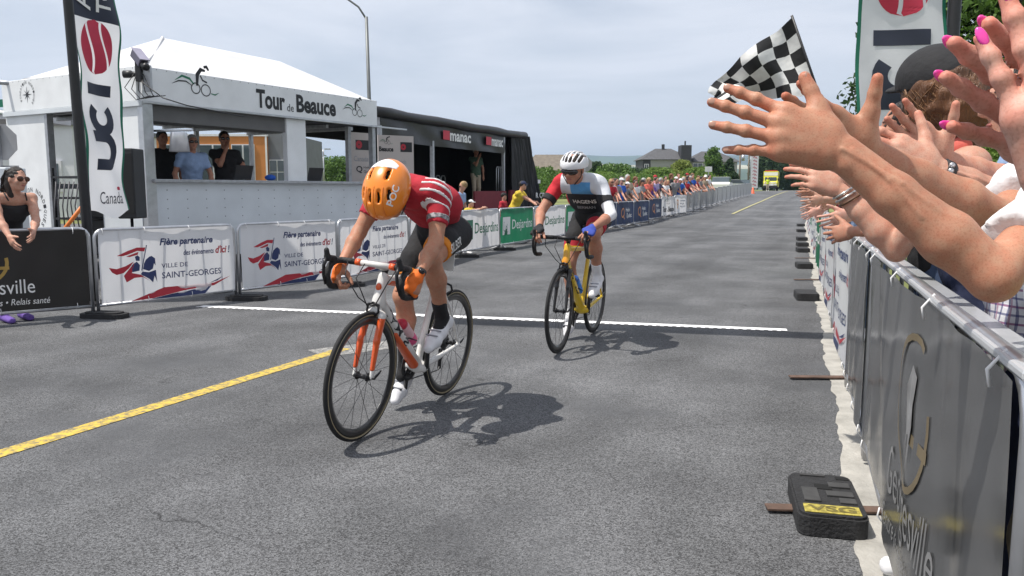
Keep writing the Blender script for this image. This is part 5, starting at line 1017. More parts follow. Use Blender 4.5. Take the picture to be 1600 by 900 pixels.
# ================================================================== bicycles and riders
m_spoke = M('spoke_steel', (.05, .05, .055), .35, .1, 20, metal=.6); m_rimc = M('carbon_rim', (.018, .018, .019), .3, .25, 20, coat=.3); m_tan = M('tan_sidewall', (.36, .30, .19), .7, .1, 30); m_tape = M('bar_tape_black', (.016, .016, .017), .7, .2, 60, .3, 90); m_chain = M('chain_steel', (.12, .12, .12), .4, .2, 60, metal=.8); m_hub = M('hub_black', (.02, .02, .022), .35, .1, 20, metal=.4)
def bx(p): return Vector(p)
def arcp(c, r, a0, a1, n, ax=('x', 'z'), y=0.): return [(c[0] + r * math.cos(R(a0 + (a1 - a0) * k / n)), y, c[1] + r * math.sin(R(a0 + (a1 - a0) * k / n))) for k in range(n + 1)]
def bicycle(rear, fwd, lean, label, frame_m, accent, fork_m, tan=False, frame_word=None, word_m=None, stem_m=None, hub_up=True):
    """local frame: x forward from the rear tyre's contact, y to the rider's left, z up"""
    f = Vector(fwd).normalized(); rz = math.atan2(f.y, f.x); t = empty('racing_bicycle', (rear[0], rear[1], .004), 0, label, 'bicycle'); t.rotation_mode = 'XYZ'
    t.rotation_euler = (Matrix.Rotation(rz, 4, 'Z') @ Matrix.Rotation(-lean, 4, 'X')).to_euler()
    Rw = .335; WB = .99; BBz = .27; BBx = .41; hubs = ((0, 0, Rw), (WB, 0, Rw))
    for hx in (0, WB):
        w_ = empty('wheel', (0, 0, 0)); w_.parent = t; del_ = None
        bm = bmesh.new(); tube(bm, [(hx + (Rw - .0125) * math.cos(2 * PI * k / 56), 0, Rw + (Rw - .0125) * math.sin(2 * PI * k / 56)) for k in range(56)], .0125, 10, closed=True); obj('tyre', bm, m_tyre, w_)
        if tan:
            for sy in (-1, 1): bm = bmesh.new(); tube(bm, [(hx + (Rw - .0185) * math.cos(2 * PI * k / 56), .0085 * sy, Rw + (Rw - .0185) * math.sin(2 * PI * k / 56)) for k in range(56)], .0042, 6, closed=True); obj('sidewall', bm, m_tan, w_)
        bm = bmesh.new(); r0 = Rw - .024; dp = .042; lathe(bm, [(r0, -.010), (r0 + .003, 0), (r0, .010), (r0 - dp * .5, .012), (r0 - dp, .003), (r0 - dp, -.003), (r0 - dp * .5, -.012), (r0, -.010)], (hx, 0, Rw), (0, 1, 0), 56); obj('rim', bm, m_rimc, w_)
        bm = bmesh.new(); lathe(bm, [(0, -.05), (.012, -.05), (.013, -.034), (.022, -.033), (.022, -.028), (.013, -.026), (.012, .026), (.022, .028), (.022, .033), (.013, .034), (.012, .05), (0, .05)], (hx, 0, Rw), (0, 1, 0), 16); obj('hub', bm, m_hub, w_)
        bm = bmesh.new(); n = 20
        for k in range(n):
            a = 2 * PI * k / n; sy = .030 if k % 2 else -.030; a2 = a + (.35 if (k // 2) % 2 else -.35)
            tube(bm, [(hx + .02 * math.cos(a2), sy, Rw + .02 * math.sin(a2)), (hx + (r0 - dp + .004) * math.cos(a), 0, Rw + (r0 - dp + .004) * math.sin(a))], .0013, 4, cap=False)
        o = obj('spokes', bm, m_spoke, w_); o['kind'] = 'stuff'
        bm = bmesh.new(); tube(bm, [(hx, .05, Rw), (hx, .066, Rw), (hx - .03, .074, Rw + .02), (hx - .06, .07, Rw + .03)], [.008, .008, .006, .004], 6); obj('quick_release', bm, m_hub, w_)
    # frame
    ht, hb = Vector((.845, 0, .835)), Vector((.885, 0, .695)); seat = Vector((.235, 0, .775)); bb = Vector((BBx, 0, BBz)); b = Blob(.0055)
    b.cap(hb, ht, .030, .026, k=.02); b.cap(hb + Vector((-.02, 0, .012)), bb, .031, .036, k=.03, side=(0, 1, 0), asp=.9); b.cap(ht + Vector((-.03, 0, -.02)), seat, .024, .019, k=.02); b.cap(bb, seat + Vector((-.018, 0, .05)), .026, .018, k=.03, side=(0, 1, 0), asp=.85); b.cap(bb + Vector((0, -.042, 0)), bb + Vector((0, .042, 0)), .031, k=.02)
    for sy in (-1, 1):
        b.chain([bb + Vector((-.03, .03 * sy, 0)), (.25, .036 * sy, .285), (.0, .064 * sy, Rw + .0)], [.019, .016, .011], k=.012); b.chain([seat + Vector((-.005, .016 * sy, -.03)), (.12, .045 * sy, .58), (0, .064 * sy, Rw)], [.011, .009, .009], k=.01)
    fr = b.build('frame', frame_m, t); FB = b
    # painted accent on the down tube and chain stay ends
    if accent:
        d = (bb - hb); pa, pb = hb + d * .42 + Vector((.012, 0, -.008)), hb + d * .93 + Vector((.012, 0, -.008)); a2 = Blob(.004); a2.cap(pa, pb, .020, .029, k=.01, side=(0, 1, 0), asp=1.12); a2.plane((0, 0, .2), (0, 0, -1)); a2.build('accent', accent, fr)
        q_ = ht * .6 + hb * .4; Blob(.003).ell(q_ + Vector((.022, .0, .005)), (.012, .017, .022)).build('head_badge', accent, fr); Blob(.003).cap(ht + Vector((-.05, 0, -.028)), ht + Vector((-.2, 0, -.055)), .0215, .02, side=(0, 1, 0), asp=1.12).build('accent', accent, fr)
    if frame_word:
        d = bb - hb; v, fc = text_data(frame_word, .02); un = d.normalized(); vn = Vector((0, 1, 0)).cross(un); L0, L1 = .10 * d.length, .62 * d.length; hh = .052
        for sy in (1, -1):
            X = []
            for p, q in v:
                al = L0 + (p if sy > 0 else 1 - p) * (L1 - L0); vv = (q - .5) * hh * (1 if sy > 0 else 1); rad = .031 + .005 * al / d.length + .0016
                X.append(tuple(hb + Vector((-.02, 0, .012)) * (1 - al / d.length) + un * al + vn * -vv + Vector((0, sy * .93 * math.sqrt(max(0, rad * rad - vv * vv)), 0))))
            obj('lettering', mesh('lettering', X, fc if sy > 0 else [q[::-1] for q in fc]), word_m, fr)
    # fork: crown, two blades
    b = Blob(.0045); cr0 = hb + Vector((.006, 0, -.02)); b.cap(hb, cr0, .028, .026, k=.015)
    for sy in (-1, 1): b.chain([cr0 + Vector((0, .0, -.005)), cr0 + Vector((.012, .042 * sy, -.03)), (.945, .046 * sy, .52), (WB, .05 * sy, Rw)], [.018, .017, .015, .009], k=.012, side=(1, 0, 0), asp=1.35)
    fk = b.build('fork', frame_m if accent else fork_m, t)
    if accent:
        for sy in (-1, 1): a2 = Blob(.004); a2.chain([cr0 + Vector((.018, .043 * sy, -.05)), (.950, .047 * sy, .52), (.983, .05 * sy, Rw + .045)], [.0185, .0165, .0112], k=.006, side=(1, 0, 0), asp=1.35); a2.build('blade', fork_m, fk)
    # brakes
    bm = bmesh.new()
    for sy in (-1, 1): tube(bm, [(.93, .0, .71), (.925, .03 * sy, .70), (.93, .034 * sy, .665), (.935, .016 * sy, .645)], .007, 6)
    obj('front_brake', bm, m_hub, t); bm = bmesh.new()
    for sy in (-1, 1): tube(bm, [(.10, .0, .72), (.095, .03 * sy, .71), (.085, .034 * sy, .68), (.075, .016 * sy, .655)], .007, 6)
    obj('rear_brake', bm, m_hub, t)
    # cockpit
    st = Vector((.815, 0, .875)); bar = Vector((.925, 0, .905)); obj('spacer', TB([ht, st + Vector((-.003, 0, .02))], .017, 12), m_hub, t); obj('stem', TB([st, bar], [.019, .016], 12), stem_m or m_hub, t)
    hb_ = empty('handlebar', (0, 0, 0)); hb_.parent = t
    obj('bar', TB([(.925, -.09, .905), (.925, 0, .905), (.925, .09, .905)], .0155, 10), m_hub if stem_m is None else stem_m, hb_)
    for sy in (-1, 1):
        pts = [(.925, .09 * sy, .905), (.925, .17 * sy, .905), (.935, .20 * sy, .905), (.965, .21 * sy, .903), (.995, .21 * sy, .895)] + [(.97 + .065 * math.cos(R(a)), .212 * sy, .835 + .065 * math.sin(R(a))) for a in (55, 30, 0, -30, -60, -90)] + [(.93, .214 * sy, .768), (.88, .214 * sy, .765)]
        obj('drop', TB(pts, .0165, 10), m_tape, hb_); b = Blob(.0045); b.cap((.985, .21 * sy, .915), (1.045, .208 * sy, .925), .017, .016, k=.012); b.cap((1.045, .208 * sy, .925), (1.06, .206 * sy, .965), .016, .013, k=.012); b.build('brake_hood', m_tape, hb_)
        obj('brake_lever', TB([(1.055, .207 * sy, .93), (1.075, .208 * sy, .89), (1.068, .212 * sy, .84), (1.045, .215 * sy, .79)], [.010, .009, .008, .005], 7), m_hub, hb_)
    for k, (y0, x1) in enumerate(((-.15, .06), (.14, .05), (-.05, .08))):
        obj('cable', TB([(.95, y0, .905), (.99 + .02 * k, y0 * .9, .84), (1.0 + .01 * k, y0 * .3 + .02 * k, .74 - .02 * k), (.95, .02 * (k - 1), .70), (.91, .012 * (k - 1), .69)], .0032, 5), m_blk, t)
    # saddle
    obj('seatpost', TB([seat + Vector((-.015, 0, .04)), (.185, 0, .955)], .0135, 10), m_hub, t); b = Blob(.007); b.chain([(.08, 0, .975), (.16, 0, .972), (.26, 0, .972), (.345, 0, .968)], [.030, .028, .020, .018], k=.02, side=(0, 1, 0), asp=2.0); b.cut((.05, 0, .93), (.36, 0, .93), .03, side=(0, 1, 0), asp=4.); b.build('saddle', m_hub, t)
    obj('number_plate', BX((.105, -.045, .80), (.112, .045, .93)), i_white, t)
    # drivetrain: left crank up, right crank down
    bm = bmesh.new(); lathe(bm, [(.06, -.002), (.088, -.003), (.097, 0), (.088, .003), (.06, .002), (.06, -.002)], (BBx, -.045, BBz), (0, 1, 0), 36)
    for k in range(4): a = PI / 4 + k * PI / 2; tube(bm, [(BBx, -.05, BBz), (BBx + .085 * math.cos(a), -.047, BBz + .085 * math.sin(a))], [.014, .01], 6)
    cs = obj('chainring', bm, m_hub, t); obj('crank_arm', TB([(BBx, .062, BBz), (BBx + .03, .08, BBz + .165)], [.017, .012], 8), m_rimc, t); obj('crank_arm', TB([(BBx, -.062, BBz), (BBx - .03, -.08, BBz - .165)], [.017, .012], 8), m_rimc, t); obj('axle', TB([(BBx, -.07, BBz), (BBx, .07, BBz)], .015, 10), m_hub, t)
    obj('pedal', BX((BBx - .01, .085, BBz + .155), (BBx + .07, .155, BBz + .175), .006), m_hub, t); obj('pedal', BX((BBx - .07, -.155, BBz - .175), (BBx + .01, -.085, BBz - .155), .006), m_hub, t)
    bm = bmesh.new()
    for k, rr in enumerate((.055, .049, .043, .037, .031)): lathe(bm, [(.02, 0), (rr, 0), (rr, .002), (.02, .002)], (0, -.035 + .0045 * k, Rw), (0, 1, 0), 20)
    obj('cassette', bm, m_chain, t); obj('chain', TB([(BBx, -.046, BBz + .095), (.0, -.034, Rw + .055), (-.05, -.034, Rw), (-.012, -.036, Rw - .06), (.03, -.036, Rw - .13), (.05, -.036, Rw - .17), (.1, -.037, Rw - .17), (BBx - .03, -.046, BBz - .092), (BBx + .08, -.046, BBz - .05), (BBx + .095, -.046, BBz), (BBx + .07, -.046, BBz + .07)], .0045, 5, True), m_chain, t)
    obj('rear_derailleur', BX((.02, -.05, Rw - .17), (.045, -.03, Rw - .04), .006), m_hub, t)
    # bottle cage on the down tube
    dd = (hb - bb).normalized(); c0 = bb + dd * .12 + Vector((-.02, 0, .045)) ; pr = Vector((-dd.z, 0, dd.x)); cg = [c0 + dd * .0 + pr * .04, c0 + dd * .05 + Vector((0, .036, 0)) + pr * .02, c0 + dd * .12 + Vector((0, .03, 0)) - pr * .01, c0 + dd * .12 - pr * .02, c0 + dd * .12 + Vector((0, -.03, 0)) - pr * .01, c0 + dd * .05 + Vector((0, -.036, 0)) + pr * .02, c0 + pr * .04]
    obj('bottle_cage', TB(cg, .004, 6), m_hub, t)
    return t, dict(hb=hb, bb=bb, dd=dd, c0=c0)
def bottle(bike, info, body_m, cap_m, label, low_m=None):
    t = empty('water_bottle', (0, 0, 0), 0, label, 'bottle'); t.matrix_world = Matrix.LocRotScale(bike.location, bike.rotation_euler, None); d = info['dd']; o = info['bb'] + d * .17 + Vector((-d.z, 0, d.x)) * .068
    bm = bmesh.new(); lathe(bm, [(0, 0), (.034, 0), (.036, .01), (.036, .05), (.035, .10), (.030, .115), (.036, .13), (.036, .15), (.028, .165), (0, .166)], o, d, 20); obj('flask', bm, body_m, t)
    if low_m: bm = bmesh.new(); lathe(bm, [(0, -.001), (.0345, -.001), (.0366, .01), (.0366, .06), (.0, .061)], o, d, 20); obj('drink', bm, low_m, t)
    bm = bmesh.new(); lathe(bm, [(.0, .160), (.033, .161), (.033, .180), (.020, .190), (.012, .192), (.012, .207), (0, .208)], o, d, 18); obj('lid', bm, cap_m, t); return t
def rider(bike, label, J, mats, q=.0075):
    """J: joints in the bicycle's frame; one continuous body, clothing as children"""
    t = empty('person', (0, 0, 0), 0, label, 'person', 'racing cyclists'); t.matrix_world = Matrix.LocRotScale(bike.location, bike.rotation_euler, None)
    hip, shc, hc = V3(*J['hip']), V3(*J['sh']), V3(*J['head']); yv = V3(0, 1, 0); hf, hu = nrm(J['hface']), nrm(J['hup']); body = Blob(q); td = nrm(shc - hip)
    P, Rm = head(body, hc, hf, hu, 1.0); body.cap(shc + td * .02, hc - hu * .06 - hf * .02, .058, .052, k=.03)
    legs = {}; arms = {}; hands_ = []
    for i, sy in ((0, 1), (1, -1)):
        H0 = hip + yv * .085 * sy; ank = V3(*J['ank'][i]); K, ank = ik(H0, ank, .435, .435, (1, .12 * sy, .25)); legs[i] = (H0, K, ank); mid = H0 * .5 + K * .5 + V3(.02, 0, .02)
        body.chain([H0, mid, K], [.092, .082, .056], k=.03); body.chain([K + nrm(ank - K) * -.01, K], [.055, .055], k=.02); bk = V3(-.03, 0, -.01); body.chain([K, K * .68 + ank * .32 + bk, K * .3 + ank * .7 + bk * .3, ank], [.052, .055, .038, .032], k=.02)
        S0 = shc + yv * .175 * sy - td * .03; W = V3(*J['wr'][i]); E, W = ik(S0, W, J.get('al', .29), J.get('al', .29) - .025, J['pole'][i]); arms[i] = (S0, E, W); body.chain([S0, S0 * .5 + E * .5, E], [.050, .046, .037], k=.025); u = nrm(W - E); body.chain([E, E * .68 + W * .32, W], [.038, .039, .026], k=.02)
    ex = []
    for i, sy in ((0, 1), (1, -1)):
        S0, E, W = arms[i]; hb_ = Blob(.0036); u, n, tv, cu, th = J['hand'][i]; hb_.cap(W - nrm(W - E) * .05, W, .028, .0265, k=.012); tp = hand(hb_, W, u, n, tv, .97, curl=cu, spread=.03, thumb=th, tcurl=.3); ex.append(hb_); hands_.append((W, nrm(u), nrm(n), tv))
    body.build('body', mats['skin'], t, ex)
    # jersey
    j = Blob(q); j.noise = (.0022, 34, J.get('ph', 0)); bk = V3(-.03, 0, .06); m1 = hip * .55 + shc * .45 + bk; j.cap(hip + V3(.02, 0, .03) - td * .02, m1, .106, .116, k=.06, side=yv, asp=1.12); j.cap(m1, shc + V3(-.02, 0, -.01), .122, .088, k=.06, side=yv, asp=1.5); j.cap(shc + yv * .14, shc - yv * .14, .075, k=.05); j.cap(shc, shc + nrm(hc - shc) * .07, .07, .062, k=.03, flatb=True)
    for i in (0, 1): S0, E, W = arms[i]; j.cap(S0, S0 + (E - S0) * J.get('sl', .62), .063, .055, k=.03, flatb=True)
    j.build('jersey', mats['jersey'], t)
    # bib shorts
    sB = Blob(q); sB.cap(hip + V3(.0, 0, .0), hip + td * .10, .110, .111, k=.05, side=yv, asp=1.12); sB.cap(hip - yv * .05, hip + yv * .05, .102, k=.04)
    for i in (0, 1): H0, K, ank = legs[i]; mid = H0 * .5 + K * .5 + V3(.02, 0, .02); sB.chain([H0, mid], [.094, .0865], k=.03); sB.cap(mid, mid + (K - mid) * .50, .0875, .073, k=.02, flatb=True)
    sB.build('bib_shorts', mats['shorts'], t)
    if mats.get('band'):
        for i in (0, 1): H0, K, ank = legs[i]; mid = H0 * .5 + K * .5 + V3(.02, 0, .02); e = mid + (K - mid) * .50; g0 = mid + (K - mid) * mats.get('band0', .1); b = Blob(.006); b.cap(g0, e + nrm(e - g0) * .006, .0875 - .0145 * mats.get('band0', .1) * 2 + .004, .0772, flata=True, flatb=True); b.build('leg_band', mats['band'], t)
    for i, sy in ((0, 1), (1, -1)):       # socks, shoes
        H0, K, ank = legs[i]; b = Blob(.006); b.cap(ank + (K - ank) * .30, ank, .043, .040, flata=True); b.cap(ank, ank + V3(.03, 0, -.06), .040, .038, k=.02); b.build('sock', mats['sock'], t)
        pt = J['toe'][i]; a = V3(*J['ank'][i]); tt = V3(*pt); dn = nrm(tt - a); fl = nrm(V3(dn[0], 0, dn[2] + .42)); sol = nrm(np.cross(fl, yv)); sol = sol if sol[2] < 0 else -sol; b = Blob(.0055); heel = a + sol * .058 - fl * .035; b.chain([heel, heel + fl * .09 + sol * .006, heel + fl * .17 + sol * .012, heel + fl * .235 + sol * .014], [.037, .038, .040, .027], k=.02, side=yv, asp=1.1); b.cap(a + sol * .035, heel + fl * .10, .041, .040, k=.02); b.cap(a - sol * .0, heel, .041, .038, k=.02); b.plane(a - sol * .012, -sol, .2); sh_ = b.build('shoe', mats['shoe'], t)
        b = Blob(.0055); b.chain([heel + sol * .034, heel + fl * .10 + sol * .034, heel + fl * .225 + sol * .034], [.012, .010, .010], side=yv, asp=2.6); b.build('sole', m_hub, sh_)
        for k in range(3):
            c = heel + fl * (.085 + .045 * k) - sol * .034; b = Blob(.003); b.cap(c - yv * .034, c + yv * .034, .005); b.build('strap', mats.get('strap', i_grey), sh_)
    # gloves
    for i in (0, 1):
        W, u, n, tv = hands_[i]; b = Blob(.004); tv2 = nrm(tv - u * (tv @ u)); b.cap(W - u * .03, W + u * .012, .031, .030, k=.012, flata=True); b.cap(W + u * .02 + n * .003, W + u * .072 + n * .003, .021, .0195, k=.02, side=tv2, asp=2.0)
        for o_ in (.031, .010, -.0115, -.030): b.cap(W + u * .06 + tv2 * o_ + n * .002, W + u * .088 + tv2 * o_ * 1.05 + n * .001, .0165, .0145, k=.01)
        b.cap(W + u * .02 + tv2 * .02, W + u * .05 + tv2 * .045, .021, .0175, k=.015); b.build('glove', mats['glove'][i], t)
    return t, dict(P=P, Rm=Rm, j=j, s=sB, arms=arms, legs=legs, shc=shc, hip=hip, td=td, hc=hc, body=body)
def conform(s, o, ux, uy, w_, h_, dirv, bl, mat, parent, bold=.02, off=.004, shear=0., name='lettering'):
    """lettering or print laid onto a curved surface"""
    v, f = text_data(s, bold, shear) if isinstance(s, str) else s; o = V3(*o); X = np.array([o + nrm(ux) * (p - .5) * w_ + nrm(uy) * (q_ - .5) * h_ - nrm(dirv) * .06 for p, q_ in v]); X = bl.snap(X, dirv, off); return obj(name, mesh(name, X, f), mat, parent)
# ---- first rider: orange helmet, red jersey
m_wf = M('frame_white', (.74, .73, .70), .25, .03, 6, coat=.5); m_of = M('frame_orange', (.72, .10, .015), .3, .04, 6, coat=.5)
BK1, I1 = bicycle((-.42, 4.92), (-.373, -.928, 0), R(5.2), 'white and orange racing bicycle with tan sidewalls under the first rider', m_wf, m_of, m_of, True, 'JAMIS', i_black, M('stem_white', (.66, .65, .62), .35, .05, 9))
for sy in (-1, 1): obj('bar_band', TB([(.925, .085 * sy, .905), (.925, .115 * sy, .905)], .0185, 10), m_of, BK1)
bottle(BK1, I1, M('bottle_pink', (.72, .45, .47), .35, .05, 9), M('bottle_lid_red', (.5, .02, .05), .4, .05, 9), 'pink water bottle with red lid on the white bicycle', M('drink_pink', (.75, .10, .25), .35, .06, 9))
gl_o = M('glove_orange', (.80, .16, .015), .75, .08, 30, .3)
fist = (.95, 1.0, 1.0, 1.0)
RD1, D1 = rider(BK1, 'bowed racing cyclist in red jersey, orange helmet and orange gloves', dict(
    hip=(.185, 0, 1.035), sh=(.640, 0, 1.28), head=(.835, 0, 1.255), al=.264, hface=(.42, .05, -.90), hup=(.90, -.02, .42), ank=((.36, .115, .565), (.335, -.115, .235)), toe=((.455, .12, .455), (.40, -.12, .115)),
    wr=((.895, .225, .868), (.895, -.225, .868)), pole=((-.6, .15, .1), (-.6, -.3, .1)), hand=(((.55, -.02, -.75), (.6, .75, .3), (.75, -.3, .55), fist, (.3, .5, .8)), ((.55, .02, -.75), (.6, -.75, .3), (.75, .3, .55), fist, (.3, .5, .8)))),
    dict(skin=SK['tan'], jersey=CL['red'], shorts=CL['black'], band=cloth('orange', (.72, .24, .02)), band0=.30, sock=CL['black'], shoe=M('shoe_white', (.76, .76, .78), .35, .05, 9), glove=(gl_o, gl_o)))
# chevron stripes and cuff print on his left sleeve
S0, E, W = D1['arms'][0]; ax = nrm(E - S0); m_ws = cloth('stripe_white', (.72, .70, .70))
for k in range(4):
    b = Blob(.0055); b.P = [p for p in D1['j'].P]; c = S0 + ax * (-.045 + .042 * k) ; n_ = nrm(ax + V3(0, 0, -.0) + D1['td'] * .35)
    b2 = Blob(.0055)
    for p in D1['j'].P:
        a, bb_, ra, rb, sd_, asp, fa, fb = p[5]; b2.cap(a, bb_, ra + .0032, rb + .0032, k=p[3], side=sd_, asp=asp, flata=fa, flatb=fb)
    b2.noise = D1['j'].noise; b2.plane(c + n_ * .0065, n_); b2.plane(c - n_ * .0065, -n_); b2.plane(V3(0, .105, 0), V3(0, -1, 0)); b2.build('sleeve_stripe', m_ws, RD1)
b = Blob(.005); b.cap(S0 + (E - S0) * .44, S0 + (E - S0) * .55, .0605, .0588, flata=True, flatb=True); b.build('sleeve_print', M('cuff_print', (.25, .24, .25), .8, 1., 60), RD1)
L0, K0, A0 = D1['legs'][0]
# team lettering down the left thigh
thd = nrm(K0 - L0); conform('SILBER', L0 * .66 + K0 * .34 + V3(0, .05, -.005) + V3(-.0, .0, .0), -thd, nrm(V3(.3, .0, 1) - thd * (V3(.3, 0, 1) @ thd)), .17, .055, (-.89, -.45, -.05), D1['s'], i_white, RD1, .02, .006)
# helmet: shell with vents over a dark liner
def helmet(info, parent, shell, liner, vents, sc=1., h=.004, low=-.018, rr=(.104, .138, .098)):
    P, Rm = info['P'], info['Rm']; b = Blob(h); b.ell(P(0, -.012, .040), tuple(v * sc for v in rr), Rm); b.ell(P(0, -.06, .022), (.088 * sc, .095 * sc, .080 * sc), Rm, k=.03)
    b.ell(P(0, -.012, .036), tuple((v - .0065) * sc for v in rr), Rm); b.P[-1] = ('ex',) + b.P[-1][1:]
    for a, c, r_ in vents: b.cut(P(*[v * sc for v in a]), P(*[v * sc for v in c]), r_ * sc)
    b.plane(P(0, 0, low), -Rm[:, 2] + Rm[:, 1] * .12); o = b.build('helmet', shell, parent)
    l = Blob(.006); l.ell(P(0, -.012, .036), tuple((v - .022) * sc for v in rr), Rm); l.plane(P(0, 0, low + .012), -Rm[:, 2] + Rm[:, 1] * .12); l.build('helmet_liner', liner, o)
    for q_ in (-1, 1): obj('strap', TB([P(.082 * q_, .02, .0), P(.078 * q_, .035, -.05), P(.03 * q_, .055, -.112)], .004, 5), m_blk, o)
    return o, b
m_ho = M('helmet_orange', (.82, .23, .012), .3, .04, 8, coat=.5); m_hl = M('helmet_liner', (.03, .022, .018), .8, .2, 20)
def onshell(x, ph): k = math.sqrt(max(0, 1 - (x / .104) ** 2)); return (x, -.012 + .138 * math.cos(R(ph)) * k, .040 + .098 * math.sin(R(ph)) * k)
vents = [(onshell(x, 46 + abs(x) * 60), onshell(x, 66 + abs(x) * 60), .0125) for x in (-.066, -.024, .024, .066)] + [(onshell(x, 96), onshell(x, 120), .0135) for x in (-.045, .045)]
HO, HB = helmet(D1, RD1, m_ho, m_hl, vents, sc=1.16)
P, Rm = D1['P'], D1['Rm']
b = Blob(.004); b.ell(P(0, -.012, .0405), (0.1224, 0.1618, 0.1154), Rm); b.plane(P(0, -.092, 0), Rm[:, 1]); b.plane(P(.075, 0, 0), Rm[:, 0]); b.plane(P(-.075, 0, 0), -Rm[:, 0]); b.plane(P(0, 0, .03), -Rm[:, 2]); b.build('helmet_panel', M('helmet_white', (.75, .75, .75), .3, .03, 8), HO)
for x in (-.047, 0, .047): b = Blob(.003); b.ell(P(0, -.012, .0405), (0.1232, 0.1626, 0.1162), Rm); b.plane(P(x + .0022, 0, 0), Rm[:, 0]); b.plane(P(x - .0022, 0, 0), -Rm[:, 0]); b.plane(P(0, .02, 0), -Rm[:, 1]); b.plane(P(0, 0, .05), -Rm[:, 2]); b.build('helmet_rib', M('helmet_rib', (.70, .17, .01), .4, .04, 8), HO)
hs_ = Blob(.004); hs_.ell(P(0, -.012, .040), (0.1206, 0.1601, 0.1137), Rm)
conform('POC', P(-.078, .045, .095), -nrm(Rm[:, 1] * .8 + Rm[:, 0] * .0 ), nrm(Rm[:, 2] * .6 + Rm[:, 0] * .6), .10, .038, nrm(Rm[:, 0] * .75 - Rm[:, 2] * .6), hs_, i_white, HO, .02, .003)
b = Blob(.006); b.ell(P(0, -.085, -.02), (.065, .05, .05), Rm); b.build('hair', HR['red'], RD1)
# race number on his back
X = D1['hip'] * .45 + D1['shc'] * .55
conform('123', X + V3(-.03, .02, .2), (0, -1, 0), D1['td'], .12, .10, (.3, 0, -1), D1['j'], i_white, RD1, .03, .006)
Wl = D1['arms'][0][2]; u_ = nrm(Wl - D1['arms'][0][1]); b = Blob(.003); b.cap(Wl - u_ * .045, Wl - u_ * .022, .0315, .0305, flata=True, flatb=True); b.build('watch_strap', m_blk, RD1); c = Wl - u_ * .034 + nrm(V3(.7, .6, .3)) * .03; Blob(.003).ell(c, (.018, .018, .018)).build('watch', m_lens, RD1)
# ---- second rider: white helmet, white, blue and black jersey
def grad(name, c0, c1, ax='X', lo=-.3, hi=.3):
    m = M(name, c0, .3, .03, 8, coat=.5); N, L, b_ = nodes(m); t = [n for n in N if n.type == 'TEX_COORD'][0]; s = N.new('ShaderNodeSeparateXYZ'); L.new(t.outputs['Object'], s.inputs[0]); mr = N.new('ShaderNodeMapRange'); mr.inputs[1].default_value = lo; mr.inputs[2].default_value = hi; L.new(s.outputs[ax], mr.inputs[0]); x = N.new('ShaderNodeMix'); x.data_type = 'RGBA'; x.inputs[6].default_value = c0 + (1,); x.inputs[7].default_value = c1 + (1,); L.new(mr.outputs[0], x.inputs[0]); L.new(x.outputs[2], b_.inputs['Base Color']); return m
m_yf = grad('frame_yellow_orange', (.74, .50, .02), (.78, .22, .015), 'X', .86, .93)
BK2, I2 = bicycle((.735, 7.12), (-.373, -.928, 0), R(1.5), 'yellow and orange racing bicycle with black wheels under the second rider', m_yf, None, m_rimc, False, 'SPECIALIZED', i_black)
bottle(BK2, I2, M('bottle_blue', (.03, .20, .62), .35, .05, 9), M('bottle_lid_blue', (.02, .08, .3), .4, .05, 9), 'blue water bottle on the yellow bicycle')
def jersey2():
    m = cloth('team_jersey', (.6, .62, .66), .04); N, L, b_ = nodes(m); t = [n for n in N if n.type == 'TEX_COORD'][0]; s = N.new('ShaderNodeSeparateXYZ'); L.new(t.outputs['Object'], s.inputs[0]); base = base_in(m)
    def step(sock, v, up=True):
        q_ = N.new('ShaderNodeMath'); q_.operation = 'GREATER_THAN' if up else 'LESS_THAN'; q_.inputs[1].default_value = v; L.new(sock, q_.inputs[0]); return q_.outputs[0]
    def AND(a, b2): q_ = N.new('ShaderNodeMath'); q_.operation = 'MULTIPLY'; L.new(a, q_.inputs[0]); L.new(b2, q_.inputs[1]); return q_.outputs[0]
    def mixc(f, c, base): x = N.new('ShaderNodeMix'); x.data_type = 'RGBA'; x.inputs[7].default_value = c + (1,); L.new(f, x.inputs[0]); L.new(base, x.inputs[6]); return x.outputs[2]
    c = mixc(AND(step(s.outputs['Y'], -.05), AND(step(s.outputs['Z'], 1.34, False), step(s.outputs['Y'], .115, False))), (.10, .32, .62), base)
    c = mixc(AND(step(s.outputs['Z'], 1.245, False), step(s.outputs['X'], .2)), (.016, .018, .024), c); c = mixc(step(s.outputs['X'], .44, False), (.016, .018, .024), c); c = mixc(step(s.outputs['Y'], -.135, False), (.50, .018, .03), c); L.new(c, b_.inputs['Base Color']); return m
fing = (.75, .85, .9, .95)
RD2, D2 = rider(BK2, 'upright racing cyclist in white helmet, sunglasses and white and red jersey', dict(
    hip=(.185, 0, 1.03), sh=(.60, 0, 1.335), head=(.76, 0, 1.445), hface=(.93, -.12, -.30), hup=(.28, .03, .95), ank=((.36, .115, .565), (.335, -.115, .235)), toe=((.455, .12, .455), (.40, -.12, .115)),
    wr=((.925, .215, .985), (.955, -.205, .972)), pole=((-.2, .6, -.4), (-.2, -.6, -.4)), hand=(((.85, -.02, -.35), (.35, .25, .9), (.3, -.95, .1), fing, (.5, .7, .5)), ((.85, .02, -.35), (.35, -.25, .9), (.3, .95, .1), fing, (.5, .7, .5))), ph=2.),
    dict(skin=SK['mid'], jersey=jersey2(), shorts=CL['black'], band=CL['red'], band0=.15, sock=CL['white'], shoe=MATS['shoe_white'], glove=(cloth('glove_blue', (.04, .07, .35)), CL['black'])))
for i in (0, 1): S0, E, W = D2['arms'][i]; b = Blob(.005); b.cap(S0 + (E - S0) * .46, S0 + (E - S0) * .635, .0605, .0580, flata=True, flatb=True); b.build('sleeve_cuff', CL['black'], RD2)
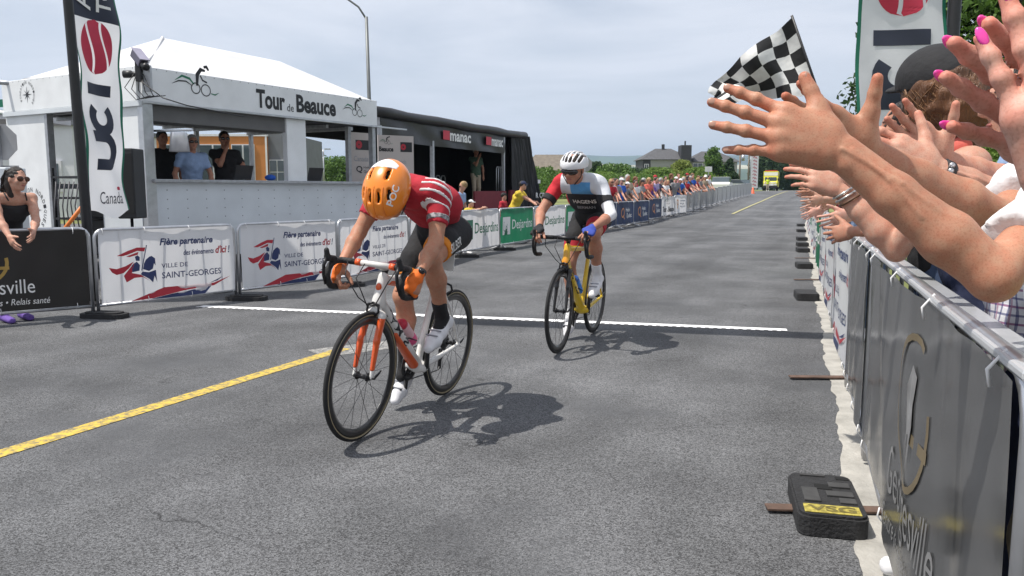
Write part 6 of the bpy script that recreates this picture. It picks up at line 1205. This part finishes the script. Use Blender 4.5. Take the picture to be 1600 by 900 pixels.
S0, E, W = D2['arms'][0]; b = Blob(.006); b.chain([S0 + (E - S0) * .60, E], [.052, .043], k=.01); b.cap(E, E + (W - E) * .38, .043, .041, flatb=True, k=.01); b.build('arm_warmer', CL['white'], RD2)
m_hw = M('helmet_shell_white', (.76, .76, .78), .3, .03, 8, coat=.4); vents = []
for x in (-.078, -.048, -.016, .016, .048, .078): vents.append((onshell(x, 30 + abs(x) * 120), onshell(x, 90), .0128)); vents.append((onshell(x, 101), onshell(x, 150), .0128))
HO2, HB2 = helmet(D2, RD2, m_hw, m_hl, vents, low=.012); P, Rm = D2['P'], D2['Rm']
face_bits(P, Rm, 1., RD2, eyes=False, glasses=None); b = Blob(.003); b.ell(P(0, .078, .0), (.073, .036, .031), Rm); b.cut(P(0, .118, -.036), P(0, .1, -.036), .012); b.build('sunglasses', m_lens, RD2)
conform('HAGENS', D2['shc'] * .55 + D2['hip'] * .45 + V3(.12, .02, -.02), (0, 1, 0), (.25, 0, 1), .19, .036, (-1, 0, .15), D2['j'], i_white, RD2, .02, .006); conform('BERMAN', D2['shc'] * .55 + D2['hip'] * .45 + V3(.1, .02, -.075), (0, 1, 0), (.25, 0, 1), .15, .026, (-1, 0, .15), D2['j'], i_grey, RD2, .02, .006)
# ================================================================== spectators leaning over the right-hand barriers
def arm_fn(E, W, tip, n, t, h=.003, s=1., ar=1., **kw):
    """a fully modelled arm and hand; E, W, tip are world points"""
    def go(info, i):
        base = info['base']; e, w_, tp = (np.array(v, float) - base for v in (E, W, tip)); S = info['sh'][i]; info['E'][i] = e; info['W'][i] = w_; b = Blob(h); hs = s; s_ = s * ar; d = nrm(w_ - e); sd = nrm(np.cross(d, nrm(n))); L = np.linalg.norm(w_ - e)
        b.chain([S, S * .45 + e * .55, e], [.048 * s_, .045 * s_, .037 * s_], k=.02); b.ell(e + nrm(e - S) * .008 * s_ - d * .010 * s_, (.031 * s_,) * 3, k=.02)
        b.chain([e, e + d * L * .28, e + d * L * .62, w_ - d * .012], [.0365 * s_, .0405 * s_, .0325 * s_, .0245 * s], k=.014, side=sd, asp=1.12)
        nn = nrm(np.array(n, float) - d * (np.array(n, float) @ d))
        if h < .0036:
            for o0, o1, q0, q1 in ((.012, -.006, .30, .97), (-.014, .004, .45, .93), (.002, .012, .12, .5)): b.chain([e + d * L * q0 + sd * o0 + nn * .033 * s_, e + d * L * (q0 + q1) / 2 + sd * (o0 + o1) / 2 + sd * .005 + nn * .0335 * s_, e + d * L * q1 + sd * o1 + nn * .0245 * s], [.0022, .0026, .0022], k=.005)
            b.ell(w_ - d * .018 * s - np.array(t, float) * .018 * s + nn * .012 * s, (.011 * s,) * 3, k=.012)
        tips = hand(b, w_, tp - w_, n, t, s, rich=h < .0036, **kw); info.setdefault('tips', {})[i] = tips
        return b
    return go
def world(v): return np.array(v, float)
def AT(px, py, Y): return np.array(at(px, py, Y))
FL = nrm(V3(-.94, .34, 0))
# --- man in the white shirt, clapping
m_nail = M('nail_natural', (.43, .235, .17), .32, .05, 20); m_pnail = M('nail_pink', (.85, .06, .38), .2, .04, 20, coat=.5)
mA, iA = person('man in white shirt clapping large tanned hands in the foreground', (1.19, 1.60, .012), FL, 1.68, lean=.14, sl_len=.80, sl_r=1.32, top='white', bottom='khaki', skin='tan', hair='grey', hat='grey', q=.009, glasses=True,
    hero_fn=[arm_fn(AT(1552, 430, 1.27), AT(1306, 231, 1.36), AT(1118, 176, 1.40), (.05, -1, .12), (.12, 0, 1), h=.003, s=1.12, ar=.86, curl=(.10, .05, .09, .16), splay=(.17, .05, -.05, -.20), thumb=(.80, .52, .05), tcurl=.12, tl=.86),
             arm_fn(AT(1560, 345, 1.56), AT(1352, 238, 1.52), AT(1205, 158, 1.47), (.1, 1, .05), (.2, .1, 1), h=.0034, s=1.1, ar=.86, curl=(.12, .14, .16, .2), spread=.08, thumb=(.95, .34, .05), tcurl=.05, tl=.9)])
nails(iA['tips'][0], m_nail, mA, idx=(0, 1, 2, 3, 4), ln=.0075)
nails(iA['tips'][1], m_nail, mA, idx=(4,), ln=.0075)
# --- woman with pink nails at the right edge
mE, iE = person('woman with bright pink nails clapping at the right edge', (.98, .50, .012), FL, 1.64, lean=.1, top='black', bottom='jeans', skin='pink', hair='blond', hair_style='long', q=.010,
    hero_fn=[arm_fn(AT(1900, 470, .62), AT(1680, 300, .66), AT(1616, 5, .665), (-.25, -1, .05), (1, -.2, .1), h=.0033, s=.93, curl=(.05, .06, .08, .10), spread=.10, thumb=(.8, .5, .0)),
             arm_fn(AT(1880, 430, .80), AT(1712, 250, .74), AT(1492, 98, .72), (.1, 1, .1), (.6, .1, .8), h=.0033, s=.93, curl=(.06, .05, .06, .08), splay=(.10, .02, -.05, -.26), thumb=(.9, .5, .1))])
nails(iE['tips'][0], m_pnail, mE, idx=(0, 1, 2, 3), ln=.0095, name='pink_nail'); nails(iE['tips'][1], m_pnail, mE, idx=(0, 1, 2, 3), ln=.0105, name='pink_nail')
# --- plaid shirt and watch
def plaid():
    m = cloth('plaid', (.70, .70, .74), .03); N, L, b_ = nodes(m); t = [n for n in N if n.type == 'TEX_COORD'][0]; s = N.new('ShaderNodeSeparateXYZ'); L.new(t.outputs['Object'], s.inputs[0]); base = base_in(m); c = base
    for ax, ph in (('Z', 0.), ('Y', .3)):
        for per, wd_, col in ((.021, .26, (.03, .035, .16)), (.042, .12, (.35, .15, .25))):
            a = N.new('ShaderNodeMath'); a.operation = 'MULTIPLY_ADD'; a.inputs[1].default_value = 1 / per; a.inputs[2].default_value = ph + 50 + (.5 if wd_ < .2 else 0); L.new(s.outputs[ax], a.inputs[0]); f = N.new('ShaderNodeMath'); f.operation = 'FRACT'; L.new(a.outputs[0], f.inputs[0]); g = N.new('ShaderNodeMath'); g.operation = 'LESS_THAN'; g.inputs[1].default_value = wd_; L.new(f.outputs[0], g.inputs[0])
            k = N.new('ShaderNodeMath'); k.operation = 'MULTIPLY'; k.inputs[1].default_value = .72; L.new(g.outputs[0], k.inputs[0]); x = N.new('ShaderNodeMix'); x.data_type = 'RGBA'; x.inputs[7].default_value = col + (1,); L.new(k.outputs[0], x.inputs[0]); L.new(c, x.inputs[6]); c = x.outputs[2]
    L.new(c, b_.inputs['Base Color']); return m
mC, iC = person('man in blue and white checked shirt with a steel and black watch', (1.31, 1.98, .012), FL, 1.60, lean=.06, top=plaid(), bottom='navy', skin='fair', hair='dark', q=.010,
    hero_fn=[arm_fn(AT(1590, 330, 1.86), AT(1458, 262, 1.82), AT(1362, 222, 1.84), (.0, -1, .25), (.15, 0, 1), h=.0034, s=1.0, curl=(.12, .15, .2, .25), spread=.06, thumb=(.9, .35, .1)),
             arm_fn(AT(1600, 300, 2.05), AT(1470, 250, 1.96), AT(1372, 162, 1.93), (.1, 1, .1), (.75, .1, .7), h=.0034, s=1.0, curl=(.1, .1, .1, .12), spread=.07, thumb=(.9, .45, .1))])
W_, E__ = iC['W'][0], iC['E'][0]; d_ = nrm(W_ - E__); b = Blob(.003); b.cap(W_ - d_ * .040, W_ - d_ * .016, .0315, .0305, flata=True, flatb=True); ws = b.build('watch_strap', m_blk, mC)
for k in range(4):
    a = -.9 + k * .45; sd_ = nrm(np.cross(d_, V3(0, -1, .2))); c = W_ - d_ * .028 + (V3(0, -1, .1) * math.cos(a) + sd_ * math.sin(a)) * .0325; Blob(.0025).ell(c, (.007, .005, .007)).build('watch_link', m_alu, ws)
# --- brown haired woman with bracelets
mD, iD = person('brown haired woman in dark cap and navy top with bracelets', (1.40, 2.36, .012), FL, 1.70, lean=.30, top='navy', sleeve='none', bottom='black', skin='fair', hair='brown', hair_style='back', hat='black', q=.010, look=(-.15, 1, .05), headf=(-.3, 0, 1),
    hero_fn=[arm_fn(AT(1400, 388, 2.46), AT(1309, 294, 2.52), AT(1222, 256, 2.55), (.0, -.9, .35), (.1, .3, 1), h=.004, s=.92, curl=(.3, .32, .35, .4), spread=.04, thumb=(.5, .8, .3)), None], hands=(None, AT(1310, 285, 2.75)))
W_, E__ = iD['W'][0], iD['E'][0]; d_ = nrm(W_ - E__); m_silver = M('silver', (.6, .58, .55), .25, .1, 20, metal=.9)
for k, (o_, r_, mm) in enumerate(((.022, .030, m_silver), (.036, .031, m_silver), (.052, .033, M('bracelet_brown', (.12, .06, .03), .5, .2, 30)))):
    c = W_ - d_ * o_; u_ = nrm(np.cross(d_, (0, 0, 1))); v_ = np.cross(d_, u_); obj('bracelet', TB([c + (u_ * math.cos(a) + v_ * math.sin(a)) * r_ + d_ * .006 * math.sin(a) for a in [2 * PI * j / 18 for j in range(18)]], .0042, 6, True), mm, mD)
P, Rm = iD['P'], iD['Rm']; b = Blob(.008); b.noise = (.005, 60, .5); b.ell(P(0, -.035, .0), (.108, .125, .118), Rm); b.ell(P(0, -.11, -.05), (.08, .068, .09), Rm, k=.04); b.ell(P(0, -.07, -.11), (.05, .05, .07), Rm, k=.04); b.plane(P(0, .055, 0), Rm[:, 1]); hb_ = b.build('hair', HR['brown'], mD); cap_hat(P, Rm, 1.24, CL['black'], mD, h=.006, name='cap')
bm = bmesh.new(); rd = random.Random(5)
for k in range(150):
    a = rd.uniform(-2.4, 2.4); z_ = rd.uniform(-.03, .06); pts = []; rad = 1.10 + rd.uniform(0, .045); tw = rd.uniform(-.8, .8); dr = rd.uniform(.06, .15)
    for j in range(5):
        q_ = j / 4; aa = a + q_ * tw + .08 * math.sin(q_ * 5 + k); pts.append(P(.098 * rad * math.sin(aa), -.035 - .115 * rad * math.cos(aa), z_ - q_ * dr))
    tube(bm, pts, [.0008, .001, .001, .0008, .0004], 4)
o = obj('loose_strands', bm, hairmat('hair_light_brown', (.24, .12, .05)), hb_); o['kind'] = 'stuff'
Blob(.004).cap(iD['sh'][0] + iD['td'] * .055 + iD['r'] * .06, iD['sh'][0] + iD['td'] * .05 + iD['r'] * .075, .03).build('strap', CL['coral'], mD)
# --- others behind
person('person in light blue shirt behind the brown haired woman', (2.05, 3.1, .012), FL, 1.82, lean=.12, top='lblue', bottom='black', skin='fair', hair='dark', hair_style='long', q=.016)
mG, iG = person('man in black holding the checkered flag over the barrier', (2.02, 3.86, .012), FL, 1.72, lean=.28, hands=(AT(1330, 362, 3.9), AT(1300, 205, 3.78)), top='black', bottom='jeans', skin='mid', hair='dark', q=.012, fine_hands=True)
person('spectator in grey shirt clapping beyond the flag holder', (2.62, 5.0, .012), FL, 1.66, lean=.42, hands=(AT(1302, 343, 4.75), AT(1300, 350, 4.95)), top='grey', bottom='navy', skin='pink', hair='brown', q=.013, fine_hands=True)
for k, (y, px, py, tp, hr, lb) in enumerate(((6.6, 1282, 312, 'coral', 'blond', 'spectator in coral shirt reaching over the white banners'), (7.7, 1272, 300, 'white', 'dark', 'spectator in white shirt reaching over the white banners'), (8.9, 1262, 338, 'lblue', 'brown', 'spectator in pale blue with low outstretched hands'), (10.2, 1268, 322, 'black', 'grey', 'spectator in black reaching out beyond the pale blue one'), (11.6, 1262, 300, 'red', 'dark', 'spectator in red farthest along the right barriers'))):
    person(lb, (XB(y) + .36, y + .1, .012), FL, 1.62 + .03 * k, lean=.38, hands=(AT(px, py, y - .2), AT(px + 6, py + 6, y)), top=tp, bottom='jeans', skin=('fair', 'mid', 'pink')[k % 3], hair=hr, q=.014, fine_hands=True, group='spectators along the right barriers')
# --- checkered flag
def checkered():
    t = empty('checkered_flag', (0, 0, 0), 0, 'black and white checkered flag waved over the right barrier', 'flag'); Y = 3.75
    s0, s1 = AT(1237, 24, Y), AT(1302, 212, Y); t.location = tuple(s1); obj('staff', TB([s0 - s1, V3(0, 0, 0)], .006, 8), m_blk, t)
    topc = [(1238, 27), (1214, 47), (1186, 66), (1156, 88), (1132, 116), (1118, 138), (1108, 142)]; botc = [(1278, 140), (1252, 152), (1224, 150), (1196, 154), (1168, 158), (1136, 160), (1114, 156)]
    def cur(c, u): x = u * (len(c) - 1); i = min(int(x), len(c) - 2); f = x - i; return np.array(c[i]) * (1 - f) + np.array(c[i + 1]) * f
    nu, nv, sub = 8, 5, 6; g = {}; bm = bmesh.new()
    for s in (0, 1):
        for i in range(nu * sub + 1):
            for j in range(nv * sub + 1):
                u, v = i / (nu * sub), j / (nv * sub); a = cur(topc, u); b_ = cur(botc, u); p = a + (b_ - a) * v; p = p + np.array([7 * math.sin(v * 8 + u * 6) * u ** .7, 6 * math.sin(u * 13 + v * 3) * u ** .8]); dd = .07 * math.sin(u * 11 + v * 2.4) * min(1, u * 2.2) + .05 * math.sin(v * 6 - u * 8) * u + .1 * u
                g[s, i, j] = bm.verts.new(Vector(AT(p[0], p[1], Y + dd) - s1) + Vector((0, .002 * s, 0)))
    for i in range(nu * sub):
        for j in range(nv * sub):
            for s in (0, 1):
                q_ = [g[s, i, j], g[s, i, j + 1], g[s, i + 1, j + 1], g[s, i + 1, j]]; f = bm.faces.new(q_ if s else q_[::-1]); f.smooth = True; f.material_index = (i // sub + j // sub) % 2
    fm = []
    for nm, c in (('flag_check_black', (.012, .012, .013)), ('flag_check_white', (.72, .72, .70))): fm.append(M(nm, c, .75, .05, 30, .2, 30))
    obj('cloth', bm, fm, t)
checkered()
# ================================================================== spectators, officials and crew on the left
FR = nrm(V3(.85, -.53, 0))
def lp(i, u): a, b = Vector(LB[i]), Vector(LB[i + 1]); return a.lerp(b, u)
# leaning woman at the left edge
B0 = at(40, 420, 7.30); q = lp(0, .62)
mW, iW = person('dark haired woman in black camisole and sunglasses leaning on the black banner', (-4.92, 7.81, 0), nrm(V3(.80, -.60, 0)), 1.64, lean=.72, hands=(AT(52, 362, 7.50), AT(24, 392, 7.25)), top='black', sleeve='none', bottom='jeans', shoes='purple', skin='fair', hair='dark', hair_style='pony', glasses=False, q=.009, fine_hands=True, look=(.93, -.36, -.02), headf=(.15, 0, 1), detail=True)
P, Rm = iW['P'], iW['Rm']; b = Blob(.004)
for s_ in (-1, 1): b.ell(P(.034 * s_, .092, .006), (.034, .014, .026), Rm, k=.004)
b.build('sunglasses', M('brown_lens', (.06, .02, .008), .1, .2, 20), mW)
for s_ in (-1, 1): obj('strap', TB([iW['sh'][0] * (.5 - .28 * s_) + iW['sh'][1] * (.5 + .28 * s_) + iW['f'] * .05 + V3(0, 0, .05), iW['pel'] + iW['td'] * .40 + iW['r'] * .08 * s_ + iW['f'] * .12], .007, 6), CL['black'], mW)
rd = random.Random(3); bm = bmesh.new()
for k in range(60):
    a0 = rd.uniform(-1.5, 1.5); pts = [P(.085 * math.sin(a0), -.03 - .09 * math.cos(a0), .09), P(.09 * math.sin(a0 * .8), -.10 - .03 * rd.random(), .0), P(.05 * math.sin(a0) + rd.uniform(-.02, .02), -.12 - .05 * rd.random(), -.12), P(.06 * rd.uniform(-1, 1), -.10 - .06 * rd.random(), -.24 - .08 * rd.random())]; tube(bm, pts, [.002, .003, .003, .001], 4)
o = obj('loose_strands', bm, HR['dark'], mW); o['kind'] = 'stuff'
# people in the booth (floor at .45 m)
def booth_pt(x, y): a = R(60); return (BO[0] + x * math.cos(a) - y * math.sin(a), BO[1] + x * math.sin(a) + y * math.cos(a), .45)
for x, y, fx, fy, kw in ((1.22, .62, .6, -.8, dict(name_label='official in light blue shirt with glasses behind the booth counter', H=1.68, lean=.18, top='lblue', hair='grey', glasses=True)), (1.45, 1.6, .7, -.7, dict(name_label='dark clothed person behind the official in light blue', H=1.78, top='black', hair='dark')), (2.05, .85, .5, -.85, dict(name_label='man in black shirt holding his chin in the booth', H=1.78, top='black', hair='dark', glasses=True, chin=True)), (2.75, 1.6, .8, -.6, dict(name_label='dark figure half hidden behind the white booth pillar', H=1.45, top='black', hair='dark')), (3.75, 1.0, .95, -.3, dict(name_label='man bent over a desk at the right end of the booth', H=1.42, lean=.3, top='black', hair='dark'))):
    p = booth_pt(x, y); ch = kw.pop('chin', False); f = nrm(V3(fx, fy, 0)); hs_ = None
    if ch: hs_ = (V3(*p) + V3(0, 0, 1.0) + f * .25 - V3(f[1], -f[0], 0) * .3, V3(*p) + V3(0, 0, 1.46) + f * .18 + V3(f[1], -f[0], 0) * .02)
    person(base=p, face=f, hands=hs_, q=.013, bottom='black', shoes='black', skin='mid', group='officials inside the timing booth', detail=True, **kw)
# papers and a blue bag on the counter
q = booth_pt(2.35, .15); b = Blob(.012); b.ell((0, 0, .05), (.09, .07, .05)); tag(b.build('blue_bag', CL['blue']), 'small blue bag on the booth counter left of the pillar', 'bag').location = (q[0], q[1], 1.43)
# mid crowd at the bank banners
G2 = 'spectators behind the bank banners'
def behind(i, u, off): a, b = Vector(LB[i]), Vector(LB[i + 1]); p = a.lerp(b, u); d = (b - a).normalized(); return p + Vector((-d.y, d.x)) * off, Vector((d.y, -d.x))
for i, u, off, kw in ((5, .02, .7, dict(name_label='boy in blue shirt with black cap beside the first rider', H=1.42, top='blue', hat='black', glasses=True)), (5, .30, .9, dict(name_label='child in checked blue shirt and pale cap', H=1.36, top='lblue', hat='white', lean=.2)), (5, .48, .32, dict(name_label='small child in yellow with white sun hat leaning over the white bank banner', H=1.12, lean=.35, top='yellow', hat='white', over=1)),
                      (5, .72, .75, dict(name_label='grey blond man in light blue shirt and sunglasses looking left', H=1.5, lean=.35, top='lblue', hair='blond', glasses=True, look=(-.9, -.4, -.1))), (6, .80, .6, dict(name_label='boy in red shirt and dark cap behind the green banner', H=1.22, top='red', hat='black')), (7, .0, .45, dict(name_label='man in yellow shirt and cap leaning on the white bank banner', H=1.55, lean=.42, top='yellow', hat='navy', glasses=True, over=1)),
                      (4, .9, .9, dict(name_label='person in dark top just behind the first rider', H=1.35, top='navy', hat='grey'))):
    p, fc = behind(i, u, off); ov = kw.pop('over', 0); hd_ = None
    if ov: z = .92; s_ = kw['H'] / 1.7; hd_ = (V3(p.x, p.y, z) + V3(fc.x, fc.y, 0) * (off + .12) + V3(-fc.y, fc.x, 0) * -.12 * s_, V3(p.x, p.y, z) + V3(fc.x, fc.y, 0) * (off + .10) + V3(-fc.y, fc.x, 0) * .25 * s_)
    person(base=(p.x, p.y, 0), face=(fc.x, fc.y, 0), hands=hd_, q=.014, bottom='jeans', skin='fair', group=G2, **kw)
# man on the stage
a = R(67.3); X, Yv = 6.75, .75; p = (SO.x + X * math.cos(a) - Yv * math.sin(a), SO.y + X * math.sin(a) + Yv * math.cos(a), .85); f = nrm(V3(.55, -.83, 0)); rv = V3(f[1], -f[0], 0)
person('white haired man in green shirt and khaki trousers standing on the stage', p, f, 1.74, hands=(V3(*p) + V3(0, 0, .88) - rv * .24 + f * .06, V3(*p) + V3(0, 0, 1.42) + f * .2), top='green', bottom='khaki', skin='mid', hair='grey', q=.013)
# far crowd along the navy banners and the bare barriers
tops = ['cyan', 'black', 'black', 'blue', 'red', 'pink', 'grey', 'blue', 'blue', 'grey', 'tan', 'black', 'white', 'grey', 'navy', 'black', 'coral', 'purple', 'lavender', 'red', 'navy', 'white', 'black', 'pink', 'grey', 'blue', 'lblue', 'tan', 'black', 'red']
hats = [None, 'black', None, 'red', None, None, None, None, 'white', None, None, None, None, 'white', None, None]; hairs = ['dark', 'brown', 'grey', 'dark', 'blond', 'brown']
rd = random.Random(11); PTS = [Vector(q_) for q_ in LB[9:]] + [P0 for P0 in [Vector((7.84, 36.16)).lerp(Vector((19.6, 66)), k / 6) for k in range(1, 5)]]
cum = [0.]
for a_, b_ in zip(PTS, PTS[1:]): cum.append(cum[-1] + (b_ - a_).length)
def along(s):
    for k in range(len(PTS) - 1):
        if s <= cum[k + 1]: d = (PTS[k + 1] - PTS[k]).normalized(); return PTS[k] + d * (s - cum[k]), d
    d = (PTS[-1] - PTS[-2]).normalized(); return PTS[-1], d
s = 1.2; k = 0; protos = []
what = dict(cyan='cyan', black='black', blue='blue', red='red', pink='pink', grey='grey', tan='tan', white='white', navy='navy', coral='coral', purple='purple', lavender='lavender', lblue='pale blue')
seen = {}
while s < 26 and k < 44:
    p, d = along(s); row = k % 4 == 3; off = .45 + (.8 if row else 0) + rd.uniform(-.08, .12); q = p + Vector((-d.y, d.x)) * off; fc = Vector((d.y, -d.x)) + d * rd.uniform(-1.1, .2); fc.normalize(); tp = tops[k % len(tops)]; ht = hats[(k * 5) % len(hats)]; hr = hairs[(k * 7) % 6]; lean = 0 if row else rd.choice((.15, .3, .4, .5)); Hh = rd.uniform(1.58, 1.76) if not row else rd.uniform(1.7, 1.82)
    ban = 'behind the navy banners' if p.y < 33 else 'behind the white cyclist banner' if p.y < 36.2 else 'behind the near bare barriers' if p.y < 43 else 'behind the far bare barriers'
    z = zg(q.y); z1 = z + .93; hd_ = None if row or rd.random() < .3 else (V3(q.x, q.y, z1) + V3(fc.x, fc.y, 0) * (off + .02) - V3(fc.y, -fc.x, 0) * .12, V3(q.x, q.y, z1) + V3(fc.x, fc.y, 0) * (off + .02) + V3(fc.y, -fc.x, 0) * .16)
    lb = '%s %s in %s %s%s %s' % (('leaning' if lean > .25 else 'standing'), 'spectator', what[tp], 'top', (' and %s cap' % ht) if ht else (' with %s hair' % hr), ban)
    seen[lb] = seen.get(lb, 0) + 1
    if seen[lb] > 1: lb += ', farther on'
    if k == 10: hr, Hh, lean = 'grey', 1.86, 0
    person(lb, (q.x, q.y, z), (fc.x, fc.y, 0), Hh, lean=lean, hands=hd_, top=tp, bottom=('jeans', 'black', 'tan')[k % 3], skin=('fair', 'mid', 'pink')[k % 3], hair=hr, hat=ht, hair_style='long' if k % 3 == 1 else 'short', glasses=k % 4 == 0, q=.022, group='far crowd along the left barriers')
    s += rd.uniform(.42, .62) * (1 if p.y < 43 else 1.2); k += 1
# marshal by the ambulance
q = at(1199, 301, 104); person('marshal in yellow high visibility vest before the ambulance', (q.x, 104, zg(104)), (-.3, -1, 0), 1.75, top='hivis', bottom='khaki', hat='yellow', q=.03)
# ================================================================== the air over the valley
hz = obj('haze', BX((-8800, -55, -75), (8800, 8900, 265)), None); hz['kind'] = 'stuff'; hz['label'] = 'thin summer haze over the valley'; hz['category'] = 'haze'
hm = bpy.data.materials.new('haze_air'); hm.use_nodes = True; hn = hm.node_tree; hn.nodes.clear(); ho_ = hn.nodes.new('ShaderNodeOutputMaterial'); hv = hn.nodes.new('ShaderNodeVolumePrincipled'); hv.inputs['Color'].default_value = (.58, .77, 1, 1); hv.inputs['Density'].default_value = .00016; hv.inputs['Anisotropy'].default_value = .2; hn.links.new(hv.outputs[0], ho_.inputs['Volume']); hz.data.materials.append(hm)
